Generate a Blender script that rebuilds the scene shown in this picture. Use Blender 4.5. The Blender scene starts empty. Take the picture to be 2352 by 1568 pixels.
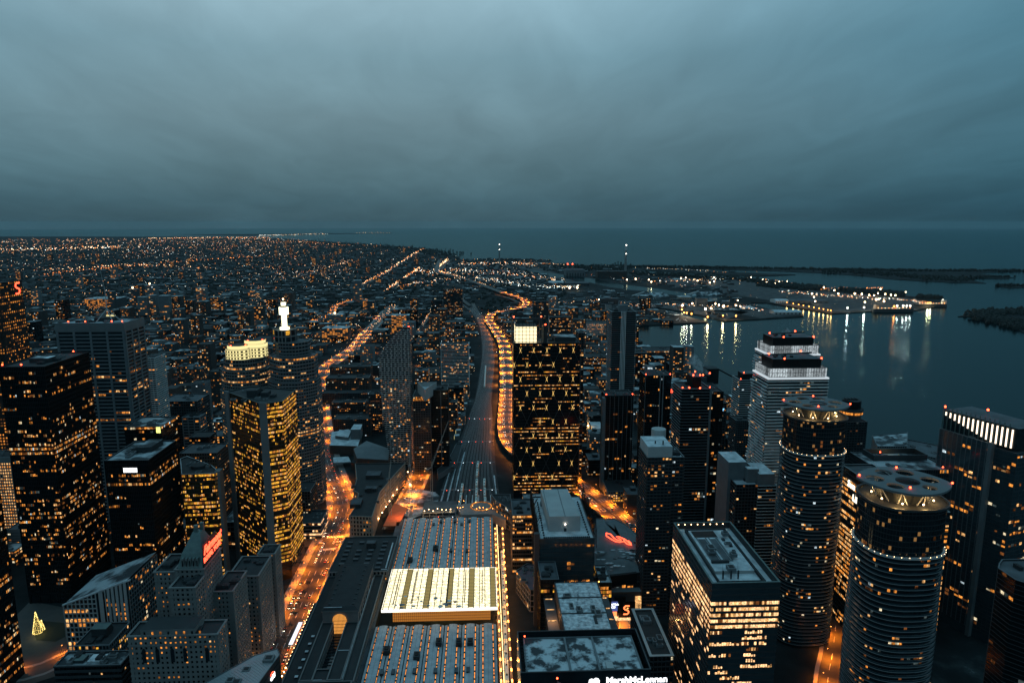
import bpy, math, random
from mathutils import Vector, Matrix, noise as mnoise
rnd = random.Random(7)
SC = bpy.context.scene
COL = SC.collection

# ------------------------------------------------------------------ camera
CAM_H = 346.0
FPX = 1568.0                      # focal length in pixels of a 2352 px wide picture (24 mm lens)
PITCH, YAW = math.radians(9.84), math.radians(2.4)
cam = bpy.data.cameras.new('camera'); cam.lens = 24; cam.sensor_width = 36
cam.clip_start = 1; cam.clip_end = 200000
co = bpy.data.objects.new('camera', cam); COL.objects.link(co)
co.location = (0, 0, CAM_H); co.rotation_euler = (math.pi/2-PITCH, 0, -YAW)
SC.camera = co

def P(px, py, z=0.0):
    """world x, y at height z of a point seen at px, py in the 2352 px wide photograph"""
    u = (px-1176)/FPX; v = (784-py)/FPX
    cy, sy, cp, sp = math.cos(YAW), math.sin(YAW), math.cos(PITCH), math.sin(PITCH)
    d = (sy*cp+u*cy+v*sy*sp, cy*cp-u*sy+v*cy*sp, -sp+v*cp)
    t = (z-CAM_H)/d[2]
    return (d[0]*t, d[1]*t)

# ------------------------------------------------------------------ render settings and exposure
SC.view_settings.view_transform = 'Standard'; SC.view_settings.look = 'None'
SC.view_settings.exposure = 0; SC.view_settings.gamma = 1
SC.render.engine = 'CYCLES'
cy_ = SC.cycles
cy_.use_denoising = True
cy_.max_bounces = 4; cy_.diffuse_bounces = 2; cy_.glossy_bounces = 3; cy_.transmission_bounces = 2
cy_.volume_bounces = 0; cy_.sample_clamp_indirect = 3; cy_.use_light_tree = True
cy_.caustics_reflective = False; cy_.caustics_refractive = False
cy_.volume_max_steps = 64

# ------------------------------------------------------------------ world: dusk sky under a cloud sheet
W = bpy.data.worlds.new('World'); SC.world = W; W.use_nodes = True
nt = W.node_tree; N = nt.nodes; L = nt.links; N.clear()
def nd(t, tree=None, **k):
    n = (tree or nt).nodes.new(t)
    for a, b in k.items():
        if a.startswith('i_'):
            n.inputs[a[2:].replace('_', ' ')].default_value = b
        else: setattr(n, a, b)
    return n
SUN_EL, SUN_ROT = math.radians(2.0), math.radians(200)
out = nd('ShaderNodeOutputWorld'); bg = nd('ShaderNodeBackground'); L.new(bg.outputs[0], out.inputs[0])
sky = nd('ShaderNodeTexSky', sky_type='NISHITA', sun_disc=False, sun_elevation=SUN_EL, sun_rotation=SUN_ROT)
skm = nd('ShaderNodeVectorMath', operation='SCALE'); skm.inputs['Scale'].default_value = 0.05
L.new(sky.outputs[0], skm.inputs[0])
tc = nd('ShaderNodeTexCoord'); sep = nd('ShaderNodeSeparateXYZ'); L.new(tc.outputs['Generated'], sep.inputs[0])
zz = nd('ShaderNodeMath', operation='MAXIMUM'); L.new(sep.outputs[2], zz.inputs[0]); zz.inputs[1].default_value = 0
za = nd('ShaderNodeMath', operation='ADD'); L.new(zz.outputs[0], za.inputs[0]); za.inputs[1].default_value = 0.16
dv = nd('ShaderNodeVectorMath', operation='DIVIDE'); L.new(tc.outputs['Generated'], dv.inputs[0])
cz = nd('ShaderNodeCombineXYZ')
for i in range(3): L.new(za.outputs[0], cz.inputs[i])
L.new(cz.outputs[0], dv.inputs[1])
mp = nd('ShaderNodeMapping'); mp.inputs['Rotation'].default_value = (0, 0, 0.7); mp.inputs['Scale'].default_value = (1.0, 0.45, 1)
mp.inputs['Location'].default_value = (0.35, 1.3, 0)
L.new(dv.outputs[0], mp.inputs[0])
n1 = nd('ShaderNodeTexNoise', i_Scale=0.8, i_Detail=5.0, i_Roughness=0.5, i_Distortion=0.5); L.new(mp.outputs[0], n1.inputs['Vector'])
n2 = nd('ShaderNodeTexNoise', i_Scale=3.2, i_Detail=6.0, i_Roughness=0.55, i_Distortion=0.8); L.new(mp.outputs[0], n2.inputs['Vector'])
r1 = nd('ShaderNodeMapRange'); L.new(n1.outputs[0], r1.inputs[0])
r1.inputs[1].default_value = .3; r1.inputs[2].default_value = .7; r1.inputs[3].default_value = .88; r1.inputs[4].default_value = 1.14
r2 = nd('ShaderNodeMapRange'); L.new(n2.outputs[0], r2.inputs[0])
r2.inputs[1].default_value = .3; r2.inputs[2].default_value = .7; r2.inputs[3].default_value = .93; r2.inputs[4].default_value = 1.07
cr = nd('ShaderNodeValToRGB'); L.new(zz.outputs[0], cr.inputs[0])
els = cr.color_ramp.elements
els[0].position = 0.0; els[0].color = (.044, .092, .116, 1)
els[1].position = 1.0; els[1].color = (.44, .64, .74, 1)
for p_, c_ in ((.03, (.056, .118, .148, 1)), (.07, (.090, .168, .202, 1)), (.14, (.150, .245, .288, 1)), (.22, (.20, .325, .385, 1)), (.30, (.32, .47, .545, 1)), (.6, (.38, .56, .65, 1))):
    e = els.new(p_); e.color = c_
# the cloud sheet is thinner towards the north-east, where the last light comes through
az = nd('ShaderNodeVectorMath', operation='DOT_PRODUCT'); L.new(tc.outputs['Generated'], az.inputs[0])
az.inputs[1].default_value = (-0.24, 0.97, 0)
ar = nd('ShaderNodeMapRange'); L.new(az.outputs['Value'], ar.inputs[0])
ar.inputs[1].default_value = .55; ar.inputs[2].default_value = 1.0; ar.inputs[3].default_value = .66; ar.inputs[4].default_value = 1.08
m1 = nd('ShaderNodeMath', operation='MULTIPLY'); L.new(r1.outputs[0], m1.inputs[0]); L.new(r2.outputs[0], m1.inputs[1])
m2 = nd('ShaderNodeMath', operation='MULTIPLY'); L.new(m1.outputs[0], m2.inputs[0]); L.new(ar.outputs[0], m2.inputs[1])
cs = nd('ShaderNodeVectorMath', operation='SCALE'); L.new(cr.outputs[0], cs.inputs[0]); L.new(m2.outputs[0], cs.inputs['Scale'])
tn = nd('ShaderNodeMix', data_type='RGBA'); tr_ = nd('ShaderNodeMapRange'); L.new(az.outputs['Value'], tr_.inputs[0]); tr_.inputs[1].default_value = .6; tr_.inputs[2].default_value = 1.01
L.new(tr_.outputs[0], tn.inputs[0]); tn.inputs[6].default_value = (.62, .98, 1.12, 1); tn.inputs[7].default_value = (1, 1, .99, 1)
tm = nd('ShaderNodeVectorMath', operation='MULTIPLY'); L.new(cs.outputs[0], tm.inputs[0]); L.new(tn.outputs[2], tm.inputs[1]); cs = tm
mx = nd('ShaderNodeMix', data_type='RGBA'); mx.inputs[0].default_value = 0.97
L.new(skm.outputs[0], mx.inputs[6]); L.new(cs.outputs[0], mx.inputs[7])
L.new(mx.outputs[2], bg.inputs[0]); bg.inputs[1].default_value = 1.0

sun = bpy.data.lights.new('sun', 'SUN'); sun.energy = 0.04; sun.angle = math.radians(25); sun.color = (1, .93, .85)
so = bpy.data.objects.new('sun', sun); COL.objects.link(so)
so.rotation_euler = (math.radians(60), 0, math.radians(-30))

# ------------------------------------------------------------------ materials
MATS = {}
def mat(name, c1, c2=None, scale=.1, rough=.7, metal=0., emit=None, es=0., detail=4., sharp=0., spec=.5, bump=0.):
    """procedural material: two colours broken up by noise over the surface's world position"""
    m = bpy.data.materials.new(name); m.use_nodes = True; t = m.node_tree
    b = t.nodes['Principled BSDF']; b.inputs['Roughness'].default_value = rough; b.inputs['Metallic'].default_value = metal
    b.inputs['Specular IOR Level'].default_value = spec
    c2 = c2 or tuple(x*.75 for x in c1)
    g = nd('ShaderNodeNewGeometry', t); n = nd('ShaderNodeTexNoise', t, i_Scale=scale, i_Detail=detail, i_Roughness=.6)
    t.links.new(g.outputs['Position'], n.inputs['Vector'])
    rr = nd('ShaderNodeMapRange', t); t.links.new(n.outputs[0], rr.inputs[0])
    w = .2*(1-sharp)+.01
    rr.inputs[1].default_value = .5-w; rr.inputs[2].default_value = .5+w
    x = nd('ShaderNodeMix', t, data_type='RGBA'); t.links.new(rr.outputs[0], x.inputs[0])
    x.inputs[6].default_value = (*c1, 1); x.inputs[7].default_value = (*c2, 1)
    t.links.new(x.outputs[2], b.inputs['Base Color'])
    if bump:
        bp = nd('ShaderNodeBump', t); bp.inputs['Strength'].default_value = bump; bp.inputs['Distance'].default_value = 1
        t.links.new(n.outputs[0], bp.inputs['Height']); t.links.new(bp.outputs[0], b.inputs['Normal'])
    if emit:
        b.inputs['Emission Color'].default_value = (*emit, 1); b.inputs['Emission Strength'].default_value = es
    MATS[name] = m; return m

def lit(name, col, es, lo=.14, cell=(2.1, 3.7), sample='NONE'):
    """a lit room behind glass: brightness differs from room to room and inside the room"""
    m = bpy.data.materials.new(name); m.use_nodes = True; t = m.node_tree; t.nodes.clear()
    o = nd('ShaderNodeOutputMaterial', t); e = nd('ShaderNodeEmission', t); t.links.new(e.outputs[0], o.inputs[0])
    g = nd('ShaderNodeNewGeometry', t)
    sn = nd('ShaderNodeVectorMath', t, operation='SNAP'); t.links.new(g.outputs['Position'], sn.inputs[0])
    sn.inputs[1].default_value = (cell[0], cell[0], cell[1])
    wn = nd('ShaderNodeTexWhiteNoise', t); t.links.new(sn.outputs[0], wn.inputs['Vector'])
    r = nd('ShaderNodeMapRange', t); t.links.new(wn.outputs['Value'], r.inputs[0]); r.inputs[3].default_value = lo; r.inputs[4].default_value = 1.15
    n = nd('ShaderNodeTexNoise', t, i_Scale=.9, i_Detail=2.); t.links.new(g.outputs['Position'], n.inputs['Vector'])
    r_ = nd('ShaderNodeMapRange', t); t.links.new(n.outputs[0], r_.inputs[0]); r_.inputs[1].default_value = .35; r_.inputs[2].default_value = .6
    r_.inputs[3].default_value = .45; r_.inputs[4].default_value = 1.2
    a = nd('ShaderNodeMath', t, operation='MULTIPLY'); t.links.new(r.outputs[0], a.inputs[0]); t.links.new(r_.outputs[0], a.inputs[1])
    c = nd('ShaderNodeMath', t, operation='MULTIPLY'); t.links.new(a.outputs[0], c.inputs[0]); c.inputs[1].default_value = es
    t.links.new(c.outputs[0], e.inputs[1]); e.inputs[0].default_value = (*col, 1)
    m.cycles.emission_sampling = sample
    MATS[name] = m; return m

def glow(name, col, es, sample='NONE'):
    m = bpy.data.materials.new(name); m.use_nodes = True; t = m.node_tree; t.nodes.clear()
    o = nd('ShaderNodeOutputMaterial', t); e = nd('ShaderNodeEmission', t); t.links.new(e.outputs[0], o.inputs[0])
    e.inputs[0].default_value = (*col, 1); e.inputs[1].default_value = es
    m.cycles.emission_sampling = sample
    MATS[name] = m; return m

mat('black_glass', (.003, .006, .008), (.005, .009, .011), .15, .12, spec=.22)
mat('dark_glass', (.006, .012, .015), (.012, .021, .026), .12, .10, spec=.35)
mat('blue_glass', (.020, .036, .044), (.035, .055, .064), .12, .12)
mat('gold_glass', (.09, .055, .015), (.05, .03, .01), .2, .15, metal=.6)
mat('black_steel', (.004, .006, .007), (.007, .009, .010), .5, .5, spec=.1)
mat('dark_metal', (.018, .023, .026), (.032, .038, .042), .5, .6, spec=.2)
mat('concrete', (.13, .14, .145), (.09, .10, .105), .08, .85)
mat('pale_concrete', (.36, .37, .37), (.28, .29, .29), .08, .8)
mat('white_slab', (.50, .52, .52), (.38, .40, .40), .15, .6)
mat('grey_slab', (.12, .14, .15), (.08, .095, .105), .15, .6)
mat('dark_slab', (.028, .034, .038), (.018, .022, .026), .15, .6)
mat('granite', (.030, .022, .02), (.02, .015, .014), .2, .6, spec=.2)
mat('limestone', (.165, .165, .16), (.12, .12, .118), .12, .85)
mat('brick', (.065, .042, .034), (.05, .032, .026), .25, .85)
mat('dark_brick', (.028, .022, .02), (.02, .017, .016), .25, .85)
mat('copper_roof', (.10, .15, .14), (.06, .09, .09), .3, .6)
mat('dark_roof', (.012, .015, .017), (.022, .026, .028), .15, .9)
mat('grey_roof', (.09, .10, .11), (.045, .052, .058), .09, .9, sharp=.3)
mat('snow_roof', (.62, .66, .68), (.07, .08, .09), .07, .85, sharp=.6, detail=6)
mat('snow_light', (.56, .60, .62), (.28, .31, .33), .12, .85, sharp=.3, detail=6)
mat('patchy_roof', (.022, .028, .032), (.36, .40, .42), .05, .9, sharp=.7, detail=5)
mat('shed_roof', (.26, .29, .31), (.44, .47, .49), .16, .85, sharp=.2, detail=8)
mat('ribbed_roof', (.30, .32, .33), (.24, .26, .27), .5, .5, metal=.3)
mat('asphalt', (.034, .032, .030), (.055, .052, .049), .10, .6, spec=.2)
mat('pavement', (.22, .21, .20), (.16, .155, .15), .15, .85)
mat('ballast', (.012, .013, .014), (.026, .027, .028), .1, .95)
mat('rail_steel', (.26, .28, .29), None, 1, .4, metal=.5)
mat('white_paint', (.75, .75, .73), None, .8, .6)
mat('car_dark', (.02, .02, .022), None, 1, .3)
mat('car_light', (.6, .6, .62), None, 1, .3)
mat('car_red', (.3, .02, .02), None, 1, .3)
mat('train_paint', (.55, .62, .58), (.5, .56, .53), .2, .4)
mat('train_green', (.02, .16, .08), None, .2, .4)
mat('lawn', (.012, .016, .008), (.008, .012, .006), .3, .95)
mat('bark', (.06, .045, .035), None, 1, .9)
mat('foliage', (.011, .015, .012), (.006, .009, .008), .05, .95)
mat('crane_steel', (.42, .40, .36), None, .5, .5)
mat('tarp', (.65, .14, .04), (.5, .10, .03), .2, .8)
mat('hill', (.016, .022, .023), (.022, .030, .030), .004, .95)
mat('stack_paint', (.20, .20, .20), (.15, .15, .15), .02, .8)

# amber, warm, gold, cool and dim rooms
lit('amber_room', (1., .34, .055), 1.15)
lit('warm_room', (1., .52, .19), 1.45)
lit('gold_room', (1., .47, .045), 1.25)
lit('pale_room', (1., .82, .52), 1.1)
lit('cool_room', (.75, .92, 1.), 1.2)
lit('dim_room', (1., .34, .09), .22)
lit('grey_room', (.45, .62, .62), .16)
lit('bright_office', (1., .56, .26), 1.9, .5)
glow('red_beacon', (1., .06, .02), 14)
glow('orange_lamp', (1., .34, .06), 12); glow('warm_lamp', (1., .62, .30), 12); glow('white_lamp', (1., .88, .72), 16); glow('flood_lamp', (1., .66, .36), 26); glow('cool_lamp', (.8, .92, 1.), 7)
glow('far_orange', (1., .30, .06), 6.5); glow('far_warm', (1., .62, .32), 8.5); glow('far_white', (.85, .95, .9), 7); glow('far_red', (1., .16, .08), 2.6)
glow('red_neon', (1., .07, .03), 5); glow('red_halo', (1., .18, .05), 2.4); glow('white_sign', (.95, .97, 1.), 2.6); glow('blue_sign', (.25, .62, 1.), 2.4)
glow('yellow_sign', (.95, .95, .25), 1.6); glow('gold_sign', (1., .55, .08), 1.6)
glow('head_lamp', (1., .86, .62), 16); glow('tail_lamp', (1., .09, .03), 10)
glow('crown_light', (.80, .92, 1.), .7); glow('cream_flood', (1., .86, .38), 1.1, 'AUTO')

glow('lantern_glow', (1., .86, .52), 1.5, 'AUTO')
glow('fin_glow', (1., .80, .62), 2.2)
mat('roof_slate', (.13, .15, .16), (.09, .105, .11), .1, .8); mat('warm_stone', (.36, .27, .20), (.28, .21, .16), .15, .85)
def haz(name, base, density):
    m = bpy.data.materials.new(name); m.use_nodes = True; t = m.node_tree; t.nodes.clear()
    o = nd('ShaderNodeOutputMaterial', t); v = nd('ShaderNodeVolumePrincipled', t); t.links.new(v.outputs[0], o.inputs['Volume'])
    v.inputs['Color'].default_value = (*base, 1); v.inputs['Density'].default_value = density
    MATS[name] = m; return m

# land: dark winter ground with snow patches
def land_mat():
    m = bpy.data.materials.new('land'); m.use_nodes = True; t = m.node_tree; b = t.nodes['Principled BSDF']; b.inputs['Roughness'].default_value = .95
    b.inputs['Specular IOR Level'].default_value = .1
    g = nd('ShaderNodeNewGeometry', t)
    a = nd('ShaderNodeTexNoise', t, i_Scale=.012, i_Detail=8., i_Roughness=.68); t.links.new(g.outputs['Position'], a.inputs['Vector'])
    c = nd('ShaderNodeValToRGB', t); t.links.new(a.outputs[0], c.inputs[0])
    e = c.color_ramp.elements; e[0].position = .42; e[0].color = (.008, .011, .012, 1); e[1].position = .74; e[1].color = (.26, .30, .31, 1)
    k = e.new(.58); k.color = (.018, .023, .025, 1); k = e.new(.65); k.color = (.04, .05, .052, 1)
    t.links.new(c.outputs[0], b.inputs['Base Color']); MATS['land'] = m
land_mat()
def water_mat():
    m = bpy.data.materials.new('water'); m.use_nodes = True; t = m.node_tree; t.nodes.clear(); o = nd('ShaderNodeOutputMaterial', t)
    d = nd('ShaderNodeBsdfDiffuse', t); d.inputs['Color'].default_value = (.001, .006, .008, 1); gl = nd('ShaderNodeBsdfGlossy', t); gl.inputs['Color'].default_value = (.44, .60, .63, 1); gl.inputs['Roughness'].default_value = .1
    f = nd('ShaderNodeFresnel', t); f.inputs['IOR'].default_value = 1.2; mx_ = nd('ShaderNodeMixShader', t)
    g = nd('ShaderNodeNewGeometry', t); n = nd('ShaderNodeTexNoise', t, i_Scale=.2, i_Detail=4., i_Roughness=.6); wp = nd('ShaderNodeMapping', t); wp.inputs['Scale'].default_value = (.22, 1, 1)
    t.links.new(g.outputs['Position'], wp.inputs[0]); t.links.new(wp.outputs[0], n.inputs['Vector'])
    w2 = nd('ShaderNodeTexNoise', t, i_Scale=.0016, i_Detail=3., i_Roughness=.6); t.links.new(g.outputs['Position'], w2.inputs['Vector']); wr = nd('ShaderNodeMapRange', t); t.links.new(w2.outputs[0], wr.inputs[0]); wr.inputs[1].default_value = .35; wr.inputs[2].default_value = .65; wr.inputs[3].default_value = .35; wr.inputs[4].default_value = .75
    bp = nd('ShaderNodeBump', t); bp.inputs['Distance'].default_value = .7; t.links.new(wr.outputs[0], bp.inputs['Strength']); t.links.new(n.outputs[0], bp.inputs['Height'])
    for q in (d, gl, f): t.links.new(bp.outputs[0], q.inputs['Normal'])
    t.links.new(f.outputs[0], mx_.inputs[0]); t.links.new(d.outputs[0], mx_.inputs[1]); t.links.new(gl.outputs[0], mx_.inputs[2]); t.links.new(mx_.outputs[0], o.inputs[0]); MATS['water'] = m
water_mat()

# ------------------------------------------------------------------ mesh helpers
class MB:
    def __init__(s): s.v = []; s.f = []; s.m = []; s.mn = []
    def mi(s, name):
        if name not in s.mn: s.mn.append(name)
        return s.mn.index(name)
    def face(s, pts, m):
        i = len(s.v); s.v += [tuple(p) for p in pts]; s.f.append(tuple(range(i, i+len(pts)))); s.m.append(s.mi(m)); return s
    def box(s, x0, x1, y0, y1, z0, z1, m, top=None):
        return s.prism([(x0, y0), (x1, y0), (x1, y1), (x0, y1)], z0, z1, m, top)
    def prism(s, poly, z0, z1, m, top=None, bottom=False, cap=True):
        n = len(poly); i = len(s.v)
        zt = z1 if isinstance(z1, (list, tuple)) else [z1]*n
        s.v += [(p[0], p[1], z0) for p in poly]+[(p[0], p[1], zt[k]) for k, p in enumerate(poly)]
        k = s.mi(m)
        for a in range(n):
            b = (a+1) % n; s.f.append((i+a, i+b, i+n+b, i+n+a)); s.m.append(k)
        if cap: s.f.append(tuple(range(i+n, i+2*n))); s.m.append(s.mi(top or m))
        if bottom: s.f.append(tuple(range(i+n-1, i-1, -1))); s.m.append(k)
        return s
    def obox(s, o, t, n, u, w, d, h, m):
        """box from corner o along unit vectors t (w), n (d), u (h)"""
        o, t, n, u = Vector(o), Vector(t)*w, Vector(n)*d, Vector(u)*h
        q = [o, o+t, o+t+n, o+n]; q += [p+u for p in q]; i = len(s.v); s.v += [tuple(p) for p in q]; k = s.mi(m)
        for f in ((0, 3, 2, 1), (4, 5, 6, 7), (0, 1, 5, 4), (1, 2, 6, 5), (2, 3, 7, 6), (3, 0, 4, 7)):
            s.f.append(tuple(i+x for x in f)); s.m.append(k)
        return s
    def ring(s, a, b, z0, z1, m):
        """band between polygon a (inner) and b (outer)"""
        n = len(a); i = len(s.v); k = s.mi(m)
        for P_, z in ((a, z0), (b, z0), (b, z1), (a, z1)): s.v += [(p[0], p[1], z) for p in P_]
        for j in range(n):
            q = (j+1) % n
            for r in range(3):
                s.f.append((i+r*n+j, i+r*n+q, i+(r+1)*n+q, i+(r+1)*n+j)); s.m.append(k)
        return s
    def tube(s, a, b, r0, r1, m, n=6, cap=True):
        a, b = Vector(a), Vector(b); d = (b-a).normalized(); x = d.orthogonal().normalized(); y = d.cross(x); i = len(s.v); k = s.mi(m)
        for c, r in ((a, r0), (b, r1)):
            for j in range(n):
                t = 2*math.pi*j/n; s.v.append(tuple(c+x*(r*math.cos(t))+y*(r*math.sin(t))))
        for j in range(n):
            q = (j+1) % n; s.f.append((i+j, i+q, i+n+q, i+n+j)); s.m.append(k)
        if cap:
            s.f.append(tuple(range(i+n, i+2*n))); s.m.append(k); s.f.append(tuple(range(i+n-1, i-1, -1))); s.m.append(k)
        return s
    def ball(s, c, r, m, n=8, rings=5, sz=1.):
        i = len(s.v); k = s.mi(m)
        for a in range(1, rings):
            t = math.pi*a/rings
            for j in range(n):
                p = 2*math.pi*j/n; s.v.append((c[0]+r*math.sin(t)*math.cos(p), c[1]+r*math.sin(t)*math.sin(p), c[2]+r*sz*math.cos(t)))
        s.v += [(c[0], c[1], c[2]+r*sz), (c[0], c[1], c[2]-r*sz)]; T = len(s.v)-2
        for a in range(rings-2):
            for j in range(n):
                q = (j+1) % n; s.f.append((i+a*n+j, i+(a+1)*n+j, i+(a+1)*n+q, i+a*n+q)); s.m.append(k)
        for j in range(n):
            q = (j+1) % n; s.f.append((T, i+j, i+q)); s.m.append(k)
            s.f.append((T+1, i+(rings-2)*n+q, i+(rings-2)*n+j)); s.m.append(k)
        return s
    def octa(s, c, r, m):
        i = len(s.v); k = s.mi(m); x, y, z = c
        s.v += [(x+r, y, z), (x, y+r, z), (x-r, y, z), (x, y-r, z), (x, y, z+r*.6), (x, y, z-r*.6)]
        for f in ((0, 1, 4), (1, 2, 4), (2, 3, 4), (3, 0, 4), (1, 0, 5), (2, 1, 5), (3, 2, 5), (0, 3, 5)):
            s.f.append(tuple(i+q for q in f)); s.m.append(k)
        return s
    def mesh(s, name, off=(0, 0, 0)):
        me = bpy.data.meshes.new(name); ox, oy, oz = off
        me.from_pydata([(a-ox, b-oy, c-oz) for a, b, c in s.v], [], s.f)
        for q in s.mn: me.materials.append(MATS[q])
        if len(s.mn) > 1: me.polygons.foreach_set('material_index', s.m)
        me.update(); return me
    def build(s, name, parent=None, loc=None, label=None, cat=None, group=None, kind=None):
        """one object; its origin sits at the parent's place, or at loc"""
        off = tuple(parent['_w']) if parent is not None else (loc or (0, 0, 0))
        o = bpy.data.objects.new(name, s.mesh(name, off)); COL.objects.link(o)
        if parent is not None: o.parent = parent
        else: o.location = off
        return tag(o, label, cat, group, kind)

def tag(o, label=None, cat=None, group=None, kind=None):
    for k, v in (('label', label), ('category', cat), ('group', group), ('kind', kind)):
        if v: o[k] = v
    return o
def thing(name, label, cat, loc, group=None, kind=None):
    o = bpy.data.objects.new(name, None); COL.objects.link(o); o.location = loc; o['_w'] = list(loc); o.empty_display_size = 1
    return tag(o, label, cat, group, kind)

def inset(poly, d):
    """polygon moved inwards by d (outwards when negative); counter-clockwise"""
    n = len(poly); r = []
    for i in range(n):
        a, b, c = poly[i-1], poly[i], poly[(i+1) % n]
        e1 = Vector((b[0]-a[0], b[1]-a[1])); e2 = Vector((c[0]-b[0], c[1]-b[1]))
        if e1.length < 1e-6 or e2.length < 1e-6: r.append(b); continue
        e1.normalize(); e2.normalize(); n1 = Vector((-e1.y, e1.x)); n2 = Vector((-e2.y, e2.x)); m = n1+n2
        k = max(m.dot(n1), .25)
        r.append((b[0]+m.x*d/k, b[1]+m.y*d/k))
    return r
def ccw(poly):
    a = sum(poly[i-1][0]*poly[i][1]-poly[i][0]*poly[i-1][1] for i in range(len(poly)))
    return poly if a > 0 else poly[::-1]
def cen(poly): return (sum(p[0] for p in poly)/len(poly), sum(p[1] for p in poly)/len(poly))
def PP(h, *pts): return ccw([P(x, y, h) for x, y in pts])
def R(xl, xr, yn, h, back=None, d=None):
    """street-grid rectangle whose near top edge is seen from xl to xr at row yn and whose back corner is seen at back"""
    a = P(xl, yn, h); b = P(xr, yn, h); y0 = (a[1]+b[1])/2
    y1 = y0+d if d else P(back[0], back[1], h)[1]
    return [(a[0], y0), (b[0], y0), (b[0], y1), (a[0], y1)]
def ROT(poly, deg):
    c = cen(poly); a = math.radians(deg); s, k = math.sin(a), math.cos(a)
    return [(c[0]+(x-c[0])*k-(y-c[1])*s, c[1]+(x-c[0])*s+(y-c[1])*k) for x, y in poly]

UNIT = {}
def unit_box(m):
    if m not in UNIT:
        b = MB(); b.box(-.5, .5, 0, 1, -.5, .5, m); b.face([(-.5, 0, -.5), (-.5, 1, -.5), (.5, 1, -.5), (.5, 0, -.5)], m)
        UNIT[m] = b.mesh('window')
    return UNIT[m]

FOOT = []           # footprints already built on: x0, x1, y0, y1
def claim(poly, g=4):
    xs = [p[0] for p in poly]; ys = [p[1] for p in poly]; FOOT.append((min(xs)-g, max(xs)+g, min(ys)-g, max(ys)+g))

PAL_OFFICE = (('amber_room', 5), ('warm_room', 2.4), ('dim_room', 4), ('grey_room', 1.4), ('cool_room', .35), ('pale_room', .8))
PAL_HOME = (('amber_room', 4.4), ('warm_room', 2.2), ('dim_room', 5), ('cool_room', .7), ('grey_room', 2.6), ('pale_room', 1))
PAL_GOLD = (('gold_room', 6), ('warm_room', 1.6), ('amber_room', 3), ('dim_room', 1))  # yellow rooms, plus glowing panes that stand in for reflections in the gold glass
PAL_BRIGHT = (('bright_office', 6), ('warm_room', 2), ('dim_room', 1.5))
def pick(pal):
    t = rnd.random()*sum(w for _, w in pal)
    for m, w in pal:
        t -= w
        if t <= 0: return m
    return pal[-1][0]

def facade(root, poly, z0, z1, fh, bw, pier, band, glass_off=0., lit_p=.15, full=.0, pal=PAL_OFFICE, nwin=60,
           pm='concrete', bm='concrete', faces=None, mul=None, row=None, zt=None, top=0., groups=1.6, win_h=None):
    """lattice of piers and floor bands over the glass, and the lit rooms in the cells"""
    n = len(poly); nf = max(1, int((z1-z0-top)/fh)); fh = (z1-z0-top)/nf
    pw, pd = pier; bh, bd = band
    if bh > 0 and bd > 0:
        mb = MB(); o = inset(poly, -bd)
        for k in range(nf+1):
            a = z0+k*fh-(0 if k == 0 else bh/2); b = a+bh
            if k == nf: b = z1+.02 if top else min(b, z1+.02); 
            if b-a > .05: mb.ring(poly, o, a, b, bm)
        mb.build('floor_bands', root)
    cells = []; pm_ = MB()
    rowp = []
    for k in range(nf):
        r = rnd.random()
        rowp.append(.95 if r < full*.7 else lit_p*.62*min(3.2, math.exp(rnd.gauss(-.25, .9))))
        if row and k in row: rowp[-1] = row[k]
    for i in range(n):
        A = Vector(poly[i]); B = Vector(poly[(i+1) % n]); L_ = (B-A).length
        if L_ < .5: continue
        t = (B-A)/L_; nn = Vector((t.y, -t.x)); mid = (A+B)/2
        nb = max(1, round(L_/bw)); w = L_/nb
        vis = nn.dot(-mid) > 0
        t3 = (t.x, t.y, 0); n3 = (nn.x, nn.y, 0)
        if pw > 0 and (vis or nb < 40):
            for j in range(nb+1 if n < 12 else nb):
                c = A+t*(w*j-pw/2)
                if j == 0 and n < 12: c = A+t*.0
                if j == nb: c = B-t*pw
                pm_.obox((c.x, c.y, z0), t3, n3, (0, 0, 1), pw, pd+(.013 if i % 2 else 0), z1-z0-.03-.01*(i % 3), pm)
        if not vis or (faces and i not in faces): continue
        for k in range(nf):
            p = rowp[k]*(mul(nn) if mul else 1); on = False
            for j in range(nb):
                on = (rnd.random() < (.30+.12*groups) if on else rnd.random() < p*.75) if p < .9 else rnd.random() < p
                if on:
                    wh = (win_h or fh-bh)*(.78 if p >= .9 or rnd.random() < .7 else .5); ww = max(.3, (w-pw)*(.97 if p >= .9 else (.9 if rnd.random() < .7 else .6)))
                    c = A+t*(w*(j+.5)); zc = z0+k*fh+(bh*.5)+(fh-bh)*.5+(fh-bh)*.06*(1 if wh > (fh-bh)*.6 else -2)
                    dist = math.hypot(c.x, c.y, CAM_H-zc)
                    cells.append((ww*wh/dist**2, c, zc, t, nn, ww, wh, pick(pal)))
    if pm_.f: pm_.build('piers', root)
    cells.sort(key=lambda q: -q[0]); loc = Vector(root['_w'])
    for q in cells[:nwin]:
        o = bpy.data.objects.new('window', unit_box(q[7])); COL.objects.link(o); o.parent = root
        t, nn = q[3], q[4]
        M = Matrix(((t.x*q[5], nn.x*.09, 0, q[1].x-loc.x), (t.y*q[5], nn.y*.09, 0, q[1].y-loc.y), (0, 0, q[6], q[2]-loc.z), (0, 0, 0, 1)))
        o.matrix_local = M
    if cells[nwin:]:
        mb = MB()
        for q in cells[nwin:]:
            t, nn = q[3], q[4]; c = q[1]-t*(q[5]/2)
            mb.obox((c.x, c.y, q[2]-q[6]/2), (t.x, t.y, 0), (nn.x, nn.y, 0), (0, 0, 1), q[5], .09, q[6], q[7])
        mb.build('windows', root, kind='stuff')

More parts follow.
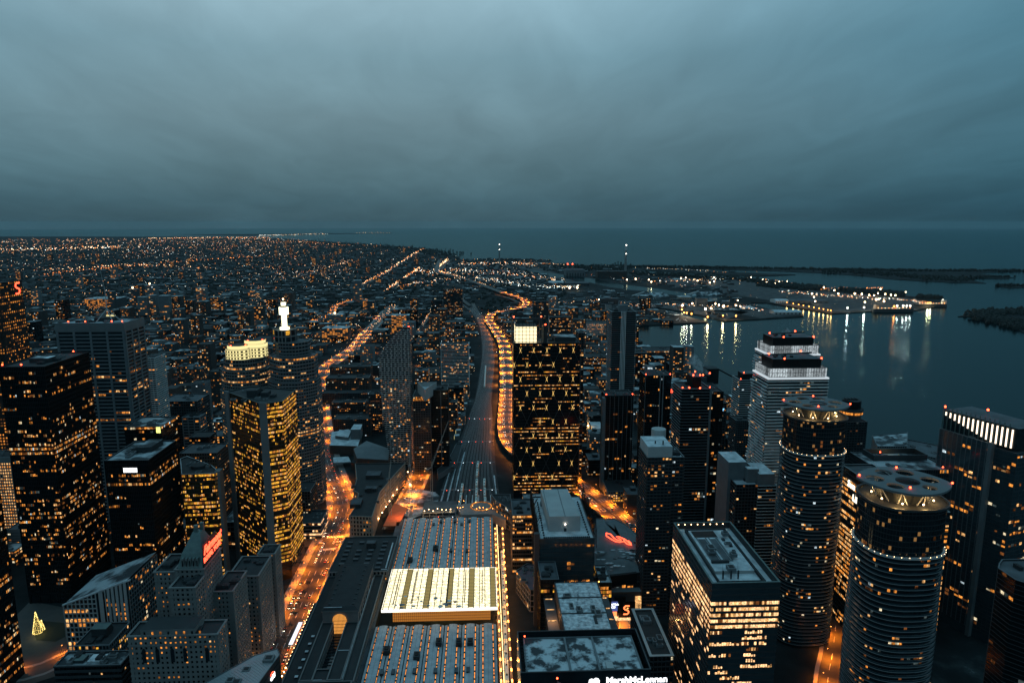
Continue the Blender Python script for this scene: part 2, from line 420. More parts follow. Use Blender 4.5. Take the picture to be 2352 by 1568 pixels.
ROOFS = {}
def roof_units(root, poly, h, n, m='dark_metal', big=1.):
    root = ROOFS.get(root.name, root)
    xs = [p[0] for p in poly]; ys = [p[1] for p in poly]; cx, cy = cen(poly)
    for _ in range(n):
        x = cx+(rnd.random()-.5)*(max(xs)-min(xs))*.6; y = cy+(rnd.random()-.5)*(max(ys)-min(ys))*.6
        a, b, c = (1.2+rnd.random()*2.2)*big, (1.2+rnd.random()*2.5)*big, 1.2+rnd.random()*1.8
        mb = MB(); mb.box(x-a, x+a, y-b, y+b, h-1.1, h-1.1+c, m); mb.box(x-a*.6, x+a*.6, y-b*.6, y+b*.6, h-1.1+c, h-.8+c, 'dark_roof'); mb.build('roof_unit', root)
def beacons(root, pts, r=1.0, m='red_beacon'):
    root = ROOFS.get(root.name, root)
    for x, y, z in pts:
        mb = MB(); mb.tube((x, y, z-2.4), (x, y, z), .15, .15, 'dark_metal', 5); mb.ball((x, y, z+r*.7), r, m, 8, 5); mb.build('beacon', root)

def tower(name, label, cat, poly, h, wall='dark_glass', roof='dark_roof', par=1.1, z0=0, group=None, units=0, fac=None, own=True, root=None, pw=.5, **kw):
    """a building: wall, roof with parapet, floor bands, piers, windows"""
    poly = ccw(poly); c = cen(poly)
    if own: claim(poly)
    root = root or thing(name, label, cat, (c[0], c[1], 0), group)
    mb = MB(); mb.prism(poly, z0, h, wall, cap=False); mb.build('wall', root)
    mb = MB(); i_ = inset(poly, pw)
    mb.ring(i_, inset(poly, -.05), h-.02, h+.12, kw.pop('cope', 'grey_slab'))
    n = len(poly)
    for k in range(n):
        q = (k+1) % n; mb.face([(*i_[q], h), (*i_[k], h), (*i_[k], h-par), (*i_[q], h-par)], 'dark_metal')
    mb.face([(x, y, h-par) for x, y in i_], roof); ro = mb.build('roof', root); ro['_w'] = list(root['_w']); ROOFS[root.name] = ro
    if units or name: roof_units(root, poly, h, units or 6, rnd.choice(('dark_metal', 'grey_slab', 'concrete')))
    if fac: facade(root, poly, z0+fac.pop('base', 0), h, **fac)
    return root
def F(fh=3.8, bw=3., pier=(.3, .25), band=(1., .3), **k): return dict(fh=fh, bw=bw, pier=pier, band=band, **k)

def outline(loops, ex=.15, m='white_sign'):
    """flat shape with holes, given thickness, as a mesh in its own x y plane"""
    cu = bpy.data.curves.new('c', 'CURVE'); cu.dimensions = '2D'; cu.fill_mode = 'BOTH'; cu.extrude = ex
    for lp in loops:
        s = cu.splines.new('POLY'); s.points.add(len(lp)-1); s.use_cyclic_u = True
        for k, p in enumerate(lp): s.points[k].co = (p[0], p[1], 0, 1)
    o = bpy.data.objects.new('c', cu); me = bpy.data.meshes.new_from_object(o); bpy.data.objects.remove(o); bpy.data.curves.remove(cu)
    me.materials.clear(); me.materials.append(MATS[m]); return me
def lettering(body, size, m, bold=.0, shear=0., ex=.1, align='LEFT'):
    cu = bpy.data.curves.new('t', 'FONT'); cu.body = body; cu.size = size; cu.offset = bold; cu.shear = shear; cu.extrude = ex; cu.align_x = align; cu.resolution_u = 3
    o = bpy.data.objects.new('t', cu); me = bpy.data.meshes.new_from_object(o); bpy.data.objects.remove(o); bpy.data.curves.remove(cu)
    me.materials.clear(); me.materials.append(MATS[m]); return me
def put(me, name, parent, at, right, up, label=None):
    """place a flat mesh: its x along right, its y along up"""
    r = Vector(right).normalized(); u = Vector(up).normalized(); n = r.cross(u)
    o = bpy.data.objects.new(name, me); COL.objects.link(o); o.parent = parent; w = Vector(parent['_w']); a = Vector(at)-w
    o.matrix_local = Matrix(((r.x, u.x, n.x, a.x), (r.y, u.y, n.y, a.y), (r.z, u.z, n.z, a.z), (0, 0, 0, 1)))
    if label: o['label'] = label
    return o
def stroke(pts, w):
    """outline of a thick line through pts"""
    l, r = [], []
    for i, p in enumerate(pts):
        a = Vector(pts[max(0, i-1)]); b = Vector(pts[min(len(pts)-1, i+1)]); d = (b-a).normalized(); n = Vector((-d.y, d.x))*(w/2)
        l.append((p[0]+n.x, p[1]+n.y)); r.append((p[0]-n.x, p[1]-n.y))
    return l+r[::-1]
def lamp(name, loc, power, col, r=.6, parent=None, spot=0):
    l = bpy.data.lights.new(name, 'SPOT' if spot else 'POINT')
    if spot: l.spot_size = math.radians(spot); l.spot_blend = 1.
    l.energy = power; l.color = col; l.shadow_soft_size = r
    o = bpy.data.objects.new(name, l); COL.objects.link(o)
    if parent is not None: o.parent = parent; o.location = Vector(loc)-Vector(parent['_w'])
    else: o.location = loc
    return o
mat('yard', (.006, .009, .010), (.045, .05, .053), .03, .9, sharp=.5, detail=9)
# ================================================================== the setting: ground, water, roads, rails
def sheet(name, poly, z, m, thick=0):
    from mathutils.geometry import tessellate_polygon
    poly = ccw(poly); tr = tessellate_polygon([[Vector((x, y, 0)) for x, y in poly]])
    mb = MB(); k = mb.mi(m); n = len(poly); mb.v = [(x, y, z) for x, y in poly]
    for f in tr:
        a, b, c = (Vector(poly[i]) for i in f)
        mb.f.append(tuple(f) if (b-a).cross(c-a) > 0 else tuple(f[::-1])); mb.m.append(k)
    if thick:
        mb.v += [(x, y, z-thick) for x, y in poly]
        for i in range(n):
            q = (i+1) % n; mb.f.append((n+i, n+q, q, i)); mb.m.append(k)
    return mb.build(name, kind='structure')
def px(z, *p): return [P(a, b, z) for a, b in p]

sheet('lake_water', [(46000*math.sin(a*math.pi/48), 46000*math.cos(a*math.pi/48)) for a in range(96)], -3, 'water')
MAIN = [(-30000, -400), (500, -400), (500, -100)]+px(0, (2352, 1150), (2160, 1085), (2000, 1045), (1900, 1010), (1760, 962), (1700, 925), (1665, 905), (1640, 882),
    (1570, 850), (1545, 832), (1475, 802), (1462, 792), (1440, 780), (1365, 765), (1371, 744), (1408, 748.5), (1461, 748), (1626, 739.5), (1624, 737.5), (1592, 730), (1526, 713), (1503, 706),
    (1503, 703), (1541, 710), (1600, 722), (1665, 736.5), (1750, 732), (1846, 726), (1845, 723), (1774, 711), (1724, 699), (1726, 695), (1761, 695), (1809, 703), (1909, 719.7), (2004, 714), (2104, 712),
    (2156, 702), (2176, 695), (2164, 685), (2113, 682), (2020, 672), (1926, 666), (1899, 662), (1759, 645), (1724, 641), (1640, 634), (1506, 629), (1460, 624),
    (1478, 620), (1560, 625), (1650, 630.5), (1747, 634), (1827, 630.5), (1740, 627), (1654, 623.5), (1560, 619), (1480, 615.5), (1500, 612.5), (1435, 611),
    (1380, 610), (1270, 605.5), (1215, 603), (1270, 599), (1258, 597.5), (1150, 594), (1060, 596), (1052, 590), (1040, 586), (1000, 575), (960, 570), (870, 562.5), (700, 551.5), (620, 546), (590, 544), (0, 543), (-300, 543))
sheet('land', MAIN, 0, 'land', 3)
ISLES = [
 px(0, (1500, 613.3), (1700, 614.5), (1900, 616), (2100, 617.5), (2500, 621), (2500, 624), (2300, 622.5), (2250, 628), (2330, 637), (2300, 640), (2200, 636), (2265, 650), (2180, 648), (2050, 641), (1981, 633), (1895, 627), (1759, 621.2), (1600, 617), (1500, 615)),
 px(0, (2200, 725.6), (2226, 722), (2262, 714), (2352, 710), (2500, 708), (2500, 800), (2352, 763), (2324, 748), (2276, 737), (2224, 727)),
 px(0, (2286, 656), (2310, 653), (2352, 654), (2480, 657), (2480, 664), (2352, 659), (2320, 661)),
 px(0, (560, 541.5), (655, 540.5), (750, 537.8), (900, 535.6), (900, 534.8), (740, 536), (600, 537.5), (400, 538.5))]
for q in ISLES: sheet('island', q, -.8, 'land', 3)
sheet('channel_water', px(0, (1216, 623), (1238, 627.5), (1286, 638), (1351, 648), (1393, 658), (1441, 665.5), (1481, 668.5), (1526, 675), (1586, 682.5), (1633, 690), (1663, 684), (1601, 677), (1518, 664), (1426, 653), (1366, 640.5), (1316, 634), (1223, 621)), .4, 'water')
sheet('basin_water', px(0, (1790, 690), (1850, 703), (1875, 700), (1815, 688)), .4, 'water')

def curve(pts, step=12):
    """smooth world polyline through pts, one point every step metres or so"""
    r = []; n = len(pts)
    for i in range(n-1):
        p0, p1, p2, p3 = (Vector(pts[max(0, min(n-1, i+k))]) for k in (-1, 0, 1, 2))
        m = max(2, int((p2-p1).length/step))
        for j in range(m):
            t = j/m; r.append(.5*((2*p1)+(p2-p0)*t+(2*p0-5*p1+4*p2-p3)*t*t+(3*p1-p0-3*p2+p3)*t**3))
    r.append(Vector(pts[-1])); return r
def normals(c):
    o = []
    for i in range(len(c)):
        d = (c[min(i+1, len(c)-1)]-c[max(i-1, 0)]).normalized(); o.append(Vector((-d.y, d.x)))
    return o
PATHS = []
def strip(mb, c, nrm, a, b, z0, z1, m):
    """slab following the curve between side offsets a and b"""
    n = len(c); i0 = len(mb.v); k = mb.mi(m)
    for p, q in zip(c, nrm):
        mb.v += [(p.x+q.x*a, p.y+q.y*a, z0), (p.x+q.x*a, p.y+q.y*a, z1), (p.x+q.x*b, p.y+q.y*b, z1), (p.x+q.x*b, p.y+q.y*b, z0)]
    for i in range(n-1):
        for r in range(3 if z0 < z1 else 0):
            mb.f.append((i0+i*4+r, i0+i*4+4+r, i0+i*4+5+r, i0+i*4+1+r)); mb.m.append(k)
        if z0 < z1:
            mb.f.append((i0+i*4+3, i0+i*4+7, i0+i*4+4, i0+i*4)); mb.m.append(k)
    return mb
def dashes(mb, c, nrm, off, z, w, on, gap, m='white_paint'):
    acc = 0
    for i in range(len(c)-1):
        L_ = (c[i+1]-c[i]).length
        if int(acc/(on+gap)) != int((acc+L_)/(on+gap)) or gap == 0:
            d = (c[i+1]-c[i]).normalized(); p = c[i]+nrm[i]*off; q = p+d*(on if gap else L_)
            x = nrm[i]*w/2; mb.face([(p.x-x.x, p.y-x.y, z), (q.x-x.x, q.y-x.y, z), (q.x+x.x, q.y+x.y, z), (p.x+x.x, p.y+x.y, z)], m)
        acc += L_
def road(name, pts, w, z=.06, m='asphalt', step=8, walk=0, lanes=(), mark=(9, 12), deck=False, world=False):
    c = curve(pts if world else px(z, *pts), step); nr = normals(c)
    mb = MB(); strip(mb, c, nr, -w/2, w/2, z-(1.4 if deck else .05), z, m)
    for l in lanes: dashes(mb, c, nr, l, z+.02, .5 if deck else .3, mark[0], mark[1])
    mb.build(name, kind='structure')
    if walk:
        k = MB(); strip(k, c, nr, w/2+.01, w/2+walk, z-.05, z+.14, 'pavement'); strip(k, c, nr, -w/2-walk, -w/2-.01, z-.05, z+.14, 'pavement'); k.build('pavement', kind='structure')
    PATHS.append((c, w/2+walk)); return c, nr

FRONT = road('front_street', [(560, 1700), (618, 1568), (678, 1420), (722, 1320), (752, 1255), (778, 1200), (787, 1150), (764, 1095), (748, 1045), (739, 1000), (733, 940), (733, 885), (744, 850), (778, 822), (812, 800), (838, 768), (862, 745), (885, 717), (905, 702)], 24, walk=8, lanes=(-6, 0, 6))
ESPL = road('esplanade', [(905, 1215), (935, 1150), (960, 1100), (972, 1060), (975, 1010), (985, 960), (1010, 915), (1030, 880), (1050, 820)], 20, walk=4, lanes=(0,))
CROSS = road('cross_street', [(620, 1252), (700, 1246), (760, 1243), (830, 1239), (905, 1236)], 20, z=.10, walk=0)
YORK = road('plaza_street', [(-60, 1560), (60, 1545), (130, 1520), (230, 1470), (300, 1440)], 14, walk=3)
WEST = road('queens_quay', [(1905, 1700), (1915, 1560), (1925, 1500), (1935, 1400)], 22, walk=3, lanes=(-4, 4))
BAY = road('bay_street', [(1435, 1480), (1440, 1410), (1446, 1360), (1452, 1330)], 20, walk=3, lanes=(-4,))
GARD = road('expressway_deck', [(1010, 560+37), (1003, 621), (1018, 629), (1060, 638), (1110, 655), (1150, 670), (1190, 682), (1208, 695), (1198, 706), (1160, 713), (1130, 721), (1124, 736), (1140, 760), (1157, 790), (1163, 840), (1166, 900), (1168, 1000), (1225, 1060), (1310, 1105), (1390, 1165), (1470, 1235), (1560, 1320), (1640, 1400)], 32, z=9, deck=True, lanes=(-11, -7.3, -3.6, 3.6, 7.3, 11), mark=(10, 16))
LAKE = road('lakeshore_road', [(1225, 1105), (1330, 1145), (1400, 1200), (1470, 1270), (1560, 1360)], 16, z=.06, lanes=(-3, 3))
RAMP = road('expressway_ramp', [(1080, 702), (1062, 683), (1110, 678), (1160, 682), (1196, 697)], 16, z=7, deck=True, lanes=(0,))
DON = road('parkway_road', [(845, 688), (812, 690), (782, 697), (768, 706), (765, 716), (760, 726), (738, 732), (700, 740)], 26, z=5, deck=True, lanes=(0,))
DON2 = road('parkway_link', [(845, 690), (838, 700), (815, 712), (795, 722)], 14, z=4.2, deck=True, lanes=())
EAST = road('eastern_avenue', [(1003, 622), (1025, 606), (1035, 597)], 30, z=.2, lanes=())
for nm, pts, w in (('queen_street', [(885, 668), (912, 650), (946, 628), (960, 617)], 22), ('gerrard_street', [(830, 655), (880, 630), (930, 597), (970, 573)], 22), ('dundas_street', [(640, 640), (720, 622), (800, 600)], 22),
                   ('parliament_street', [(955, 765), (975, 740), (990, 715)], 14), ('cherry_street', [(1110, 735), (1090, 705), (1085, 690)], 14),
                   ('sumach_street', [(1095, 930), (1108, 880), (1118, 850)], 8), ('villiers_street', [(1230, 700), (1330, 706), (1440, 705), (1500, 700)], 12), ('unwin_avenue', [(1520, 668), (1620, 672), (1720, 682), (1800, 690)], 12)):
    road(nm, pts, w, z=.06, step=40)
# expressway parapets, columns
for (c, nr), w, z in ((GARD, 32, 9), (RAMP, 16, 7), (DON, 26, 5)):
    mb = MB()
    for s in (-1, 1): a, b = sorted((s*w/2, s*(w/2-.5))); strip(mb, c, nr, a, b, z-1.3, z+1., 'concrete')
    mb2 = strip(MB(), c, nr, -.3, .3, z+.03, z+.9, 'concrete'); mb2.build('median_barrier', kind='structure')
    mb.build('parapet_barrier', kind='structure')
for i in range(4, len(GARD[0]), 3):
    p, q = GARD[0][i], GARD[1][i]
    if p.length > 2500: continue
    mb = MB()
    for s in (-11, 11): mb.prism([(p.x+q.x*s-1, p.y+q.y*s-1), (p.x+q.x*s+1, p.y+q.y*s-1), (p.x+q.x*s+1, p.y+q.y*s+1), (p.x+q.x*s-1, p.y+q.y*s+1)], 0, 6.2, 'concrete')
    t = Vector((-q.y, q.x)); a = p-q*15.5-t*.8
    mb.obox((a.x, a.y, 6.2), (q.x, q.y, 0), (t.x, t.y, 0), (0, 0, 1), 31, 1.6, 1.38, 'concrete')
    mb.build('bridge_pier', kind='structure')
# crossings
mb = MB(); o = CROSS[0][0]
for (x0, y0), (x1, y1), n, lx in (((722, 1254), (737, 1240), 10, 0), ((796, 1252), (806, 1236), 10, 0), ((742, 1262), (770, 1259), 10, 1), ((752, 1234), (786, 1231), 10, 1)):
    a = Vector(P(x0, y0)); b = Vector(P(x1, y1))
    for k in range(n):
        p = a.lerp(b, k/(n-1))
        if lx: mb.face([(p.x, p.y-2, .2), (p.x+.9, p.y-2, .2), (p.x+.9, p.y+2, .2), (p.x, p.y+2, .2)], 'white_paint')
        else: mb.face([(p.x-2, p.y, .2), (p.x+2, p.y, .2), (p.x+2, p.y+.9, .2), (p.x-2, p.y+.9, .2)], 'white_paint')
mb.build('crosswalk_paint', kind='structure')

# port yards
for q in (((1503, 704), (1560, 696), (1660, 706), (1720, 716), (1665, 734), (1600, 720)), ((1660, 706), (1740, 706), (1840, 722), (1750, 730), (1690, 720)), ((1765, 694), (1870, 668), (2080, 684), (2150, 700), (2000, 711), (1910, 716)), ((1610, 645), (1740, 640), (1830, 655), (1870, 668), (1770, 690), (1640, 668)), ((1520, 640), (1600, 640), (1610, 655), (1540, 660)), ((940, 612), (1040, 604), (1240, 612), (1330, 650), (1240, 662), (1040, 634))):
    sheet('port_yard', px(0, *q), .12, 'yard')
# rail corridor: ballast, rails, fanning out in front of the train shed
RC = curve(px(.3, (1065, 1260), (1075, 1180), (1084, 1080), (1100, 980), (1115, 880), (1121, 810), (1112, 750), (1090, 715), (1062, 700), (1010, 690)), 15); RN = normals(RC)
def cw(i):
    y = RC[i].length
    return 44 if y < 760 else max(17, 42-(y-760)*.046)
mb = MB(); k = mb.mi('ballast'); n = len(RC)
for i in range(n):
    for s in (-1, 1): p = RC[i]+RN[i]*s*cw(i); mb.v.append((p.x, p.y, .3))
for i in range(n-1): mb.f.append((2*i+1, 2*i+3, 2*i+2, 2*i)); mb.m.append(k)
mb.build('rail_bed', kind='structure'); k_ = [i for i in range(n) if RC[i].length < 1050][-1]; PATHS.append((RC[:k_], 46)); PATHS.append((RC[k_:], 22))
mb = MB()
for t in range(13):
    fr = (t-6)/6.6
    for g in (-.72, .72):
        pts = [RC[i]+RN[i]*(fr*cw(i)*(.92+.05*math.sin(i*.23+t))+g) for i in range(n)]
        for i in range(n-1):
            a, b, x = pts[i], pts[i+1], RN[i]*.12
            mb.face([(a.x-x.x, a.y-x.y, .45), (b.x-x.x, b.y-x.y, .45), (b.x+x.x, b.y+x.y, .45), (a.x+x.x, a.y+x.y, .45)][::-1], 'rail_steel')
mb.build('rails', kind='structure')
mat('ballast_dark', (.006, .008, .009), (.012, .014, .015), .3, .95); mat('ballast_pale', (.022, .026, .028), (.011, .013, .014), .06, .95, sharp=.3)
for nm_, t0, hw, zz_, m_ in (('track_bed', 0, 1.5, .36, 'ballast_dark'), ('cess', .5, .8, .34, 'ballast_pale')):
    mb = MB()
    for t in range(13 if not t0 else 12):
        fr = (t+t0-6)/6.6
        pts = [RC[i]+RN[i]*(fr*cw(i)*(.92+.05*math.sin(i*.23+t))) for i in range(n)]
        for i in range(n-1):
            x = RN[i]*hw*cw(i)/44; a, b = pts[i], pts[i+1]; mb.face([(a.x+x.x, a.y+x.y, zz_), (b.x+x.x, b.y+x.y, zz_), (b.x-x.x, b.y-x.y, zz_), (a.x-x.x, a.y-x.y, zz_)], m_)
    mb.build(nm_, kind='structure')
# snow lying between the tracks
mb = MB()
for t in range(10):
    fr = (t-4.5)/5; i0 = rnd.randint(2, 12); i1 = i0+rnd.randint(4, 12)
    for i in range(i0, min(i1, n-2)):
        a, b = RC[i]+RN[i]*fr*cw(i), RC[i+1]+RN[i+1]*fr*cw(i+1); x = RN[i]*(.5+rnd.random()*.5)
        mb.face([(a.x-x.x, a.y-x.y, .38), (b.x-x.x, b.y-x.y, .38), (b.x+x.x, b.y+x.y, .38), (a.x+x.x, a.y+x.y, .38)][::-1], 'snow_light')
mb.build('snow_strips', kind='structure')
# ================================================================== the named towers, left side
def sc_S(root, at, right, up, size, m='red_neon'):
    """the bent ribbon letter S with a globe behind it"""
    s = size; pts = [(.95, 1.), (.35, 1.), (.12, .85), (.1, .68), (.25, .57), (.7, .45), (.85, .33), (.82, .14), (.6, 0.), (0., 0.)]
    put(outline([stroke([(x*s*.7, y*s) for x, y in pts], s*.15)], .2, m), 'letter', root, at, right, up)
    c = (.34*s, .5*s); r = .13*s
    pass

# red granite tower
b = P(49, 643, 275); p = [(b[0]-46, b[1]-44), (b[0], b[1]-44), b, (b[0]-46, b[1])]; t = tower('office_tower', 'red granite skyscraper with orange window grid and a glowing red S near its roof corner', 'skyscraper', p, 275, 'granite', fac=F(3.95, 3.6, (1.5, .35), (1.7, .36), lit_p=1.1, pal=(('amber_room', 8), ('dim_room', 2)), pm='granite', bm='granite', nwin=100, groups=1.2))
b = p[1]; sc_S(t, (b[0]+.6, b[1]+30, 259), (0, 1, 0), (0, 0, 1), 13)
beacons(t, [(b[0]-4, b[1]+2, 276), (b[0]-24, b[1]+2, 276)], .8)
# black tower
p = R(-2, 100, 842, 223, back=(221, 808)); row = {k: 0.0 for k in (0, 1, 26, 27, 44, 45, 52, 53, 54)}; row.update({33: .95, 34: .97, 35: .5, 40: .3, 18: .45, 19: .4, 12: .3, 15: .5, 37: .35, 9: .5, 46: .35})
t = tower('office_tower', 'broad black steel tower with two fully lit floors, the tallest block beside the plaza', 'skyscraper', p, 223, 'black_glass', fac=F(4., 1.55, (.22, .3), (1.25, .1), base=9, lit_p=.17, row=row, pm='black_steel', bm='black_steel', nwin=100, pal=PAL_OFFICE, groups=3.), units=0, cope='black_steel')
x0, x1, y0, y1 = p[0][0], p[1][0], p[0][1], p[2][1]
mb = MB(); mb.box(x0+12, x1-10, y0+22, y0+34, 221.9, 226, 'dark_metal', 'snow_roof'); mb.build('roof_unit', t); roof_units(t, p, 223, 4)
beacons(t, [(x0+18, y0+2, 224), (x1-12, y1-4, 224), (x0+2, y0+2, 224)], .7)
mb = MB(); [mb.box(x, x+.9, y0-.6, y0+.3, 0, 9, 'black_steel') for x in (x0+1, x0+9, x0+18, x0+27, x1-2)]; mb.box(x0+3, x1-3, y0+2, y0+2.2, .3, 8, 'warm_room'); mb.build('lobby', t)
# grey banded tower with mast
p = R(129, 282, 742, 239, back=(321, 729)); c = cen(p)
row = {52: .0, 53: 0, 54: 0}; row.update({30: .6, 8: .7, 9: .7, 38: .3})
t = tower('office_tower', 'grey skyscraper with broad bays of banded floors and a mast on four splayed legs', 'skyscraper', p, 239, 'dark_glass', fac=F(4.05, 3.9, (0, 0), (1.35, .5), base=6, lit_p=.07, row=row, top=9, bm='grey_slab', nwin=100, groups=3.5, pal=(('warm_room', 2), ('amber_room', 3), ('dim_room', 5))), roof='patchy_roof', cope='concrete')
mb = MB(); i_ = p; o_ = inset(p, -.62); mb.ring(i_, o_, 229.5, 239.1, 'concrete'); mb.build('crown_band', t)
mb = MB()
for a, b_, nb in ((p[0], p[1], 4), (p[1], p[2], 3), (p[3], p[0], 3)):
    A, B = Vector(a), Vector(b_); d = (B-A); L_ = d.length; d /= L_; nn = (d.y, -d.x, 0)
    for k in range(nb+1):
        q = A+d*((L_-2.2)*k/nb); mb.obox((q.x, q.y, 0), (d.x, d.y, 0), nn, (0, 0, 1), 2.2, .8, 229.4, 'grey_slab')
mb.build('columns', t)
mx_, my_ = c; mx_ += 8; mb = MB()
for a, b_ in ((-9, -7), (9, -7), (-9, 8), (9, 8)): mb.tube((mx_+a, my_+b_, 238), (mx_, my_, 252), .6, .5, 'pale_concrete')
mb.tube((mx_, my_, 250), (mx_, my_, 272), .6, .4, 'pale_concrete'); mb.tube((mx_, my_, 272), (mx_-3.5, my_, 300), .35, .12, 'pale_concrete'); mb.build('mast', t)
mb = MB(); mb.box(mx_-14, mx_+6, my_-2, my_+12, 237.8, 242, 'dark_metal', 'dark_roof'); mb.box(mx_-8, mx_+2, my_+12.1, my_+13, 242, 243.2, 'cream_flood'); mb.build('roof_unit', t); roof_units(t, p, 239, 5)
beacons(t, [(p[1][0]-14, p[1][1]+3, 240), (p[1][0]-3, p[1][1]+3, 240), (p[0][0]+12, p[0][1]+3, 240), (p[0][0]+30, p[0][1]+3, 240)], .7)
# slim condo behind it
p = R(331, 354, 822, 165, d=30); tower('condo_tower', 'slim pale condominium tower with rippled balconies right behind the grey banded skyscraper', 'condominium tower', p, 165, 'dark_glass', fac=F(3., 4., (.5, .8), (1.1, 1.), lit_p=.16, pal=PAL_HOME, pm='pale_concrete', bm='white_slab', nwin=40), roof='grey_roof')
# second black tower
p = R(240, 339, 1056.5, 142, back=(406, 1011)); row = {k: 0 for k in (30, 31, 32, 33, 34)}; row.update({29: .7, 28: .35, 27: .95, 22: .12, 8: .6, 16: .05})
t = tower('office_tower', 'black steel tower with two amber floors just under its top and a frosted flat roof', 'office tower', p, 142, 'black_glass', 'patchy_roof', fac=F(4., 1.6, (.22, .3), (1.3, .1), base=8, lit_p=.07, row=row, pm='black_steel', bm='black_steel', nwin=100, groups=3.), cope='grey_slab')
x0, x1, y0, y1 = p[0][0], p[1][0], p[0][1], p[2][1]
mb = MB()
for k in range(7): mb.box(x0+16+k*1.7, x0+17.3+k*1.7, y0-.5, y0-.2, 131, 135, 'white_sign')
mb.build('louvre_sign', t)
mb = MB(); mb.prism([(x0+17, y0+22), (x1-8, y0+24), (x1-8, y1-8), (x0+17, y1-8)], 140.9, 146, 'dark_metal', 'patchy_roof'); mb.build('roof_unit', t); roof_units(t, p, 142, 7, big=.7)
# pale stone block with all windows lit
p = R(-70, 27, 1050, 95, d=25); tower('office_block', 'pale stone office slab with a full grid of lit windows at the left edge', 'office block', p, 95, 'dark_glass', fac=F(3.5, 2.6, (.9, .4), (1.3, .41), base=12, lit_p=.85, row={k: .97 for k in range(26)}, pm='limestone', bm='limestone', nwin=100, groups=3, pal=(('warm_room', 6), ('amber_room', 2)), top=6))
# dark corner tower
q = P(57, 1546, 0); p = [(q[0]-40, q[1]-62), (q[0], q[1]-62), (q[0], q[1]), (q[0]-40, q[1])]
tower('office_tower', 'black tower cut off by the left edge, with slanting rows of amber windows', 'office tower', p, 148, 'black_glass', fac=F(4., 1.6, (.22, .3), (1.3, .1), base=6, lit_p=.3, full=.12, pm='black_steel', bm='black_steel', nwin=100, groups=3.))
# black tower beyond the plaza
p = R(215, 305, 1020, 128, d=40); p = [(x, y+60) for x, y in p]
t = tower('office_block', 'dark low block with a green sign box, between the black tower and the banded skyscraper', 'office block', p, 128, 'black_glass', 'patchy_roof', fac=F(4., 3., (.3, .2), (1.2, .2), lit_p=.1, full=.08, pm='black_steel', bm='black_steel', nwin=20))
x, y = P(306, 1000, 128); mb = MB(); mb.box(p[1][0]-5, p[1][0]-.8, p[1][1]-1, p[1][1]-.4, 121, 127.5, 'yellow_sign'); mb.build('sign_box', t)

# stepped round-shouldered tower with floodlit crown
def octo(cx, cy, a, b, k=.3):
    return [(cx-a*k, cy-b), (cx+a*k, cy-b), (cx+a*.72, cy-b*.72), (cx+a, cy-b*k), (cx+a, cy+b*k), (cx+a*.72, cy+b*.72), (cx+a*k, cy+b), (cx-a*k, cy+b), (cx-a*.72, cy+b*.72), (cx-a, cy+b*k), (cx-a, cy-b*k), (cx-a*.72, cy-b*.72)]
x0, y0 = P(485, 830, 180); x1, _ = P(600, 830, 180); cx, cyy = (x0+x1)/2, y0+30
t = thing('office_tower', 'stepped beige tower with a floodlit cream crown, left of the glowing spire', 'skyscraper', (cx, cyy, 0))
A = (x1-x0)/2
for k, (z0, z1, s, lp) in enumerate(((0, 140, 1., .3), (140, 166, .93, .6), (166, 180, .80, .6))):
    tower('', '', '', octo(cx, cyy, A*s, A*.95*s), z1, 'dark_glass', z0=z0, root=t, own=k == 0, roof='grey_roof', fac=F(3.7, 3.3, (.5, .3), (1.6, .35), lit_p=lp, full=.06, pm='limestone', bm='limestone', nwin=(60, 30, 10)[k], pal=(('warm_room', 5), ('amber_room', 2), ('dim_room', 2))))
for dx, dy, z1 in ((-A*.18, -6, 196), (A*.35, 9, 200)):
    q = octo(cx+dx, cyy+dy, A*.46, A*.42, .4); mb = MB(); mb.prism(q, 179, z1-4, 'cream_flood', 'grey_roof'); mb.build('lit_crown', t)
    mb = MB()
    for z in (182.6, 187, 191): mb.ring(inset(q, -.02), inset(q, -.4), z, z+.5, 'limestone')
    for i in range(12):
        a, b_ = Vector(q[i]), Vector(q[(i+1) % 12]); d = (b_-a); L_ = d.length; d /= L_; nb = max(1, int(L_/3.4))
        for j in range(nb):
            for z in (179.9, 184, 188):
                c_ = a+d*(L_*(j+.25)/nb); mb.obox((c_.x, c_.y, z), (d.x, d.y, 0), (d.y, -d.x, 0), (0, 0, 1), L_/nb*.5, .3, 2.3, 'black_glass')
    mb.build('crown_windows', t)
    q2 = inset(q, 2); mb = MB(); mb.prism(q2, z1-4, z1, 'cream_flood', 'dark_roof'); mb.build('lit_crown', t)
    beacons(t, [(q[0][0], q[0][1]+3, z1), (q[3][0]-3, q[3][1], z1)], .8)
# spire tower
x0, y0 = P(602, 830, 185); x1, _ = P(715, 830, 185); cx, cyy = (x0+x1)/2, y0+30; A = (x1-x0)/2
t = thing('office_tower', 'faceted dark tower topped by the blazing white and yellow spire', 'skyscraper', (cx, cyy, 0))
for k, (z0, z1, s, lp) in enumerate(((0, 158, .99, .26), (158, 188, .90, .34), (188, 205, .66, .2))):
    tower('', '', '', octo(cx, cyy, A*s, A*s, .38), z1, 'dark_glass', z0=z0, root=t, own=k == 0, roof='grey_roof', fac=F(3.9, 3.6, (.5, .4), (1.8, .5), lit_p=lp, full=.05, pm='concrete', bm='concrete', nwin=(80, 20, 10, 4)[k], pal=(('warm_room', 4), ('amber_room', 4), ('dim_room', 3))))
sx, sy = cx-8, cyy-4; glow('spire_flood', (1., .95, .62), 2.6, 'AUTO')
tower('', '', '', octo(sx, sy, 13, 13), 220, 'dark_glass', z0=204, root=t, own=False, roof='grey_roof', fac=F(5.5, 5, (1.2, .4), (1.6, .41), lit_p=.6, pm='limestone', bm='limestone', nwin=12, pal=(('gold_room', 1),)))
